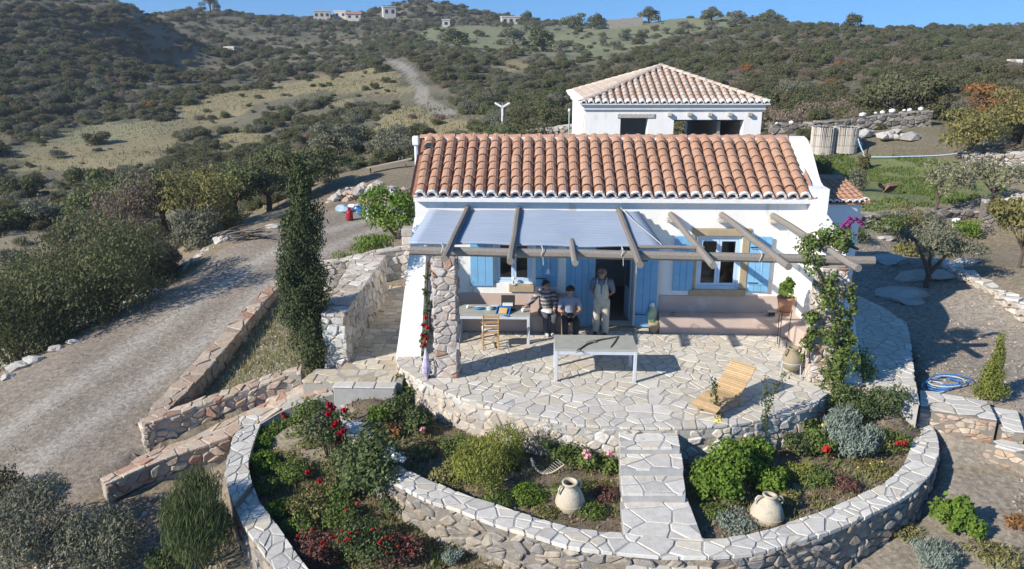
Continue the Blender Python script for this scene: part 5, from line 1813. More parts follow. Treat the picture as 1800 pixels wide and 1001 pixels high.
# ------------------------------------------------------------------ trees on and below the skyline
CROWN = []
for v in range(4):
    rr = np.random.default_rng(400 + v)
    lum = [(0, 0, 2.3, 1.1, 1.1, .9)] + [(math.cos(a) * q, math.sin(a) * q, 1.5 + 1.7 * rr.random(), .55 + .35 * rr.random(), .55 + .35 * rr.random(), .45 + .3 * rr.random())
                                          for a, q in zip(rr.random(11) * 6.283, .5 + .9 * rr.random(11))]
    V, Q = foliage(lum, 1800, .24, .6, 410 + v, up=.3)
    CROWN.append(np_mesh('crown', V, Q, [L_['oak'], L_['lentisk'], L_['olive'], L_['oak']][v]))
tk = join(tube([(0, 0, -.4), (.08, .03, .8), (.02, .1, 1.7), (.1, .0, 2.4)], [.2, .15, .11, .05], 7), tube([(.05, .05, 1.1), (.5, .2, 1.8), (.8, .3, 2.2)], [.09, .06, .03], 5), tube([(.03, .05, 1.3), (-.4, -.2, 1.9), (-.7, -.1, 2.4)], [.08, .05, .03], 5))
TRUNK = mesh('trunk', *tk, M['bark'])


def tree(px_, py, dist, s, v, label, zs=1.0, group=None):
    d = ray(px_, py)
    t = dist / math.hypot(d[0], d[1])
    p = CAM + d * t
    z = float(height(p[0], p[1])) - 1.15 * s
    r = root('hill_tree', (p[0], p[1], z), label, 'tree', group)
    r.scale = (s, s, s * zs)
    r.rotation_euler = (0, 0, px_ * .37)
    link('crown', CROWN[v], r)
    link('trunk', TRUNK, r)
    return r


tree(370, 24, 268, 1.75, 0, 'lone tall tree breaking the skyline at the far left ridge', 1.25)
tree(953, 78, 160, 1.9, 0, 'big dark round tree standing on the green terraced slope')
tree(905, 62, 175, 1.6, 2, 'grey green tree left of the big round terrace tree')
tree(800, 82, 165, 1.7, 1, 'green tree beside the upper end of the dirt track')
tree(1008, 52, 215, 2.0, 1, 'broad bushy tree on the skyline left of the stone ruin', .9)
tree(1045, 50, 210, 1.5, 0, 'narrow dark tree touching the left end of the stone ruin')
tree(1140, 42, 215, 1.7, 1, 'round tree just right of the stone ruin on the skyline')
tree(1250, 36, 205, 1.5, 1, 'rounded tree on the crest above the back house roof')
tree(1296, 38, 202, 1.2, 2, 'smaller pale tree on the crest right of the rounded one')
tree(1352, 40, 200, 1.5, 1, 'domed tree at the right end of the terraced crest')
tree(1498, 58, 172, 1.3, 0, 'single dark tree on the bare right hand skyline')
tree(785, 78, 170, 1.1, 2, 'small tree left of the tree by the dirt track')
tree(740, 18, 280, 1.6, 0, 'dark tree beside the hilltop house')
tree(865, 45, 262, 1.7, 1, 'tree on the ridge left of the long pale house')
tree(925, 50, 255, 1.5, 0, 'tree on the ridge right of the long pale house')
for i, (a, b) in enumerate([(1060, 72), (1095, 66), (1130, 62), (1170, 58), (1210, 56), (1250, 54), (1060, 60), (1100, 55), (1290, 52), (1020, 84), (1080, 82), (985, 90), (1150, 52), (1200, 49)]):
    d = ray(a, b)
    tree(a, b, [168, 176, 182, 186, 190, 192, 185, 192, 194, 158, 160, 150, 196, 198][i], .62 + .1 * (i % 3), 2, 'small round olive tree planted on the green terraces', 1, 'young olive trees on the green terraces')

# ------------------------------------------------------------------ far buildings
def far_house(px_, py, dist, w, h, dp, label, roofc=None, rz=0.2, win=3):
    d = ray(px_, py)
    p = CAM + d * (dist / math.hypot(d[0], d[1]))
    z = float(height(p[0], p[1]))
    r = root('far_house', (p[0], p[1], z), label, 'house', None, rz)
    obj('wall', box(-w / 2, w / 2, -dp / 2, dp / 2, -2, h), M['farwhite'], r, local=True)
    if roofc: obj('roof', prism([(-dp / 2 - .3, h), (0, h + dp * .22), (dp / 2 + .3, h)], 'x', -w / 2 - .3, w / 2 + .3), M[roofc], r, local=True)
    else: obj('roof', box(-w / 2 - .15, w / 2 + .15, -dp / 2 - .15, dp / 2 + .15, h + .002, h + .35), M['farwhite'], r, local=True)
    for i in range(win):
        x = -w / 2 + w * (i + .5) / win
        obj('window', box(x - .45, x + .45, -dp / 2 - .05, -dp / 2 + .05, h * .4, h * .78), M['farglass'], r, local=True)
    return r


far_house(566, 24, 295, 5.5, 2.6, 4, 'white flat roofed house at the left of the far ridge village')
far_house(602, 25, 298, 4.5, 2.4, 4, 'small pale house with a low roof in the middle of the far ridge village', None, -.2, 2)
far_house(622, 29, 290, 5, 2.0, 4, 'far pale house with red roof below the ridge village', 'farred', .1, 2)
far_house(683, 10, 285, 4.2, 3.2, 4, 'pale two storey house on the hilltop', None, .3, 2)
far_house(897, 38, 252, 5.5, 2.2, 4, 'long pale house on the ridge above the dirt track', None, .15, 3)
far_house(784, 40, 240, 2.2, 2.0, 2.2, 'tiny white hut below the hilltop house', None, .1, 1)
far_house(407, 78, 200, 2.6, 1.3, 2, 'tiny white hut alone on the scrub slope', None, -.3, 1)
far_house(1790, 134, 100, 1.6, .5, 1.5, 'small pale stone hut at the right edge of the hill', None, .4, 1)
d = ray(1085, 48); p = CAM + d * (212 / math.hypot(d[0], d[1]))
ru = root('stone_ruin', (p[0], p[1], float(height(p[0], p[1]))), 'long low roofless stone ruin on the skyline', 'ruin', None, .05)
for i, (a, b, h) in enumerate([(-6.5, -3.2, 2.4), (-3.2, .5, 2.0), (.5, 3.6, 2.3), (3.6, 6.2, 2.6)]):
    obj('wall', box(a, b - .02, -1.5, -1.0, -1.5, h), M['farstone'], ru, local=True)
obj('back_wall', box(-6.4, 6.2, 1.5, 2.0, -1.5, 2.1), M['farstone'], ru, local=True)

# ------------------------------------------------------------------ roadside bushes and trees at the left
def bush(px_, py, Yc, r, h, m, label, n=8500, sz=.115, asp=.38, cat='bush', up=.8, seed=0, name='roadside_bush', z=None, stems=7, shell=.35):
    c = at_y(px_, py, Yc)
    zb = float(height(c[0], c[1], False)) if z is None else z
    hh = max(h, .3)
    return plant(name, label, cat, (c[0], c[1], zb), lmp(dome(seed + 7, 10, 1, .95, .62, skirt=7), (r, r, hh)), n, sz, m, asp, seed, stems_vf(stems, r, hh * .6, .04 * r / 2, seed), up=up, shell=shell, stem_mat='bark')


for i, (a, b, Yc, r, h, m, lab) in enumerate([
    (20, 560, 20.5, 1.5, 2.2, 'oak', 'dark leafy bush at the left edge nearest the drive'),
    (110, 520, 21.8, 1.7, 2.3, 'lentisk', 'upright green bush on the drive edge with many shoots'),
    (200, 520, 22.6, 1.5, 2.4, 'lentisk', 'mid green bush where the drive verge bends'),
    (-10, 490, 23.5, 1.9, 2.7, 'oak', 'tall dark bush cut by the left edge of the view'),
    (70, 470, 25, 1.9, 2.5, 'lentisk', 'tall green bush behind the front row of drive bushes'),
    (150, 460, 26, 1.8, 2.3, 'oak', 'dark rounded bush in the second row by the drive'),
    (235, 480, 25.2, 1.4, 1.9, 'oak', 'low dark bush at the right end of the drive bushes'),
    (275, 490, 26.5, 1.0, 1.3, 'heather', 'dry brown bush on the drive verge'),
    (225, 420, 31, 1.6, 2.4, 'heather', 'greyish dry scrub below the bright green tree'),
    (350, 440, 30.2, 1.2, 1.2, 'olive', 'low grey bush below the leaning almond tree'),
    (385, 420, 32, 1.1, 1.2, 'autumn', 'low yellowish bush on the verge right of the almond tree')]):
    bush(a, b, Yc, r, h, m, lab, seed=500 + i)


def crown_tree(px_, py, Yc, r, h, m, label, n=5200, sz=.17, asp=.45, seed=0, trunk=(.16, .6), lean=(0, 0), name='roadside_tree', z=None, up=.4, cat='tree', crown_z=None):
    c = at_y(px_, py, Yc)
    zb = float(height(c[0], c[1], False)) if z is None else z
    rr = np.random.default_rng(seed)
    t0 = h * trunk[1] * .5
    lum = [(lean[0], lean[1], h * .62, r * .7, r * .7, h * .28)]
    for k in range(11):
        a, q = rr.random() * 6.283, r * (.35 + .5 * rr.random())
        lum.append((lean[0] + math.cos(a) * q, lean[1] + math.sin(a) * q, h * (.40 + .48 * rr.random()), r * (.26 + .2 * rr.random()), r * (.26 + .2 * rr.random()), h * (.10 + .09 * rr.random())))
    t = root(name, (c[0], c[1], zb), label, cat)
    V, Q = foliage(lum, n, sz, asp, seed, up=up)
    link('crown', np_mesh('crown', V, Q, L_[m]), t)
    parts = [tube([(0, 0, -.3), (lean[0] * .3 + .05, lean[1] * .3, h * .25), (lean[0] * .7, lean[1] * .7, h * .5), (lean[0], lean[1], h * .8)], [trunk[0], trunk[0] * .8, trunk[0] * .55, trunk[0] * .2], 7)]
    for L in lum[1:9]:
        parts.append(tube([(lean[0] * .4, lean[1] * .4, h * .3), ((L[0] + lean[0] * .4) / 2, (L[1] + lean[1] * .4) / 2, (h * .3 + L[2]) / 2 + .1), L[:3]], [trunk[0] * .5, trunk[0] * .32, trunk[0] * .12], 5))
    obj('trunk', join(*parts), M['bark'], t, local=True)
    return t


crown_tree(225, 400, 33.5, 2.0, 3.7, 'lentisk', 'bright green rounded tree standing behind the drive bushes', 6000, seed=601)
crown_tree(320, 440, 31.5, 1.8, 3.0, 'autumn', 'leaning almond tree with bare trunk and thin yellow green crown', 2600, .14, seed=602, lean=(.9, .1), trunk=(.13, 1))
crown_tree(290, 420, 33, 1.7, 2.8, 'lentisk', 'dull green tree between the bright green tree and the almond', 4200, seed=603)
crown_tree(415, 400, 36, 1.8, 2.7, 'lentisk', 'bushy green tree right of the almond tree', 5200, seed=604)
crown_tree(475, 390, 37.5, 2.1, 2.6, 'lentisk', 'fresh green bushy tree left of the tall cypress', 6000, seed=605)
crown_tree(545, 370, 39, 2.0, 2.7, 'lentisk', 'green tree right behind the tall cypress', 6500, seed=606)
crown_tree(600, 300, 52, 2.0, 2.6, 'olive', 'grey green bush tree beyond the rubble heap', 3500, seed=607)
crown_tree(440, 345, 46, 2.0, 1.9, 'lentisk', 'spreading tree on the slope above the almond tree', 4500, seed=608)

# cypress
cy = root('cypress_tree', (-5.27, 17.35, -.42), 'tall narrow dark green cypress beside the passage wall', 'cypress')
rr = np.random.default_rng(9)
lum = []
for k in range(90):
    t = k / 89
    w = float(np.interp(t, [0, .08, .25, .45, .62, .8, .92, 1], [.40, .56, .68, .64, .54, .38, .20, .04]))
    a = rr.random() * 6.283
    q = w * (.2 + .6 * rr.random())
    g = .10 + .30 * w * (.35 + 1.0 * rr.random())
    lum.append((math.cos(a) * q + .06 * math.sin(t * 9), math.sin(a) * q, .2 + 4.75 * t, g, g, g * 1.5))
V, Q = foliage(lum, 36000, .065, .45, 12, lo=-.8, up=.9, shell=.6)
link('crown', np_mesh('crown', V, Q, L_['cypress']), cy)
obj('trunk', tube([(0, 0, -.3), (.02, .01, 1.5), (.04, 0, 3.6), (.02, 0, 4.7)], [.12, .10, .06, .02], 8), M['bark'], cy, local=True)
# young conifer at the right
th = root('young_conifer', (9.95, 15.95, -.42), 'young yellow green column shaped conifer right of the side path', 'conifer')
lum = [(rr.normal() * .1 * (1 - k / 26), rr.normal() * .1 * (1 - k / 26), .12 + 1.35 * k / 25, .21 * (1 - .82 * k / 25) + .03, .21 * (1 - .82 * k / 25) + .03, .16) for k in range(26)]
lum += [(.22, -.05, .22, .14, .14, .2), (-.2, .05, .25, .16, .16, .25)]
V, Q = foliage(lum, 5200, .055, .4, 13, lo=-.6, up=1.0)
link('crown', np_mesh('crown', V, Q, L_['thuja']), th)
obj('trunk', tube([(0, 0, -.1), (0, 0, 1.1)], [.03, .01], 6), M['bark'], th, local=True)
# olive tree in the right hand yard
ot = root('olive_tree', (12.0, 23.4, -.15), 'grey green olive tree with forked trunk in the right hand yard', 'olive tree')
lum = [(math.cos(a) * q, math.sin(a) * q, 1.15 + .8 * rr.random(), .35 + .2 * rr.random(), .35 + .2 * rr.random(), .25 + .15 * rr.random()) for a, q in zip(rr.random(14) * 6.283, .2 + 1.0 * rr.random(14))]
V, Q = foliage(lum, 5200, .12, .32, 14, lo=-.5, up=.6, shell=.6)
link('crown', np_mesh('crown', V, Q, L_['olive']), ot)
obj('trunk', join(tube([(0, 0, -.2), (.05, 0, .4), (-.1, .05, .8), (-.5, .1, 1.5)], [.09, .08, .06, .02], 7), tube([(.04, 0, .4), (.35, -.05, .9), (.8, 0, 1.5)], [.07, .05, .02], 6), tube([(.04, 0, .5), (.1, .2, 1.0), (.2, .4, 1.7)], [.06, .04, .02], 6)), M['bark'], ot, local=True)
# trees and shrubs round the meadow
crown_tree(1790, 470, 24, 1.1, 2.3, 'autumn', 'small yellow green tree at the right edge above the pale retaining wall', 2600, .13, seed=620, name='field_tree', trunk=(.06, 1), z=.25)
crown_tree(1640, 380, 30.5, 1.0, 2.2, 'vine', 'pale leggy vine with bare twisted stems beside the dark field wall', 1300, .13, seed=621, name='field_tree', trunk=(.07, 1), z=.6, lean=(.2, 0))
crown_tree(1740, 372, 31, 1.3, 2.3, 'vine', 'straggling grey vine over the stone heap at the right', 1700, .13, seed=622, name='field_tree', trunk=(.07, 1), z=.7)
crown_tree(1690, 345, 37, 1.9, 2.6, 'autumn', 'yellowish autumn tree at the back of the meadow', 3600, .15, seed=623, name='field_tree', trunk=(.09, 1))
crown_tree(1780, 340, 38, 2.1, 2.9, 'autumn', 'large yellowish autumn tree at the far right of the meadow', 3600, .15, seed=626, name='field_tree', trunk=(.09, 1))
crown_tree(1745, 300, 43, 2.1, 2.7, 'rust', 'orange brown autumn tree behind the yellowish ones', 3200, .16, seed=624, name='field_tree', trunk=(.1, 1))
crown_tree(1560, 268, 47, 2.2, 2.8, 'lentisk', 'green bushy tree right of the reed wrapped tanks', 4200, .17, seed=625, name='field_tree', trunk=(.1, 1))
crown_tree(1610, 265, 48, 2.0, 2.7, 'oak', 'dark tree next to the green bushy tree behind the meadow', 4200, .17, seed=627, name='field_tree', trunk=(.1, 1))
for i, (a, b, Yc, r, h, lab, m) in enumerate([(1503, 350, 33, .42, .75, 'small grey sapling in the meadow near the annex roof', 'olive'), (1517, 312, 38, .3, .6, 'tiny dark sapling in the middle of the meadow', 'oak'),
                                              (1445, 315, 36, .55, .8, 'low dark bush at the left edge of the meadow', 'oak'), (1560, 385, 29.6, .9, .7, 'green bush growing against the dark field wall', 'green'),
                                              (1602, 372, 30.2, .8, .6, 'yellow green bush above the dark field wall', 'autumn'), (1500, 400, 28, .7, .5, 'low bush behind the annex', 'lentisk'), (1700, 405, 29.2, .6, .5, 'low green plant by the white bucket', 'bright'),
                                              (1600, 420, 27, .6, .3, 'flat yellow green weed patch below the field wall', 'weed')]):
    bush(a, b, Yc, r, h, m, lab, 1100, .10, .4, seed=640 + i, name='field_shrub', stems=5, cat='shrub')
for i, (a, b, Yc, r, h, lab, m) in enumerate([(880, 235, 47, 1.3, 1.0, 'olive bush below the white wind turbine', 'lentisk'), (940, 232, 45, 1.2, 1.1, 'dark bush left of the ruined stone hut', 'oak'), (800, 240, 44, 1.5, .8, 'dry bush behind the left end of the main roof', 'heather'),
                                              (1380, 235, 48, 1.5, .8, 'dry reddish scrub right of the back house', 'heather'), (690, 250, 46, 1.4, 1.0, 'grey bush beyond the plank by the rubble heap', 'olive'), (1420, 225, 50, 1.4, .9, 'dry scrub behind the reed wrapped tanks', 'heather'), (1500, 225, 50, 1.5, .9, 'grey scrub behind the right tank', 'heather')]):
    bush(a, b, Yc, r, h, m, lab, 1500, .14, .45, seed=660 + i, name='yard_shrub', stems=5, cat='shrub')

# citrus tree behind the house corner
ct = crown_tree(692, 385, 28.2, 1.25, 2.9, 'bright', 'yellow green citrus tree by the left end of the house', 3200, .13, .5, 630, (.07, 1), name='citrus_tree', z=-.65)
bush(655, 440, 25.6, .75, .55, 'bright', 'bright green low plant above the curved back wall', 1500, .12, .3, seed=631, name='garden_shrub', z=.25, cat='shrub')
bush(605, 470, 24.0, .5, .35, 'bright', 'small green plant left on the curved back wall', 700, .1, .3, seed=632, name='garden_shrub', z=.2, cat='shrub')

# ------------------------------------------------------------------ plants of the beds
def bed(px_, py, zf):
    p = at(px_, py, -0.8 if zf == 1 else -1.2)
    for _ in range(4):
        z = float((BED if zf == 1 else BED2 if zf == 2 else height)(np.array(p[0]), np.array(p[1])))
        p = at(px_, py, z)
    return p


def gp(px_, py, zf, r, h, m, label, n=900, sz=.06, asp=.55, seed=0, flowers=(), name='garden_shrub', cat='shrub', stems=6, up=.4, stem_mat='bark', shell=.45, nl=8):
    b = bed(px_, py, zf)
    fl = []
    for key, rad, pts in flowers:
        fl.append((key, rad, [tuple(at_y(q[0], q[1], b[1] + (q[2] if len(q) > 2 else -.1)) - b) for q in pts]))
    return plant(name, label, cat, b, lmp(dome(seed, nl, 1, .9, .6), (r, r, h)), n, sz, m, asp, seed, stems_vf(stems, r, h * 1.0, .012, seed), fl, stem_mat=stem_mat, up=up, shell=shell)


gp(850, 845, 1, .74, .74, 'yelgreen', 'feathery yellow green bush in the left bed', 6500, .075, .22, 701, up=1.2)
gp(800, 800, 1, .35, .35, 'green', 'small green plant below the terrace wall left of the feathery bush', 900, .06, .5, 702)
gp(950, 800, 1, .45, .62, 'weed', 'spindly thin stemmed bush against the terrace wall', 900, .05, .3, 703, stems=16, up=1.0)
gp(910, 790, 1, .35, .40, 'green', 'low green plant left of the spindly bush', 800, .055, .5, 704)
gp(1030, 825, 1, .34, .34, 'green', 'green geranium with two pink flower heads', 900, .06, .8, 705, [('pinkpetal', .07, [(1030, 795), (1034, 803, -.2)])], 'geranium', 'flower plant')
gp(1068, 830, 1, .24, .28, 'green', 'green geranium with a pink flower head next to the steps', 600, .06, .8, 706, [('pinkpetal', .06, [(1071, 797)])], 'geranium', 'flower plant')
gp(1062, 878, 1, .26, .22, 'purple', 'purple brown low plant left of the steps', 700, .05, .4, 707)
gp(1050, 860, 1, .30, .14, 'autumn', 'yellow orange low plant left of the steps', 500, .05, .4, 708)
gp(930, 878, 1, .38, .18, 'bright', 'bright green creeping plant behind the curved wall coping', 1500, .05, .5, 709)
gp(1040, 905, 1, .34, .17, 'green', 'green creeping plant right of the clay jar', 1100, .05, .45, 710)
gp(1000, 870, 1, .42, .22, 'green', 'mixed green plant behind the clay jar', 1100, .05, .4, 711)
gp(960, 905, 1, .3, .12, 'weed', 'thin weed mat left of the clay jar', 500, .05, .4, 712)
gp(735, 760, 1, .36, .48, 'rose', 'rose bush with one pink flower below the terrace corner', 1100, .07, .65, 713, [('pinkpetal', .06, [(743, 755, -.25)])], 'rose_bush', 'rose')
gp(720, 705, 1, .48, .55, 'green', 'dense green shrub at the left corner of the terrace', 2200, .065, .5, 714)
gp(650, 704, 1, .42, .30, 'bright', 'low clipped greenery in front of the concrete step', 900, .05, .5, 715)
gp(700, 706, 1, .34, .34, 'green', 'green clump at the right end of the concrete step', 1200, .055, .5, 7151)
gp(668, 745, 1, .3, .3, 'bright', 'yellow green plant inside the curved wall', 700, .07, .5, 716)
gp(690, 765, 1, .25, .2, 'rust', 'small reddish plant inside the curved wall', 350, .06, .5, 717)
gp(770, 790, 1, .45, .12, 'litter', 'patch of dry plant remains in the left bed', 500, .06, .4, 718)
# tall twig shoots on the terrace corner
b = bed(735, 690, 1)
tw = root('climbing_shoot', tuple(b), 'tall thin leafy shoot climbing up at the terrace corner', 'climber')
pts = [at_y(740, 700, b[1]), at_y(744, 675, b[1]), at_y(752, 650, b[1]), at_y(749, 632, b[1])]
obj('stem', tube([p for p in pts], [.014, .012, .009, .005], 5), M['bark'], tw)
V, Q = foliage([(*(p - b), .09, .09, .13) for p in pts], 220, .06, .6, 5, lo=-1)
link('leaf_spray', np_mesh('leaf_spray', V, Q, L_['green']), tw)

# right bed
gp(1262, 868, 1, .60, .72, 'bright', 'big bright green leafy bush right of the steps', 3600, .075, .6, 721)
gp(1345, 860, 1, .42, .42, 'bright', 'second bright green bush behind the broad clay jar', 2200, .07, .6, 722)
gp(1300, 790, 1, .42, .62, 'rose', 'dark twiggy rose bush in front of the terrace wall', 1500, .07, .6, 723, stems=12, name='rose_bush', cat='rose')
gp(1490, 800, 1, .60, .66, 'silver', 'large silvery grey lavender like bush', 5200, .10, .2, 724, up=1.3, name='silver_bush', nl=12)
gp(1440, 800, 1, .38, .45, 'green', 'green bush left of the silver bush with one red rose', 1300, .065, .6, 725, [('redpetal', .085, [(1452, 790, -.35)])], 'rose_bush', 'rose')
gp(1405, 775, 1, .35, .5, 'green', 'green shrub under the right end of the terrace', 1300, .065, .5, 726)
gp(1545, 730, 1, .55, .55, 'rose', 'dark leafy shrub at the back of the right bed', 2200, .065, .5, 727)
gp(1565, 790, 1, .45, .3, 'green', 'low green plants inside the right end of the curved wall with red blooms', 1300, .06, .4, 728, [('redpetal', .05, [(1577, 779, -.3), (1585, 780, -.3), (1590, 778, -.3)])])
gp(1500, 745, 1, .45, .60, 'rose', 'dark green shrub behind the silver bush', 1800, .065, .5, 729)
gp(1487, 862, 1, .26, .24, 'purple', 'purplish dry looking plant in the right bed', 700, .05, .35, 730)
gp(1400, 840, 1, .32, .26, 'yelgreen', 'small light green plant left of the purplish one', 800, .055, .4, 731)
gp(1540, 830, 1, .5, .10, 'weed', 'short weeds with tiny yellow flowers by the coping', 900, .05, .4, 732, [('yellowpetal', .018, [(1530, 815, -.1), (1550, 812, -.1), (1508, 822, -.1)])])
gp(1290, 925, 1, .42, .14, 'silver', 'low grey green ground cover by the landing', 1100, .06, .3, 733)
gp(1255, 800, 1, .22, .2, 'green', 'small dark plant in the shade beside the steps', 300, .06, .5, 734)


def shoot(name, label, path, base_zf, m, n, flowers=(), rad=.012, seed=0, lr=.10, cat='rose', sz=.06, dY=0.0):
    """long arching leafy shoot given by its course"""
    b = bed(path[0][0], path[0][1], base_zf)
    r = root(name, tuple(b), label, cat)
    pts = [b] + [at_y(p[0], p[1], b[1] + dY) for p in path[1:]]
    obj('stem', tube(pts, list(np.linspace(rad, rad * .35, len(pts))), 5), M['bark'], r)
    lu = []
    for a, c in zip(pts[:-1], pts[1:]):
        for t in (0.15, .5, .85):
            lu.append((*(a + (c - a) * t - b), lr, lr, lr))
    V, Q = foliage(lu, n, sz, .6, seed, lo=-1, shell=.9)
    link('leaf_spray', np_mesh('leaf_spray', V, Q, L_[m]), r)
    for key, rd_, q in flowers:
        for p in q: link('flower', flower_mesh(key, rd_), r, tuple(at_y(p[0], p[1], b[1] + dY - .1) - b))
    return r


shoot('rose_bush', 'yellow rose on a tall shoot in front of the lounger', [(1268, 800), (1266, 760), (1262, 720), (1256, 690), (1254, 668)], 1, 'rose', 300, [('yellowpetal', .085, [(1261, 743)])], seed=741)
shoot('rose_bush', 'tall bare twigged rose shoot right of the lounger', [(1330, 800), (1342, 750), (1352, 710), (1362, 680), (1385, 655)], 1, 'rose', 260, seed=742)
shoot('rose_bush', 'second thin rose shoot beside the lounger shadow', [(1338, 800), (1346, 740), (1345, 700), (1346, 660)], 1, 'rose', 180, seed=743)
shoot('yellow_flower_plant', 'small plant with two pale yellow flowers before the silver bush', [(1447, 790), (1450, 768), (1452, 748)], 1, 'green', 120, [('yellowpetal', .04, [(1446, 748), (1457, 745)])], seed=744, cat='flower plant')

# lower left bed
gp(650, 870, 2, .78, 1.15, 'rose', 'big dark green rose bush with white blooms over the curved wall', 4800, .075, .65, 751,
   [('white', .095, [(681, 802, -.2), (694, 804, -.2), (672, 814, -.25), (684, 793, -.1)]), ('white', .06, [(705, 845, -.5), (707, 808, -.2)])], 'rose_bush', 'rose', stems=10)
gp(578, 810, 2, .48, 1.0, 'rose', 'leggy rose bush with dark red blooms', 1300, .07, .65, 752,
   [('darkred', .06, [(578, 712), (584, 718), (577, 728), (605, 722), (592, 744), (588, 748), (603, 758), (597, 764), (595, 772), (590, 779)])], 'rose_bush', 'rose', stems=12)
gp(535, 760, 2, .34, .62, 'green', 'thin young shrub left of the dark red roses', 600, .07, .5, 753, stems=6)
gp(555, 740, 2, .30, .5, 'green', 'light leafy shrub at the head of the lower bed', 700, .07, .5, 754)
gp(460, 790, 2, .26, .26, 'bright', 'bright green fleshy plant at the top of the planter wall', 1000, .075, .35, 755, up=1.2)
gp(465, 825, 2, .32, .28, 'bright', 'broad bright green fleshy plant along the planter wall', 1500, .075, .35, 756, up=1.2)
gp(470, 862, 2, .30, .22, 'green', 'darker green fleshy plant along the planter wall', 1200, .07, .35, 757, up=1.2)
gp(492, 905, 2, .30, .24, 'bright', 'yellow green leafy plant near the bend of the planter wall', 900, .065, .5, 758)
gp(545, 785, 2, .42, .2, 'weed', 'low weedy growth at the foot of the leggy roses', 1300, .06, .4, 7591)
gp(530, 770, 2, .35, .25, 'green', 'small leafy plant beside the thin young shrub', 900, .06, .5, 7592)
gp(500, 800, 2, .4, .12, 'weed', 'short weeds between the fleshy plants and the roses', 800, .06, .4, 759)
gp(560, 870, 2, .45, .2, 'weed', 'weedy patch in the middle of the lower bed', 900, .06, .4, 760)
gp(500, 755, 2, .3, .22, 'green', 'small green plant near the top corner of the lower bed', 500, .06, .5, 761, [('redpetal', .045, [(480, 728, .1), (490, 730, .1), (500, 733, .1), (497, 727, .1)])])
gp(600, 880, 2, .35, .3, 'green', 'mid green plant below the leggy roses with two red blooms', 900, .06, .5, 762, [('darkred', .05, [(541, 831, -.1), (562, 846, -.1)])])
rb = bed(630, 975, 2)
rng = random.Random(4)
gp(560, 985, 2, .50, .45, 'purple', 'red flowering bush at the lower left of the bed', 2200, .05, .5, 763, [('redpetal', .028, [(rng.gauss(560, 32), rng.gauss(965, 20), -.2 - .2 * rng.random()) for _ in range(14)])])
gp(640, 980, 2, .60, .55, 'rose', 'broad dark bush dotted with small red flowers at the bottom of the bed', 3600, .055, .5, 764, [('redpetal', .028, [(rng.gauss(640, 45), rng.gauss(950, 26), -.2 - .25 * rng.random()) for _ in range(26)])])
gp(705, 985, 2, .45, .4, 'purple', 'dusky red leaved bush under the curved wall', 2000, .055, .5, 765, [('redpetal', .026, [(rng.gauss(700, 25), rng.gauss(965, 18), -.2) for _ in range(8)])])
gp(795, 990, 2, .20, .22, 'silver', 'small silvery lavender tuft at the foot of the curved wall', 900, .07, .2, 766, up=1.3)

gp(520, 730, 2, .35, .3, 'green', 'leafy green plant by the ramp at the top of the lower bed', 900, .065, .5, 7671)
gp(610, 760, 2, .4, .5, 'rose', 'twiggy dark shrub between the red roses and the curved wall', 1100, .07, .6, 7672, stems=10)
gp(520, 840, 2, .42, .25, 'green', 'spreading green plant in the middle of the lower bed', 1400, .06, .45, 7673)
gp(540, 905, 2, .45, .28, 'weed', 'yellowish green bush above the red flowering bushes', 1500, .06, .45, 7674)
gp(470, 770, 2, .3, .2, 'bright', 'small bright plant at the upper end of the planter wall', 900, .06, .4, 7675)
gp(600, 925, 2, .4, .35, 'green', 'green bush behind the broad red flowered bush', 1300, .06, .5, 7676)
gp(690, 900, 2, .35, .3, 'rose', 'dark shrub in the shade of the curved wall', 900, .06, .5, 7677)
gp(530, 940, 2, .35, .3, 'green', 'green bush along the planter wall beside the red flowers', 1000, .06, .5, 7678)
gp(890, 820, 1, .45, .42, 'yelgreen', 'smaller feathery bush right of the big feathery one', 2200, .07, .22, 7681, up=1.2)
gp(790, 845, 1, .4, .28, 'weed', 'low dull green plant in front of the feathery bush', 1000, .06, .4, 7682)
gp(870, 890, 1, .4, .16, 'green', 'ground hugging green plant behind the coping left of the jar', 1300, .055, .45, 7683)
gp(740, 800, 1, .4, .2, 'weed', 'dry greenish plant in the upper left bed', 900, .06, .4, 7684)
gp(700, 730, 1, .4, .35, 'rose', 'dark green shrub below the corner shrub', 1200, .065, .5, 7685)
gp(985, 815, 1, .4, .45, 'green', 'green shrub below the terrace left of the geraniums', 1400, .06, .45, 7686)
gp(1400, 800, 1, .38, .4, 'rose', 'dark shrub in the shade of the terrace wall', 1200, .065, .5, 7691)
gp(1370, 880, 1, .35, .16, 'weed', 'weedy patch behind the broad clay jar', 900, .055, .4, 7692)
gp(1440, 850, 1, .35, .22, 'green', 'low green plant in the middle of the right bed', 900, .055, .45, 7693)
gp(1540, 790, 1, .4, .3, 'weed', 'yellowish plant right of the silver bush', 1100, .06, .4, 7694)
gp(1320, 830, 1, .4, .5, 'bright', 'bright leafy bush between the two bigger bright ones', 1700, .07, .6, 7695)
gp(1255, 905, 1, .28, .16, 'green', 'small ground plant at the right edge of the landing', 600, .055, .45, 7696)
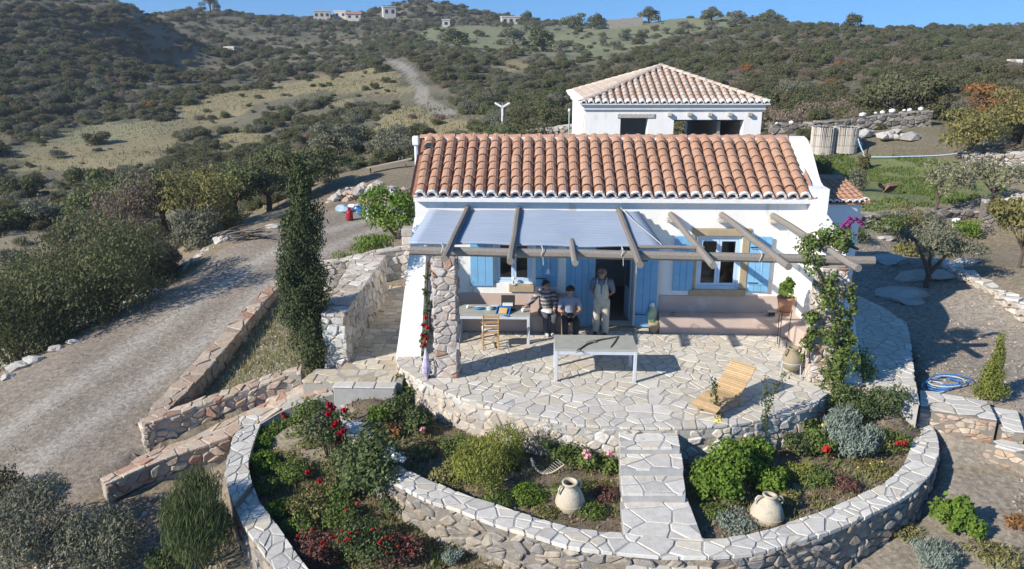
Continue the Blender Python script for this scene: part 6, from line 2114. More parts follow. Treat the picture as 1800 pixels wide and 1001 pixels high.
# front right slope
gp(1672, 935, 3, .32, .62, 'bright', 'bright yellow green leafy shrub on the front right slope', 1100, .10, .6, 771)
gp(1712, 950, 3, .20, .4, 'bright', 'smaller leafy shoot beside the bright slope shrub', 350, .10, .6, 772)
gp(1640, 1000, 3, .42, .36, 'silver', 'round silvery bush at the bottom right', 2600, .08, .2, 773, up=1.3)
gp(1590, 940, 3, .4, .1, 'weed', 'patch of weeds with small yellow flowers outside the curved wall', 500, .06, .4, 774, [('yellowpetal', .03, [(1578, 934, 0), (1577, 956, 0), (1612, 972, 0)])])
gp(1755, 985, 3, .5, .18, 'weed', 'green weed patch at the lower right corner', 900, .07, .35, 775)
gp(1790, 930, 3, .3, .25, 'rust', 'dry orange brown bush at the right edge', 500, .07, .4, 776)

# near bushes at the lower left
gp(70, 985, 3, 1.0, 1.25, 'olive', 'large grey olive bush in the bottom left corner', 9000, .085, .28, 781, up=.7, name='olive_bush', cat='bush', stems=14)
gp(190, 1010, 3, .75, .95, 'olive', 'smaller grey olive bush beside the corner one', 6000, .085, .28, 782, up=.7, name='olive_bush', cat='bush', stems=12)
gp(-30, 900, 3, .8, .8, 'oak', 'dark bush at the left edge below the drive', 4000, .085, .35, 785, up=.7, name='olive_bush', cat='bush', stems=8)
gp(358, 1000, 3, .72, 1.5, 'rose', 'feathery dark green broom bush outside the planter wall', 11000, .17, .07, 783, up=2.2, name='broom_bush', cat='bush', stems=14, nl=12)
gp(300, 1010, 3, .45, .5, 'rose', 'low dark bush in the shade left of the broom', 2200, .08, .3, 784, up=1.0, name='broom_bush', cat='bush')

# ------------------------------------------------------------------ climbers on the pergola pillars
def vine(name, label, path, n, m, seed, flowers=(), sz=.075, stems='bark', cat='climber'):
    """path: (x, y, z, radius) in world metres"""
    r = root(name, tuple(path[0][:3]), label, cat)
    o = np.array(path[0][:3])
    lu = []
    for a, c in zip(path[:-1], path[1:]):
        a, c = np.array(a), np.array(c)
        k = max(2, int(np.linalg.norm(c[:3] - a[:3]) / .14))
        for i in range(k):
            q = a + (c - a) * i / k
            jr = random.Random(seed * 100 + len(lu))
            g = q[3] * jr.uniform(.55, 1.35)
            lu.append((*(q[:3] - o + np.array([jr.gauss(0, .5), jr.gauss(0, .3), jr.gauss(0, .3)]) * q[3]), g, g, g))
    V, Q = foliage(lu, n, sz, .7, seed, lo=-1, shell=.7, wild=.8)
    link('foliage', np_mesh('foliage', V, Q, L_[m]), r)
    obj('stem', tube([p[:3] for p in path], [.03 + .01 * (i == 0) for i in range(len(path))], 6), M[stems], r)
    for key, rad, pts in flowers:
        for p in pts: link('flower', flower_mesh(key, rad), r, tuple(np.array(p) - o))
    return r


vine('pergola_vine', 'dense green vine wrapping the right pergola pillar up to the beam',
     [(6.75, 15.3, -.8, .36), (6.62, 15.45, -.2, .36), (6.5, 15.6, .3, .33), (6.44, 15.72, .9, .28), (6.40, 15.74, 1.4, .23), (6.25, 15.76, 1.9, .20), (6.0, 15.78, 2.3, .22), (5.9, 15.9, 2.55, .20), (5.75, 16.1, 2.75, .18)], 3800, 'green', 801)
vine('pergola_vine', 'vine spray sprawling over the right end of the pergola beam',
     [(5.75, 16.1, 2.7, .20), (5.95, 16.5, 2.95, .25), (6.3, 16.7, 3.05, .26), (6.6, 16.6, 2.95, .22), (6.9, 16.4, 2.85, .15)], 1600, 'green', 802)
vine('pergola_vine', 'thin vine strand hanging on the right side of the pillar',
     [(6.62, 15.8, .2, .14), (6.66, 15.82, .8, .13), (6.68, 15.85, 1.4, .13), (6.66, 15.85, 2.0, .10), (6.6, 15.9, 2.4, .1)], 900, 'green', 803)
vine('pergola_vine', 'short vine tuft on the inner edge of the right pillar',
     [(5.9, 15.85, .6, .12), (5.9, 15.83, 1.1, .14), (5.86, 15.8, 1.7, .13)], 700, 'green', 806)
gpv = vine('bougainvillea', 'thin bougainvillea shoot with magenta flowers above the right pillar',
           [(6.45, 16.3, 2.7, .08), (6.5, 16.2, 3.1, .07), (6.55, 16.15, 3.5, .06)], 220, 'green', 804,
           [('magenta', .05, [(6.40, 16.15, 3.42), (6.46, 16.15, 3.50), (6.52, 16.15, 3.58), (6.58, 16.15, 3.52), (6.64, 16.15, 3.57), (6.72, 16.15, 3.52), (6.50, 16.1, 3.46), (6.78, 16.15, 3.47)])], cat='bougainvillea')
vine('bougainvillea', 'bare bougainvillea stems with red flowers on the left pillar',
     [(-2.33, 15.95, 0.0, .06), (-2.35, 16.0, .7, .08), (-2.30, 16.05, 1.4, .07), (-2.28, 16.05, 2.0, .06), (-2.25, 16.1, 2.6, .05)], 420, 'rose', 805,
     [('redpetal', .05, [(-2.3, 15.85, 1.42), (-2.36, 15.85, 1.25), (-2.26, 15.85, 1.20), (-2.38, 15.85, 1.02), (-2.30, 15.85, .95), (-2.35, 15.85, .80)])], cat='bougainvillea')
gp(1460, 708, 1, .72, 1.15, 'green', 'thick green foliage at the foot of the right pergola pillar', 6500, .075, .6, 807)
gp(1510, 715, 1, .5, .5, 'rose', 'tangle of dark shrub below the side path end', 1800, .065, .5, 808)
gp(1420, 712, 1, .3, .5, 'bright', 'light green creeping shoots at the right rim of the terrace', 700, .06, .6, 809)

# ------------------------------------------------------------------ ground cover
x, y = scatter(bed_poly, 5200, 91)
k = fbm(x, y, 1.1, 87) > .5
stuff('ground_cover', blades(x[k], y[k], BED(x[k], y[k]) - .02, .10, .022, 92, 1.0), L_['green'], 'low green ground cover in the upper flower bed')
x, y = scatter(bed_poly, 12000, 1)
stuff('weeds', blades(x, y, BED(x, y) - .02, .10, .010, 2), L_['weed'], 'short weeds covering the upper flower bed')
x, y = scatter(bed_poly, 3600, 3)
rr_ = np.random.default_rng(2)
def flat_litter(x, y, z, s, seed):
    r = np.random.default_rng(seed)
    n = len(x)
    p = np.stack([x, y, z + .015 + .03 * r.random(n)], 1)
    az = r.random(n) * 6.283
    a = np.stack([np.cos(az), np.sin(az), r.normal(size=n) * .35], 1)
    b = np.stack([-np.sin(az), np.cos(az), r.normal(size=n) * .35], 1)
    q = (s * (.5 + r.random(n)))[:, None]
    return np.stack([p - a * q, p + b * q * .5, p + a * q, p - b * q * .5], 1).reshape(-1, 3), np.arange(4 * n).reshape(n, 4)
stuff('leaf_litter', flat_litter(x, y, BED(x, y), .035, 5), L_['litter'], 'dead leaves and straw on the upper flower bed')
x, y = scatter(bl_poly, 9000, 93)
k = fbm(x, y, 1.1, 89) > .48
stuff('ground_cover', blades(x[k], y[k], BED2(x[k], y[k]) - .02, .11, .022, 94, 1.0), L_['green'], 'low green ground cover in the lower flower bed')
x, y = scatter(bl_poly, 12000, 4)
stuff('weeds', blades(x, y, BED2(x, y) - .02, .11, .010, 6), L_['weed'], 'short weeds covering the lower flower bed')
x, y = scatter(bl_poly, 3000, 7)
x2, y2 = scatter(bl_poly, 3000, 77)
stuff('leaf_litter', flat_litter(x, y, BED2(x, y), .035, 8), L_['litter'], 'dead leaves and straw on the lower flower bed')
bank_p = [(-8.05, 15.7), (-7.75, 24), (-5.4, 24), (-5.0, 17.2), (-5.2, 16.5)]
x, y = scatter(bank_p, 5200, 9)
stuff('dry_grass', blades(x, y, height(x, y) - .02, .12, .011, 10, .8), L_['weed'], 'dry short grass on the bank below the drive')
x, y = scatter(bank_p, 1600, 11)
stuff('dry_grass', blades(x, y, height(x, y) - .02, .18, .010, 12, .8), L_['dry'], 'pale dry stalks on the bank below the drive')
x, y = scatter(MEADOW, 16000, 13)
k = fbm(x, y, 2.5, 91) > .42
stuff('grass', blades(x[k], y[k], height(x[k], y[k]) - .02, .12, .025, 14), L_['grassgreen'], 'green grass of the meadow')
for i, p in enumerate(YELLOW):
    P = np.array(p)
    A = abs(area(p))
    n = int(min(5200, A * 5))
    x, y = scatter(p, n, 20 + i)
    stuff('dry_grass', blades(x, y, height(x, y) - .03, .15, .05, 30 + i, 1.2), L_['dry'], 'dry yellow grass in a clearing on the hillside')
ry_p = [(9.9, 14.6), (13.0, 14.6), (13.0, 29.5), (9.8, 29.5), (9.9, 21), (9.9, 19.8), (9.0, 17)]
x, y = scatter(ry_p, 6500, 41)
k = fbm(x, y, 2.4, 71) > .5
stuff('weeds', blades(x[k], y[k], height(x[k], y[k]) - .02, .07, .012, 42), L_['weed'], 'thin weeds in the stony right hand yard')
fr_p = [(3.5, 8.0), (9.5, 8.5), (13, 12), (12.8, 14.2), (9.6, 14.0), (8.9, 13), (8.7, 11.6), (7.2, 10.4)]
x, y = scatter(fr_p, 5200, 43)
k = fbm(x, y, 1.6, 73) > .5
stuff('weeds', blades(x[k], y[k], height(x[k], y[k]) - .02, .09, .012, 44), L_['weed'], 'thin weeds on the front right slope')
lf_p = [(-9.5, 9), (-4.6, 9), (-5.0, 11.2), (-6.2, 13.4), (-6.3, 14.2), (-8.6, 13.2), (-10.5, 12.5)]
x, y = scatter(lf_p, 3600, 45)
stuff('dry_grass', blades(x, y, height(x, y) - .02, .10, .011, 46, .8), L_['litter'], 'dry stalks on the ground left of the planter wall')


def pebbles(x, y, z, s, seed):
    r = np.random.default_rng(seed)
    n = len(x)
    base = np.array([(1, 0, 0), (-1, 0, 0), (0, 1, 0), (0, -1, 0), (0, 0, 1), (0, 0, -1)], float)
    F8 = np.array([(0, 2, 4), (2, 1, 4), (1, 3, 4), (3, 0, 4), (2, 0, 5), (1, 2, 5), (3, 1, 5), (0, 3, 5)])
    sc = s * (.35 + r.random(n) ** 3 * 1.6)
    v = base[None] * (.6 + .7 * r.random((n, 6, 1))) * sc[:, None, None]
    az = r.random(n) * 6.283
    c, s_ = np.cos(az)[:, None], np.sin(az)[:, None]
    v = np.stack([v[..., 0] * c - v[..., 1] * s_, v[..., 0] * s_ + v[..., 1] * c, v[..., 2] * .6], -1)
    v += np.stack([x, y, z], 1)[:, None]
    return v.reshape(-1, 3), (F8[None] + np.arange(n)[:, None, None] * 6).reshape(-1, 3)


def strew(name, poly, n, s, seed, label, m='pebble', zf=height):
    x, y = scatter(poly, n, seed)
    v, q = pebbles(x, y, zf(x, y), s, seed)
    return stuff(name, (v, q), M[m], label)


strew('gravel', ROAD, 3000, .016, 51, 'loose gravel on the drive')
strew('gravel', ry_p, 4200, .03, 52, 'small stones strewn over the right hand yard', 'pebble')
strew('gravel', fr_p, 3600, .035, 53, 'small stones on the front right slope')
strew('gravel', lf_p, 3200, .04, 54, 'small stones left of the planter wall')
strew('gravel', bed_poly, 2200, .02, 55, 'small stones on the upper bed', 'pebble', BED)
strew('gravel', bank_p, 2200, .03, 56, 'small stones on the bank', 'rock')
verge_p = [(-12.0, 28.5), (-13.0, 24), (-14.4, 19.5), (-16.3, 14.5), (-17.2, 15), (-15.3, 20), (-13.8, 24.5), (-12.6, 29)]
strew('rubble', verge_p, 700, .13, 57, 'pale stones along the left verge of the drive', 'rock')

edge_l = [(-13.0, 27), (-14.0, 23), (-15.6, 19), (-17.5, 14), (-16.0, 14), (-14.2, 19), (-12.8, 23), (-11.6, 27)]
x, y = scatter(edge_l, 5200, 61)
k = fbm(x, y, 2.0, 77) > .46
stuff('weeds', blades(x[k], y[k], height(x[k], y[k]) - .02, .11, .014, 62, .8), L_['weed'], 'weeds creeping over the left verge of the drive')
edge_r = [(-8.4, 15.8), (-8.2, 20), (-8.0, 24.2), (-8.35, 24.2), (-8.6, 20), (-9.0, 15.8)]
x, y = scatter(edge_r, 1100, 63)
k = fbm(x, y, 1.2, 79) > .45
stuff('weeds', blades(x[k], y[k], height(x[k], y[k]) - .02, .10, .012, 64, .8), L_['weed'], 'weeds along the kerb wall of the drive')
mid_r = [(-11.0, 14), (-10.6, 18), (-9.9, 24), (-9.0, 28.5), (-9.5, 28.5), (-10.5, 24), (-11.2, 18), (-11.7, 14)]
x, y = scatter(mid_r, 1500, 65)
k = fbm(x, y, 2.2, 83) > .5
stuff('weeds', blades(x[k], y[k], height(x[k], y[k]) - .02, .05, .010, 66, .9), L_['weed'], 'thin weeds on the middle of the drive')

slope_p = [(-62, 30), (-14, 36), (-11, 45), (0, 50), (22, 50), (40, 60), (45, 115), (-85, 115)]
x, y = scatter(slope_p, 30000, 101)
k = (fbm(x, y, 7, 103) > .42)
stuff('dry_grass', blades(x[k], y[k], height(x[k], y[k]) - .03, .22, .045, 104, 1.0), L_['weed'], 'short dry grass and herbs between the shrubs of the slope')

# ------------------------------------------------------------------ furniture
def table(x0, x1, y0, y1, label):
    t = root('table', ((x0 + x1) / 2, (y0 + y1) / 2, 0), label, 'table')
    obj('table_top', box(x0, x1, y0, y1, .722, .755, .006), M['tabletop'], t)
    obj('apron', join(box(x0 + .06, x1 - .06, y0 + .012, y0 + .04, .64, .72), box(x0 + .06, x1 - .06, y1 - .04, y1 - .012, .64, .72),
                      box(x0 + .012, x0 + .04, y0 + .06, y1 - .06, .64, .72), box(x1 - .04, x1 - .012, y0 + .06, y1 - .06, .64, .72)), M['alu'], t)['kind'] = 'thing'
    for a in (x0 + .005, x1 - .075):
        for b in (y0 + .005, y1 - .075):
            obj('leg', box(a, a + .07, b, b + .07, 0.0, .721, .006), M['alu'], t)
    return t


table(-1.86, -.07, 17.96, 18.74, 'grey table under the blue sheet with the tool case on it')
table(.47, 2.25, 15.76, 16.66, 'long grey table standing in the sun with sticks on it')

# sticks on the sunlit table
def stick(label, pts, r, m='bark', name='stick', cat='stick'):
    o = obj(name, tube([tuple(at(*p)) for p in pts], r, 6), M[m])
    return tag(o, label, cat, None, 'thing')
stick('long dark bent stick lying across the sunlit table', [(1014, 617, .775), (1030, 606, .775), (1052, 598, .78), (1085, 592, .775)], [.012, .018, .018, .01])
stick('short dark stick at the right side of the sunlit table', [(1073, 611, .77), (1080, 602, .77), (1087, 591, .77)], [.008, .014, .01])
stick('thin pale twig at the back of the sunlit table', [(1012, 598, .77), (1030, 602, .77), (1046, 597, .77)], [.006, .008, .005], 'greybark')
stick('small curled dark twig near the left end of the long bent stick', [(1016, 612, .768), (1021, 618, .772), (1012, 620, .768)], [.007, .009, .006])
stick('thick short piece of wood beside the long bent stick', [(1030, 603, .78), (1047, 601, .78)], [.018, .016], 'greybark')


def ladder_chair(loc, rz, label, cushion=None):
    c = root('wooden_chair', loc, label, 'chair', None, rz)
    o = dict(local=True)
    w, d = .20, .19
    obj('seat', box(-w, w, -d, d, .425, .455, .01), M['honeywood'], c, **o)
    for s in (-1, 1):
        obj('leg', bar((s * (w - .02), d - .02, 0), (s * (w - .02), d - .02, .424), .036, .036), M['honeywood'], c, **o)
        obj('back_post', tube([(s * (w - .02), -d + .02, 0), (s * (w - .02), -d + .01, .46), (s * (w - .02), -d - .06, .93)], [.02, .02, .016], 6), M['honeywood'], c, **o)
        obj('stretcher', bar((s * (w - .02), -d + .03, .2), (s * (w - .02), d - .04, .2), .022, .03), M['honeywood'], c, **o)
    for z, y in ((.60, -d - .012), (.73, -d - .034), (.87, -d - .055)):
        obj('back_slat', bar((-w + .035, y, z), (w - .035, y, z), .018, .06), M['honeywood'], c, **o)
    obj('stretcher', bar((-w + .035, -d + .02, .27), (w - .035, -d + .02, .27), .022, .03), M['honeywood'], c, **o)
    return c


ladder_chair((-1.02, 17.72, 0), .12, 'ladder back wooden chair at the table with its back to the camera')
cu = obj('cushion', xf(box(-.20, .20, -.16, .19, .458, .515, .022), Matrix.Translation((-1.02, 17.72, 0)) @ Matrix.Rotation(.12, 4, 'Z')), M['whitecloth'])
tag(cu, 'white seat cushion on the ladder back wooden chair', 'cushion')
ladder_chair((.90, 18.52, 0), math.pi, 'small wooden chair under the man in the faded blue shirt')

# wooden lounger
a, b = np.array([3.34, 14.12, 0]), np.array([4.36, 15.20, 0])
ax_ = (b - a) / np.linalg.norm(b - a)
ln_ = np.linalg.norm(b - a)
wd_ = np.array([-ax_[1], ax_[0], 0])
lg = root('sun_lounger', tuple((a + b) / 2), 'curved slatted wooden lounger on the terrace', 'lounger')
sp = smooth_line([(0, .20, 0), (.22, .27, 0), (.45, .31, 0), (.68, .28, 0), (.85, .27, 0), (1.02, .36, 0), (1.22, .50, 0), (1.40, .65, 0), (1.5, .73, 0)], 80)
SPp = Poly3(np.stack([sp[:, 0], sp[:, 1], sp[:, 2]], 1))
sc_ = ln_ / 1.5
W2 = .29
N_ = 34
for i in range(N_):
    t = SPp.L * (i + .5) / N_
    p, q = SPp.at(t - .012), SPp.at(t + .012)
    dv = (q - p) / np.linalg.norm(q - p)
    m_ = SPp.at(t)
    P3 = a + ax_ * m_[0] * sc_ + np.array([0, 0, m_[1]])
    dirv = ax_ * dv[0] + np.array([0, 0, dv[1]])
    up_ = np.cross(dirv, wd_)
    if up_[2] < 0: up_ = -up_
    obj('slat', bar(P3 - wd_ * W2, P3 + wd_ * W2, SPp.L / N_ * sc_ * .80, .018, tuple(up_)), M['slatwood'], lg)
for s in (-1, 1):
    pts = [a + ax_ * SPp.at(t)[0] * sc_ + np.array([0, 0, SPp.at(t)[1] - .04]) + wd_ * s * (W2 - .05) for t in np.linspace(.02, SPp.L - .02, 16)]
    obj('side_rail', tube(pts, .022, 5), M['slatwood'], lg)
    for t in (.25, 1.05):
        m_ = SPp.at(t)
        p = a + ax_ * m_[0] * sc_ + wd_ * s * (W2 - .05)
        obj('leg', bar((p[0], p[1], 0), (p[0], p[1], m_[1] - .05), .04, .04), M['slatwood'], lg)


# jars
def jar(label, loc, h, r, m, tilt=(0, 0), neck=.42, handles=2, rz=0.0, name='clay_jar', parent_cat='jar', foot=.45):
    j = root(name, loc, label, parent_cat, None, rz)
    pr = [(r * foot, 0), (r * .72, h * .12), (r * .93, h * .28), (r, h * .42), (r * .95, h * .55), (r * .78, h * .69), (r * .55, h * .80), (r * neck, h * .86), (r * neck, h * .92),
          ] if parent_cat != 'jar' else [(r * foot, 0), (r * .90, h * .11), (r, h * .27), (r * .97, h * .40), (r * .84, h * .58), (r * .66, h * .74), (r * neck, h * .85), (r * neck, h * .91),
          ]
    pr += [ (r * (neck + .10), h * .97), (r * (neck + .08), h), (r * (neck - .06), h), (r * (neck - .08), h * .9), (r * .5, h * .78)]
    R = Matrix.Rotation(tilt[0], 4, 'X') @ Matrix.Rotation(tilt[1], 4, 'Y')
    obj('body', xf(lathe(pr, k=28), R), M[m], j, local=True, smooth=True)
    obj('base', xf(lathe([(0.001, 0.0), (r * foot, 0.0)], k=28), R), M[m], j, local=True)
    obj('band', xf(lathe([(r * .995, h * .28), (r * 1.02, h * .295), (r * 1.02, h * .315), (r * .99, h * .33)] if parent_cat == 'jar' else [(r * .955, h * .30), (r * .985, h * .315), (r * .985, h * .335), (r * .975, h * .35)], k=28), R), M[m], j, local=True, smooth=True)
    for i in range(handles):
        s = 1 if i == 0 else -1
        pts = [(s * r * .52, 0, h * .93), (s * r * .78, 0, h * .97), (s * r * .98, 0, h * .88), (s * r * .98, 0, h * .76), (s * r * .78, 0, h * .68)] if parent_cat != 'jar' else [(s * r * (neck - .02), 0, h * .92), (s * r * .74, 0, h * .93), (s * r * .86, 0, h * .84), (s * r * .84, 0, h * .73), (s * r * .72, 0, h * .66)]
        obj('handle', xf(tube(pts, [.022 * h / .6] * 5, 7), R), M[m], j, local=True, smooth=True)
    return j


jz1 = bed(1002, 893, 1)
jar('pale clay jar with two handles in the left bed', tuple(jz1 - np.array([0, 0, .03])), .58, .26, 'clay', (.04, -.05), .46, rz=.5, foot=.66)
jz2 = bed(1346, 912, 1)
jar('broad squat clay jar with two handles in the right bed', tuple(jz2 - np.array([0, 0, .08])), .54, .29, 'clay', (-.06, .10), .36, rz=.15, foot=.7)
am = jar('weathered clay amphora in an iron stand beside the right pillar', (5.72, 16.28, .10), .56, .22, 'oldclay', (0, 0), .5, rz=.4, name='amphora', parent_cat='amphora', foot=.25)
sdn = root('amphora_stand', (5.72, 16.28, 0), 'thin iron tripod stand holding the clay amphora', 'stand')
ringp = [(math.cos(t) * .215, math.sin(t) * .215, .33) for t in np.linspace(0, 2 * math.pi, 25)]
obj('ring', tube(ringp, .012, 6), M['alu'], sdn, local=True)
for k in range(3):
    t = 2.1 * k - .9
    obj('leg', tube([(math.cos(t) * .215, math.sin(t) * .215, .33), (math.cos(t) * .25, math.sin(t) * .25, .0)], .011, 6), M['alu'], sdn, local=True)

# tall iron stand with terracotta pot
ps = root('plant_stand', (6.02, 18.02, 0), 'tall thin iron plant stand in front of the corner bench', 'stand')
for k in range(3):
    t = 2.094 * k - 2.2
    obj('leg', tube([(math.cos(t) * .17, math.sin(t) * .17, .92), (math.cos(t) * .13, math.sin(t) * .13, 0)], .010, 6), M['dark'], ps, local=True)
obj('ring', tube([(math.cos(t) * .172, math.sin(t) * .172, .92) for t in np.linspace(0, 2 * math.pi, 21)], .009, 6), M['dark'], ps, local=True)
pt = root('terracotta_pot', (6.02, 18.02, .80), 'terracotta flower pot in the tall iron plant stand', 'pot')
obj('body', lathe([(.001, 0), (.125, 0), (.19, .40), (.205, .405), (.207, .46), (.185, .465), (.175, .40), (.001, .40)], k=24), M['terracotta'], pt, local=True, smooth=True)
obj('soil', lathe([(.001, .415), (.18, .41)], k=20), M['soil'], pt, local=True)
plant('pot_plant', 'leafy green plant growing from the terracotta pot', 'plant', (6.02, 18.02, 1.2), [(0, 0, .18, .17, .17, .16), (.05, 0, .34, .13, .13, .14), (-.08, .02, .30, .1, .1, .12), (0, -.05, .48, .07, .07, .1)], 700, .07, 'bright', .55, 31, stems_vf(4, .15, .45, .01, 3))


# things on the shaded table
tc_ = root('tool_case', (-.62, 18.36, .757), 'open black tool case on the shaded table', 'case')
obj('case_base', box(-.17, .17, -.12, .12, 0, .11, .015), M['dark'], tc_, local=True)
obj('case_lid', xf(box(-.17, .17, -.015, .015, 0, .22, .01), Matrix.Translation((0, .13, .10)) @ Matrix.Rotation(-.35, 4, 'X')), M['dark'], tc_, local=True)
obj('foam_insert', box(-.13, .13, -.09, .09, .112, .15, .01), M['whitecloth'], tc_, local=True)
tr_ = root('blue_tray', (-.72, 18.12, .757), 'bright blue tray with tan board leaning at the table edge', 'tray', None, -.18)
Rt = Matrix.Rotation(.55, 4, 'X')
obj('tray_base', xf(box(-.17, .17, -.14, .14, .02, .04, .006), Rt), M['blue_plastic'], tr_, local=True)
for q in (box(-.17, -.15, -.14, .14, .041, .075), box(.15, .17, -.14, .14, .041, .075), box(-.149, .149, -.14, -.12, .041, .075), box(-.149, .149, .12, .14, .041, .075)):
    obj('tray_rim', xf(q, Rt), M['blue_plastic'], tr_, local=True)
obj('tan_board', xf(box(-.10, .10, -.09, .09, .042, .085, .006), Rt), M['tan'], tr_, local=True)
bb = root('blue_pouch', (-1.32, 18.36, .757), 'flat bright blue pouch on the shaded table', 'pouch')
obj('pouch', boulder((0, 0, .035), .12, (1.1, .7, .3), 3, 2, .15), M['blue_plastic'], bb, local=True, smooth=True)
obj('strap', tube([(-.1, -.02, .07), (0, -.03, .085), (.1, -.02, .07)], .008, 6), M['white_paint'], bb, local=True)
bx = root('food_tub', (-1.06, 18.34, .757), 'clear blue tub with pale contents on the shaded table', 'tub')
obj('tub', lathe([(.001, 0), (.085, 0), (.10, .09), (.092, .09), (.08, .015), (.001, .015)], k=18), M['paleglassblue'], bx, local=True)
obj('contents', boulder((0, 0, .06), .08, (1, 1, .5), 5, 2, .2), M['cream'], bx, local=True)
def cup(label, loc, h, r):
    c = root('cup', loc, label, 'cup')
    obj('body', lathe([(.001, 0), (r * .8, 0), (r, h), (r * .9, h), (r * .72, .01), (.001, .01)], k=16), M['white_paint'], c, local=True, smooth=True)
    obj('handle', tube([(r * .95, 0, h * .8), (r * 1.5, 0, h * .7), (r * 1.5, 0, h * .35), (r * .88, 0, h * .25)], .007, 5), M['white_paint'], c, local=True)
cup('white cup near the right end of the shaded table', (-.25, 18.18, .757), .09, .042)
cup('small white cup at the left end of the shaded table', (-1.62, 18.42, .757), .07, .035)
pk = root('paper_pack', (-.95, 18.55, .757), 'pale blue packet behind the tub on the shaded table', 'packet')
obj('packet', box(-.12, .12, -.05, .05, 0, .05, .012), M['paleglassblue'], pk, local=True)
obj('label_strip', box(-.06, .06, -.052, -.0505, .012, .04), M['whitecloth'], pk, local=True)

# small things by the wall
la = root('lantern', (-.50, 19.16, 1.157), 'small white lantern on the sill of the left window', 'lantern')
obj('base', box(-.045, .045, -.045, .045, 0, .02), M['white_paint'], la, local=True)
for sx in (-.036, .036):
    for sy in (-.036, .036): obj('post', box(sx - .006, sx + .006, sy - .006, sy + .006, .021, .15), M['white_paint'], la, local=True)
obj('roof', lathe([(.065, .151), (.02, .20), (.001, .21)], k=4), M['white_paint'], la, local=True)
obj('candle', lathe([(.018, .021), (.018, .09), (.001, .09)], k=8), M['cream'], la, local=True)
hl = root('hanging_lamp', (.37, 18.98, 1.5), 'small white lamp hanging in front of the right shutter of the left window', 'lamp')
obj('cord', tube([(0, 0, .12), (0, .02, .8)], .006, 5), M['rope'], hl, local=True)
obj('lamp_shade', lathe([(.012, .14), (.03, .10), (.055, .0), (.048, .0), (.02, .09)], k=14), M['white_paint'], hl, local=True)
gb = root('shopping_bag', (3.02, 19.0, .0), 'green and white plastic bag standing right of the door', 'bag')
obj('bag', boulder((0, 0, .42), .15, (.75, .6, 1.9), 4, 3, .25), M['green_plastic'], gb, local=True)
obj('bag_top', boulder((.0, 0, .68), .07, (.9, .7, 1.1), 6, 2, .5), M['whitecloth'], gb, local=True)
sk = root('planter_pot', (3.06, 18.88, 0), 'olive brown pot in front of the plastic bag by the door', 'pot')
obj('body', lathe([(.001, 0), (.10, 0), (.15, .16), (.14, .27), (.12, .30), (.10, .29), (.001, .27)], k=18), M['oldclay'], sk, local=True, smooth=True)
obj('soil', lathe([(.001, .282), (.104, .282)], k=14), M['soil'], sk, local=True)
bk = root('clay_brick', (3.55, 19.0, .442), 'small dark clay brick on the right bench', 'brick')
obj('block', box(-.06, .06, -.035, .035, 0, .05, .006), M['terracotta'], bk, local=True)
obj('top_groove', box(-.04, .04, -.012, .012, .0505, .053), M['dark'], bk, local=True)
gbx = root('grey_box', (6.0, 18.98, .442), 'small grey metal box on the right bench', 'box')
obj('body', box(-.10, .10, -.07, .07, 0, .13, .008), M['concrete'], gbx, local=True)
obj('front_panel', box(-.085, .085, -.075, -.0705, .02, .11), M['dark'], gbx, local=True)
for i, (x, zt) in enumerate([(1.86, 2.86), (2.14, 2.80), (.18, 2.86), (-1.93, 2.9), (4.75, 2.79), (5.05, 2.79)]):
    lab = ['rope loop round the beam near the stub rafter', 'white rope loop tying the third rafter to the front beam', 'thin white rope loop on the front beam between the left rafters', 'rope hanging from the front beam beside the left pillar',
           'left rope loop on the front beam near the right pillar', 'right rope loop on the front beam near the right pillar'][i]
    pts = [(x + .015 * math.sin(3 * t), 16.15 + .118 * math.cos(t), zt - .035 + .125 * math.sin(t)) for t in np.linspace(0, 2 * math.pi, 17)]
    ends = [(x + .02, 16.02, zt - .12), (x + .03, 16.01, zt - .3 - .12 * (i % 2))]
    ro = root('rope', pts[0], lab, 'rope')
    obj('loop', tube(pts, .009, 5), M['rope'], ro)
    obj('loose_end', tube(ends, .007, 5), M['rope'], ro)
cordp = [(2.13, 19.15, 3.16), (2.3, 18.3, 3.07), (2.55, 17.3, 2.98), (2.72, 16.5, 2.93), (2.74, 16.3, 2.9)]
tag(obj('cord', tube(cordp, .009, 5), M['rope']), 'white cord running down the right end of the blue sheet', 'cord')
hs_ = root('hanging_string', (5.98, 18.2, 2.4), 'thin white string hanger below the right rafter', 'string')
for sx in (-.1, .1): obj('string', tube([(0, 0, .42), (sx * .5, 0, 0), (sx, .02, -.45)], .006, 5), M['rope'], hs_, local=True)
pr_ = root('folded_parasol', (-2.32, 15.86, 0), 'folded lilac and white cloth leaning on the left pillar', 'parasol')
obj('cloth', lathe([(.02, .0), (.09, .18), (.10, .3), (.05, .55), (.02, .72)], k=9), mat('lilac_striped_cloth', (.30, .24, .46), (.66, .6, .58), 9, .9), pr_, local=True)
obj('pole', tube([(0, 0, 0), (.02, .06, .95)], .012, 6), M['honeywood'], pr_, local=True)
# dry palm frond in the left bed
fb = bed(965, 835, 1)
fr_ = root('dry_frond', tuple(fb), 'curved dry pale palm frond lying in the left bed', 'frond')
fp = [at_y(934, 806, fb[1]), at_y(940, 822, fb[1]), at_y(953, 832, fb[1] - .02), at_y(970, 831, fb[1] - .02), at_y(992, 817, fb[1])]
fp = smooth_line(fp, 24)
obj('midrib', tube(fp, list(np.linspace(.025, .012, 24)), 6), M['cream'], fr_)
for i in range(12, 24):
    p = fp[i]
    obj('leaflet', bar(p, (p[0] - .07 - .006 * (i - 12), p[1] + .05, p[2] + .02 + .006 * (i - 12)), .016, .006), M['cream'], fr_)

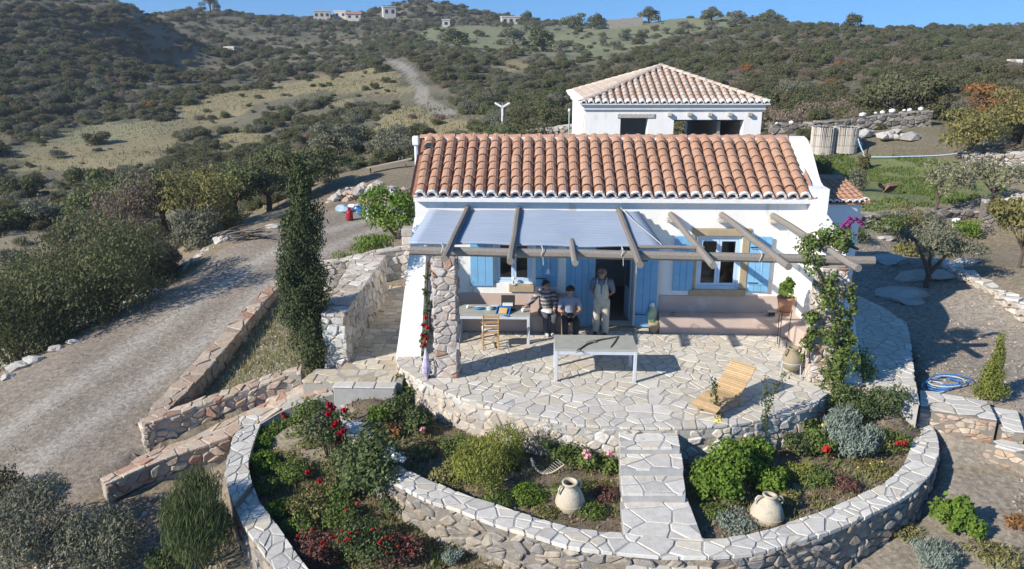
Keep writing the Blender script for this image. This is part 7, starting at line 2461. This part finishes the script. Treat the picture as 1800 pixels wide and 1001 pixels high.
# ------------------------------------------------------------------ people
def bake(name, vf_list, voxel, material, parent, smooth_it=4):
    """fuse overlapping closed shapes into one continuous surface"""
    me = mesh(name + '_raw', *join(*vf_list), material)
    o = bpy.data.objects.new(name, me)
    COL.objects.link(o)
    r = o.modifiers.new('fuse', 'REMESH'); r.mode = 'VOXEL'; r.voxel_size = voxel
    s = o.modifiers.new('soft', 'SMOOTH'); s.iterations = smooth_it; s.factor = .5
    dg = bpy.context.evaluated_depsgraph_get()
    ev = o.evaluated_get(dg)
    m2 = bpy.data.meshes.new_from_object(ev)
    m2.name = name
    m2.materials.clear(); m2.materials.append(material)
    m2.polygons.foreach_set('use_smooth', [True] * len(m2.polygons))
    bpy.data.objects.remove(o)
    bpy.data.meshes.remove(me)
    return link(name, m2, parent)


def cap_(a, b, ra, rb, k=12):
    a, b = np.array(a, float), np.array(b, float)
    d = b - a
    L = np.linalg.norm(d)
    out = [ico(a, ra, 2), ico(b, rb, 2)]
    if L > 1e-4: out.append(tube([tuple(a), tuple(a + d * .5), tuple(b)], [ra, (ra + rb) / 2, rb], k))
    return out


def chain(pts, rad, grow=0.0):
    out = []
    for i in range(len(pts) - 1): out += cap_(pts[i], pts[i + 1], rad[i] + grow, rad[i + 1] + grow)
    return out


def hand(wrist, palm_dir, finger_dir, thumb_side, curl=.5):
    """palm, four unequal bent fingers and a thumb set on the side of the palm"""
    w, p, f, t = (np.array(v, float) for v in (wrist, palm_dir, finger_dir, thumb_side))
    f, t = f / np.linalg.norm(f), t / np.linalg.norm(t)
    p = p / np.linalg.norm(p)
    out = []
    for k in (-.026, 0, .026): out += cap_(w + t * k * .6, w + f * .075 + t * k, .017, .014)
    for k, L in ((-.032, .060), (-.011, .075), (.011, .082), (.032, .072)):
        r = w + f * .08 + t * k
        m1 = r + (f * (1 - .4 * curl) + p * curl * .6) * L * .5
        m2 = m1 + (f * (1 - curl) + p * curl) * L * .5
        out += chain([r, m1, m2], [.0095, .009, .008])
    out += chain([w + f * .025 + t * .03, w + f * .055 + t * .062 + p * .01, w + f * .085 + t * .066 + p * .025], [.013, .011, .009])
    return out


def head(c, face, r=.098):
    """skull, jaw, nose, ears round centre c looking along face"""
    c, f = np.array(c, float), np.array(face, float)
    f = f / np.linalg.norm(f)
    s = np.cross(f, [0, 0, 1]); s /= np.linalg.norm(s)
    u = np.cross(s, f)
    out = [ico(c + u * .02 - f * .012, r, 3, (1, 1, 1.12)), ico(c - u * .055 + f * .028, r * .68, 2), ico(c + u * .005 + f * .03, r * .8, 2)]
    out += cap_(c + f * (r + .004) + u * .012, c + f * (r + .022) - u * .022, .011, .016)
    for k in (-1, 1): out.append(ico(c + s * k * (r - .004) - u * .01 - f * .012, .022, 2, (.7, 1, 1.3)))
    out += cap_(c + f * (r - .02) - u * .058 - s * .018, c + f * (r - .02) - u * .058 + s * .018, .012, .012)
    return out, f, s, u


def face_bits(c, f, s, u, parent, r=.098):
    for k in (-1, 1):
        e = np.array(c) + f * (r - .006) + s * k * .034 + u * .014
        obj('eye', ico(e, .011, 1), M['dark'], parent, local=True)
        obj('eyebrow', bar(e + u * .024 - s * .018, e + u * .026 + s * .018, .008, .008), M['hair'], parent, local=True)
    m = np.array(c) + f * (r + .004) - u * .056
    obj('mouth', bar(m - s * .022, m + s * .022, .008, .006), M['terracotta'], parent, local=True)


def hair_cap(c, f, u, r, material, parent, fringe=.35):
    vs, fs = ico((0, 0, 0), 1, 3)
    c = np.array(c)
    s = np.cross(f, u)
    out = []
    for p in vs:
        p = np.array(p)
        q = p[0] * s + p[1] * f + p[2] * u
        q *= (r + .014) * (1 + .05 * mnoise.noise(Vector(p * 4)))
        k = p[2] * 1.0 - max(p[1], 0) * 1.1
        out.append(c + u * .022 - f * .016 + (q * np.array([1, 1, 1.1]) if k > -fringe else q * .82))
    return obj('hair', (out, fs), material, parent, local=True, smooth=True)


# standing man in cream overalls and cap, hands behind his back
pm = root('person', (1.70, 18.66, .003), 'man standing in the doorway in cream overalls, grey blue shirt and faded cap', 'person', None, -.18)
hc = (-.01, -.02, 1.605)
hv, f, s, u = head(hc, (-.15, -1, -.08))
armR = [(-.20, .01, 1.405), (-.265, .07, 1.13), (-.13, .17, .95)]
armL = [(.20, .01, 1.405), (.28, .08, 1.14), (.11, .19, .96)]
legs = [[(-.10, 0, .90), (-.11, -.02, .50), (-.12, .03, .09)], [(.10, 0, .90), (.115, -.03, .50), (.12, .02, .09)]]
body = hv + chain([(0, 0, .94), (0, .0, 1.15), (0, .01, 1.36), (0, .0, 1.46), hc], [.135, .14, .15, .062, .058])
body += chain([(-.17, .01, 1.39), (.17, .01, 1.39)], [.075, .075])
for A_, sd_ in ((armR, 1), (armL, -1)):
    body += chain(A_, [.058, .045, .034]) + hand(A_[2], (0, .3, -.2), np.array([sd_ * .8, .15, -.25]), (0, .2, 1), .6)
for L_g in legs:
    body += chain(L_g, [.088, .062, .045]) + chain([L_g[2], (L_g[2][0] - .01, -.06, .045), (L_g[2][0] - .015, -.14, .035)], [.042, .042, .034])
bake('body', body, .0105, M['skin'], pm)
face_bits(hc, f, s, u, pm)
bake('shirt', chain([(0, .0, .98), (0, .0, 1.15), (0, .01, 1.36)], [.155, .16, .165]) + chain([(-.17, .01, 1.39), (.17, .01, 1.39)], [.09, .09]) + chain([armR[0], (-.25, .052, 1.2)], [.08, .07]) + chain([armL[0], (.262, .06, 1.2)], [.08, .07]), .013, M['tee_blue'], pm)
ov = chain([(0, 0, .92), (0, -.005, 1.08)], [.165, .165]) + chain([(-.07, -.06, 1.1), (-.065, -.075, 1.31)], [.115, .09]) + chain([(.07, -.06, 1.1), (.065, -.075, 1.31)], [.115, .09])
for L_g in legs: ov += chain(L_g, [.118, .096, .088])
bake('overalls', ov, .014, M['cream'], pm)
for k in (-1, 1):
    obj('overall_strap', tube([(k * .09, -.15, 1.33), (k * .11, -.11, 1.47), (k * .10, .03, 1.50), (k * .06, .155, 1.36)], .017, 6), M['cream'], pm, local=True)
    ft = legs[0 if k < 0 else 1][2]
    bake('shoe', chain([(ft[0], .03, .05), (ft[0] - .01, -.07, .045), (ft[0] - .015, -.16, .04)], [.052, .05, .04]), .011, M['shoe_dark'], pm)
hair_cap(hc, f, u, .098, M['hair_brown'], pm, .15)
cp_ = bake('cap', [ico(np.array(hc) + u * .045 - f * .01, .115, 3, (1, 1, .86))], .012, M['cap_red'], pm)
obj('cap_peak', bar(np.array(hc) + u * .065 + f * .09, np.array(hc) + u * .045 + f * .185, .14, .012), M['cap_red'], cp_, local=True)

# man in faded blue shirt sitting on the small chair, holding a black controller
pb = root('person', (.90, 18.52, .003), 'man in faded blue shirt sitting on a small chair with a black controller', 'person', None, .06)
hc = (.0, -.09, 1.22)
hv, f, s, u = head(hc, (0, -.8, -.58))
armR = [(-.19, -.01, .98), (-.26, -.10, .73), (-.10, -.30, .68)]
armL = [(.19, -.01, .98), (.26, -.10, .73), (.10, -.30, .68)]
legs = [[(-.10, .0, .53), (-.14, -.40, .51), (-.13, -.37, .09)], [(.10, .0, .53), (.14, -.40, .51), (.13, -.34, .09)]]
body = hv + chain([(0, .05, .55), (0, .04, .75), (0, .0, .96), (0, -.04, 1.07), hc], [.13, .135, .145, .06, .058]) + chain([(-.16, -.005, .97), (.16, -.005, .97)], [.075, .075])
for A_, sd_ in ((armR, 1), (armL, -1)):
    body += chain(A_, [.056, .044, .034]) + hand(A_[2], (sd_ * .3, -.1, -.9), (sd_ * .45, -.85, .0), (sd_ * .6, 0, .8), .45)
for L_g in legs:
    body += chain(L_g, [.088, .064, .045]) + chain([L_g[2], (L_g[2][0], L_g[2][1] - .08, .045), (L_g[2][0], L_g[2][1] - .16, .035)], [.042, .042, .034])
bake('body', body, .0105, M['skin'], pb)
face_bits(hc, f, s, u, pb)
bake('shirt', chain([(0, .05, .56), (0, .04, .75), (0, .0, .96)], [.158, .155, .16]) + chain([(-.16, -.005, .975), (.16, -.005, .975)], [.088, .088]) + chain([armR[0], (-.235, -.065, .83)], [.078, .066]) + chain([armL[0], (.235, -.065, .83)], [.078, .066]), .013, M['tee_lilac'], pb)
tr = chain([(0, .04, .54), (0, .0, .54)], [.15, .15])
for L_g in legs: tr += chain(L_g, [.108, .086, .068])
bake('trousers', tr, .013, M['black_cloth'], pb)
for L_g in legs: bake('shoe', chain([(L_g[2][0], L_g[2][1] + .03, .05), (L_g[2][0], L_g[2][1] - .08, .046), (L_g[2][0], L_g[2][1] - .17, .04)], [.05, .05, .04]), .011, M['shoe_dark'], pb)
hair_cap(hc, f, u, .098, M['hair'], pb, .3)
ctl_ = root('controller', (.905, 18.52 - .37, .70), 'black handheld controller in the hands of the man in the faded blue shirt', 'controller')
obj('body', box(-.09, .09, -.05, .05, -.02, .02, .012), M['dark'], ctl_, local=True)
obj('screen', xf(box(-.06, .06, -.004, .004, 0, .08), Matrix.Translation((0, -.05, .025)) @ Matrix.Rotation(.6, 4, 'X')), M['dark'], ctl_, local=True)
for k in (-1, 1): obj('antenna', tube([(k * .05, -.05, .0), (k * .06, -.10, .05)], .006, 6), M['dark'], ctl_, local=True)

# man in striped jersey on the bench, arm resting on the table
pc = root('person', (.32, 18.98, .003), 'man in striped jersey sitting on the bench with one arm on the table', 'person', None, .12)
hc = (.0, -.06, 1.20)
hv, f, s, u = head(hc, (.55, -1, -.1))
armR = [(-.19, .0, .98), (-.36, -.12, .83), (-.50, -.32, .80)]
armL = [(.19, -.01, .97), (.27, -.08, .72), (.17, -.30, .62)]
legs = [[(-.10, -.02, .52), (-.05, -.42, .50), (-.03, -.36, .09)], [(.10, -.02, .52), (.17, -.42, .50), (.12, -.42, .09)]]
body = hv + chain([(0, .03, .55), (-.01, .03, .75), (0, .0, .96), (0, -.03, 1.06), hc], [.13, .14, .15, .062, .058]) + chain([(-.16, .0, .965), (.16, .0, .965)], [.076, .076])
body += chain(armR, [.056, .044, .034]) + hand(armR[2], (0, 0, -1), (-.6, -.75, -.08), (.75, -.6, 0), .25)
body += chain(armL, [.056, .044, .034]) + hand(armL[2], (0, 0, -1), (-.3, -.9, -.15), (-.9, .3, 0), .4)
for L_g in legs:
    body += chain(L_g, [.09, .064, .045]) + chain([L_g[2], (L_g[2][0] + .01, L_g[2][1] - .08, .045), (L_g[2][0] + .02, L_g[2][1] - .16, .035)], [.042, .042, .034])
bake('body', body, .0105, M['skin'], pc)
face_bits(hc, f, s, u, pc)
bake('jersey', chain([(0, .03, .56), (-.01, .03, .75), (0, .0, .96)], [.16, .165, .168]) + chain([(-.16, .0, .975), (.16, .0, .975)], [.09, .09]) + chain(armR, [.078, .064, .048]) + chain([armL[0], armL[1], (.195, -.25, .645)], [.078, .064, .048]), .013, M['stripe'], pc)
tr = chain([(0, .02, .53), (0, -.02, .53)], [.15, .15])
for L_g in legs: tr += chain(L_g, [.11, .086, .066])
bake('trousers', tr, .013, M['grey_cloth'], pc)
for L_g in legs: bake('shoe', chain([(L_g[2][0], L_g[2][1] + .03, .05), (L_g[2][0] + .01, L_g[2][1] - .08, .046), (L_g[2][0] + .02, L_g[2][1] - .17, .04)], [.052, .05, .04]), .011, M['shoe_white'], pc)
hair_cap(hc, f, u, .098, M['hair'], pc, .3)
wc = obj('white_cloth', boulder((.36, 18.66, .63), .13, (1.2, 1.0, .35), 9, 3, .4), M['whitecloth'])
tag(wc, 'crumpled white cloth on the lap of the man in the striped jersey', 'cloth', None, 'thing')

# ------------------------------------------------------------------ yard behind and left
def on_ground(px_, py_):
    p = ground_hit(px_, py_, 200)
    return np.array([p[0], p[1], float(height(p[0], p[1]))])


rbl = root('rubble_heap', (-8.0, 35.3, .1), 'heap of reddish rubble stones behind the drive', 'rubble heap')
rng = random.Random(12)
for i in range(84):
    t = rng.random()
    x = -7.2 + rng.uniform(-2.1, 2.2) * (1 - .3 * t)
    y = 35.0 + rng.uniform(-.8, .9)
    obj('rock', boulder((x, y, .1 + .75 * t * (1 - ((x + 7.2) / 2.6) ** 2)), rng.uniform(.10, .27), (1.2, 1, .75), i + 3, 1, .5), M['redrock'] if rng.random() < .72 else M['rock'], rbl)
tp_ = root('tarp_heap', (-8.05, 32.9, .05), 'crumpled white and blue sacks in front of the rubble heap', 'sacks')
for i in range(9):
    obj('sack', boulder((-8.0 + .24 * i + rng.uniform(-.1, .1), 32.8 + rng.uniform(-.3, .5), .14 + .1 * rng.random()), rng.uniform(.16, .30), (1.3, 1, .8), i + 40, 2, .55), M['whitecloth'] if i % 3 else M['paleglassblue'], tp_)
gpos = on_ground(615, 389)
gs = root('gas_bottle', tuple(gpos), 'dark red gas bottle standing by the drive', 'gas bottle')
obj('body', lathe([(.001, 0), (.13, .01), (.145, .05), (.145, .33), (.11, .42), (.04, .45), (.001, .45)], k=18), M['red_paint'], gs, local=True, smooth=True)
obj('valve_guard', lathe([(.06, .45), (.07, .53), (.06, .53), (.05, .45)], k=12), M['red_paint'], gs, local=True)
p = on_ground(634, 380)
bk_ = root('blue_bucket', tuple(p), 'blue bucket beside the red gas bottle', 'bucket')
obj('body', lathe([(.001, 0), (.13, 0), (.18, .34), (.17, .34), (.12, .02), (.001, .02)], k=18), M['blue_plastic'], bk_, local=True)
obj('handle', tube([(-.18, 0, .33), (-.12, 0, .46), (0, 0, .5), (.12, 0, .46), (.18, 0, .33)], .008, 5), M['white_paint'], bk_, local=True)
V, Fc = ico((0, 0, 0), 1, 4)
V2 = []
for q in V:
    q = Vector(q)
    g = 1 + .18 * mnoise.noise(q * 2.5) + .05 * mnoise.noise(q * 8)
    V2.append((-5.95 + q.x * 1.15 * g, 31.9 + q.y * .8 * g, .0 + max(q.z, -.1) * .62 * g))
gh = tag(obj('gravel_heap', (V2, Fc), mat('grey_gravel', (.42, .415, .40), (.30, .295, .285), 30, .95, .8, 60), smooth=True), 'heap of light grey gravel beside the house corner', 'gravel heap', None, 'thing')
pl = on_ground(680, 305)
plk = root('timber_plank', tuple(pl + np.array([0, 0, .3])), 'pale weathered plank propped beyond the rubble heap', 'plank')
obj('board', bar(pl + np.array([-1.1, 0, .15]), pl + np.array([1.3, .4, .62]), .32, .05), M['palewood'], plk)
for t in (-.9, 1.0): obj('prop', bar(pl + np.array([t, .2, -.3]), pl + np.array([t, .2, .17 + .1 * (t + .9)]), .07, .07), M['bark'], plk)
# cut branches on the verge
p = on_ground(430, 424)
bp_ = root('branch_pile', tuple(p), 'pile of cut bare branches on the far verge of the drive', 'branch pile')
for i in range(22):
    a = rng.uniform(-.5, .5)
    L2 = rng.uniform(.5, 1.5)
    c = p + np.array([rng.uniform(-.9, .9), rng.uniform(-.4, .4), rng.uniform(.05, .35)])
    e = np.array([math.cos(a), math.sin(a), rng.uniform(-.15, .4)]) * L2 / 2
    obj('branch', tube([tuple(c - e), tuple(c + np.array([0, 0, .06])), tuple(c + e)], [.035, .028, .008], 5), M['greybark' if i % 2 else 'bark'], bp_)
for i, (a, b, s) in enumerate([(262, 508, .32), (285, 500, .28), (275, 516, .2), (300, 495, .16), (240, 523, .2), (100, 618, .16), (60, 640, .2), (35, 650, .24), (15, 668, .17), (130, 605, .13), (480, 402, .24), (515, 393, .28), (545, 388, .24), (390, 425, .3)]):
    p = on_ground(a, b)
    o = obj('verge_rock', boulder(p + np.array([0, 0, s * .15]), s, (1.3, 1, .6), i + 70, 2, .5), M['rock'])
    tag(o, 'pale limestone rock on the verge of the gravel drive', 'rock', 'pale rocks along the drive', 'thing')
# black irrigation pipe on the bare ground
tag(obj('irrigation_pipe', tube([on_ground(*q) + np.array([0, 0, .02]) for q in [(205, 888), (240, 868), (290, 842), (335, 823), (365, 818)]], .016, 6), M['dark']), 'black irrigation pipe on the bare ground by the ramp wall', 'pipe', None, 'thing')

# wind turbine, lamp post, ruined hut beyond the main roof
p = at_y(883, 208, 49)
wz = float(height(p[0], p[1]))
wt = root('wind_turbine', (p[0], p[1], wz), 'small white three bladed wind turbine beyond the main roof', 'wind turbine')
top = at_y(883, 190, 49)[2] - wz
obj('pole', tube([(0, 0, -.3), (0, 0, top)], [.07, .05], 8), M['white_paint'], wt, local=True)
obj('nacelle', box(-.07, .07, -.2, .2, top, top + .13, .02), M['white_paint'], wt, local=True)
for k, a in enumerate((150, 30, 270)):
    d = Vector((math.cos(math.radians(a)), 0, math.sin(math.radians(a))))
    c = Vector((0, -.22, top + .06))
    obj('blade', bar(c + d * .05, c + d * .52, .02, .12, tuple(d.cross(Vector((0, 1, 0))))), M['white_paint'], wt, local=True)
obj('tail', box(-.008, .008, .2, .5, top + .0, top + .25), M['white_paint'], wt, local=True)
p = at_y(1000, 235, 40)
lp = root('lamp_post', (p[0], p[1], float(height(p[0], p[1]))), 'thin pale green post left of the back house', 'post')
lt = at_y(1000, 197, 40)[2] - float(height(p[0], p[1]))
obj('pole', tube([(0, 0, -.2), (0, 0, lt)], .035, 7), mat('pale_green_metal', (.42, .50, .46), (.36, .44, .40), 5, .5), lp, local=True)
obj('lamp_head', lathe([(.04, lt), (.07, lt + .05), (.06, lt + .14), (.001, lt + .17)], k=10), M['white_paint'], lp, local=True)


def dry_wall(name, label, pts, h, w, m, seed, top=None, cat='stone wall', size=.34, n3=300):
    """dry stone wall of stacked stones following the ground"""
    r = root(name, tuple(pts[len(pts) // 2]), label, cat)
    A = smooth_line([np.array(p) + np.array([0, 0, h]) for p in pts], 30)
    PA = Poly3(A)
    B = np.array([p + np.array([-PA.tan(t)[1], PA.tan(t)[0], 0]) * w for p, t in zip(A, PA.t)])
    f_, L, W = strip_map(A, B)
    lay(crazy(rect(L, W), size * 1.1, .03, seed, jit=.55), f_, 0, .06, .02, seed, 'top_stone', M[top or m], r, n3, rough=.04)
    g, L = face_map(A, -1, 0)
    lay(crazy(rect(L, h + .2), size * .75, .03, seed + 1, flat=1.7, round_=True), g, .02, .12, .03, seed + 1, 'wall_stone', M[m], r, n3, rough=.04)
    obj('core', wall_core(B, A, lambda p: p[2] - h - .5, .06, .05, 30), M['mortar_dark'], r)
    return r


def gpt(x, y): return (x, y, float(height(x, y)))
dry_wall('retaining_wall', 'low pale stone retaining wall at the right of the yard', [(13.0, 25.5, -.1), (13.15, 24.0, -.1), (13.2, 22.3, -.14), (13.2, 20.6, -.16), (13.1, 19.0, -.2)][::1], .36, .42, 'palewall', 901, 'cap')
dry_wall('field_wall', 'dark dry stone wall along the front of the meadow', [(10.2, 28.6, .1), (12.0, 29.4, .12), (14.2, 30.0, .15), (16.5, 30.3, .2), (19.5, 30.4, .3)], .62, .5, 'darkwall', 905)
dry_wall('field_wall', 'dark dry stone wall behind the reed wrapped tanks', [gpt(13.0, 44.5), gpt(16, 44.3), gpt(19, 44.2), gpt(21.5, 44)], .8, .5, 'darkwall', 909, size=.42)
dry_wall('field_wall', 'grey stone wall remnant on the right side of the meadow', [gpt(19.6, 36.5), gpt(22.5, 36.0), gpt(26, 36.0)], .6, .6, 'palewall', 913, size=.45)
dry_wall('stone_hut_ruin', 'ruined dark stone hut at the right end of the field wall', [gpt(16.9, 29.6), gpt(17.9, 29.3), gpt(18.8, 29.4)], 1.05, .8, 'darkwall', 917, 'palewall', 'ruin')
dry_wall('hut_ruin', 'low grey ruin left of the back house', [gpt(-.5, 46), gpt(1.2, 46.2), gpt(2.6, 46)], .8, .5, 'palewall', 921, None, 'ruin', .5)
for i in range(9):
    x = (13.3, 14.1, 17.9, 18.6, 18.95, 19.5, 20.1, 20.4, 21.0)[i]
    z = float(height(x, 44.5)) + .88
    o = obj('white_stone', boulder((x, 44.4, z), .09 + .035 * (i % 3), (1.2, 1, .8), i + 130, 1, .4), M['whitewash'])
    tag(o, 'white painted stone on top of the wall behind the tanks', 'stone', 'white stones on the back field wall', 'thing')
for i in range(22):
    x, y = 17.4 + rng.uniform(-1.5, 2.2), 42.2 + rng.uniform(-.8, .8)
    o = obj('field_rock', boulder((x, y, float(height(x, y)) + .12 + .2 * rng.random()), rng.uniform(.15, .42), (1.3, 1, .7), i + 160, 1, .5), M['rock'])
    tag(o, 'grey rock in the heap right of the reed wrapped tanks', 'rock', 'rocks heaped at the back of the meadow', 'thing')
for i, (a, b, s, lab) in enumerate([(1585, 512, .55, 'broad flat grey slab on the ground below the olive tree'), (1600, 522, .30, 'thin pale slab beside the broad flat one'), (1615, 490, .45, 'pale boulder at the foot of the olive tree'), (1560, 468, .45, 'pale rock ledge left of the olive tree'),
                                    (1655, 492, .4, 'pale boulder right of the olive trunk'), (1545, 415, .35, 'pale rock at the left end of the dark field wall'), (1555, 425, .25, 'small pale rock near the end of the dark field wall'), (1700, 475, .3, 'grey rock at the corner of the pale retaining wall')]):
    p = at(a, b, -.1)
    z = float(height(p[0], p[1]))
    o = obj('boulder', boulder((p[0], p[1], z + s * .12), s, (1.4, .9, .38), i + 200, 2, .5), M['rock'])
    tag(o, lab, 'rock', None, 'thing')

# reed wrapped tanks
for i, (a, b, dY, lab) in enumerate([(1444, 271, 0, 'left reed wrapped tank at the back of the meadow'), (1483, 273, 0, 'right reed wrapped tank at the back of the meadow')]):
    p = ground_hit(a, b, 120)
    Yt = 41.0
    p = at_y(a, b, Yt)
    z = float(height(p[0], p[1]))
    tk_ = root('reed_tank', (p[0], p[1], z), lab, 'tank')
    h = at_y(a, 223, Yt)[2] - z
    r = .57
    obj('tank', lathe([(r - .03, 0), (r - .03, h - .04), (.001, h - .02)], k=24), M['dark'], tk_, local=True)
    reeds = mesh('reed', *tube([(0, 0, 0), (.004, .002, h * .5), (0, 0, h)], .020, 5), M['reed'])
    for k in range(90):
        t = 2 * math.pi * k / 90
        o = link('reed', reeds, tk_, (math.cos(t) * r, math.sin(t) * r, rng.uniform(-.04, .03)))
        o.rotation_euler = (rng.uniform(-.02, .02), rng.uniform(-.02, .02), t)
    for zz in (.3, .7): obj('binding_wire', tube([(math.cos(t) * (r + .022), math.sin(t) * (r + .022), h * zz) for t in np.linspace(0, 2 * math.pi, 25)], .008, 4), M['dark'], tk_, local=True)
p0 = at_y(1508, 243, 40.6)
tag(obj('hose', tube(smooth_line([p0, at_y(1512, 256, 40.3), at_y(1518, 268, 40), at_y(1530, 276, 39.5), np.array(gpt(19.4, 38.6)) + np.array([0, 0, .05]), np.array(gpt(20.6, 38.4)) + np.array([0, 0, .05])], 24), .03, 6), M['paleglassblue']), 'pale blue hose hanging from the right reed tank', 'hose', None, 'thing')

# wheelbarrow lying in the meadow
p = at(1562, 340, .92)
wb = root('wheelbarrow', (p[0], p[1], float(height(p[0], p[1]))), 'rusty wheelbarrow tipped over in the meadow', 'wheelbarrow', None, .5)
wb.scale = (.78, .78, .78)
Rw = Matrix.Translation((0, 0, .34)) @ Matrix.Rotation(2.3, 4, 'X')
obj('tray', xf(([(-.42, -.28, .16), (.36, -.28, .16), (.36, .28, .16), (-.42, .28, .16), (-.28, -.18, -.08), (.22, -.18, -.08), (.22, .18, -.08), (-.28, .18, -.08)], [(4, 5, 6, 7), (0, 1, 5, 4), (1, 2, 6, 5), (2, 3, 7, 6), (3, 0, 4, 7)]), Rw), mat('rusty_steel', (.22, .11, .08), (.30, .18, .13), 8, .8), wb, local=True)
for s_ in (-1, 1): obj('handle', xf(tube([(-.55, s_ * .1, -.1), (.2, s_ * .2, -.1), (.75, s_ * .26, .05)], .018, 6), Rw), M['palewood'], wb, local=True)
obj('wheel', xf(xf(lathe([(.06, -.03), (.17, -.03), (.17, .03), (.06, .03)], k=16), Matrix.Rotation(math.pi / 2, 4, 'X')), Rw @ Matrix.Translation((-.58, 0, -.12))), M['dark'], wb, local=True)
p = at(1678, 402, .2)
wbk = root('white_bucket', (p[0], p[1], float(height(p[0], p[1]))), 'white bucket in front of the dark field wall', 'bucket')
obj('body', lathe([(.001, 0), (.12, 0), (.15, .32), (.14, .32), (.11, .02), (.001, .02)], k=16), M['white_paint'], wbk, local=True)
obj('handle', tube([(-.15, 0, .31), (-.1, 0, .42), (0, 0, .45), (.1, 0, .42), (.15, 0, .31)], .008, 5), M['dark'], wbk, local=True)
# coiled blue hoses beside the path
hz = root('garden_hose', (8.9, 16.5, -.35), 'coiled bright blue hoses lying right of the side path', 'hose')
for k in range(5):
    c = np.array([9.05 + .10 * k, 16.55 + .03 * k, 0])
    pts = []
    for t in np.linspace(0, 5.2, 22):
        x, y = c[0] + (.24 + .05 * k) * math.cos(t + k), c[1] + .26 * math.sin(t + k)
        pts.append((x, y, float(height(x, y)) + .04 + .02 * k))
    obj('coil', tube(pts, .014, 5), M['blue_plastic'] if k % 3 else M['paleglassblue'], hz)
pts = []
for q in [(1640, 662), (1665, 668), (1690, 676)]:
    p = at(*q, -.36); pts.append((p[0], p[1], float(height(p[0], p[1])) + .03))
obj('hose_end', tube(pts, .018, 5), M['blue_plastic'], hz)

# ------------------------------------------------------------------ thin blue air over the whole valley
def haze_mat():
    m, nt, new, ln = _nodes('thin_haze')
    out = new('ShaderNodeOutputMaterial')
    v = new('ShaderNodeVolumePrincipled')
    v.inputs['Color'].default_value = (.86, .91, 1.0, 1)
    v.inputs['Density'].default_value = 0.00045
    v.inputs['Anisotropy'].default_value = 0.2
    ln(v.outputs[0], out.inputs['Volume'])
    return m


zlo = float(GZ.min()) - 1.0
zhi = max(float(GZ.max()) + 8.0, CAM_H + 3)
tag(obj('haze', box(-345, 345, -40, 540, zlo, zhi), haze_mat()), 'thin pale haze in the air over the valley', None, None, 'stuff')
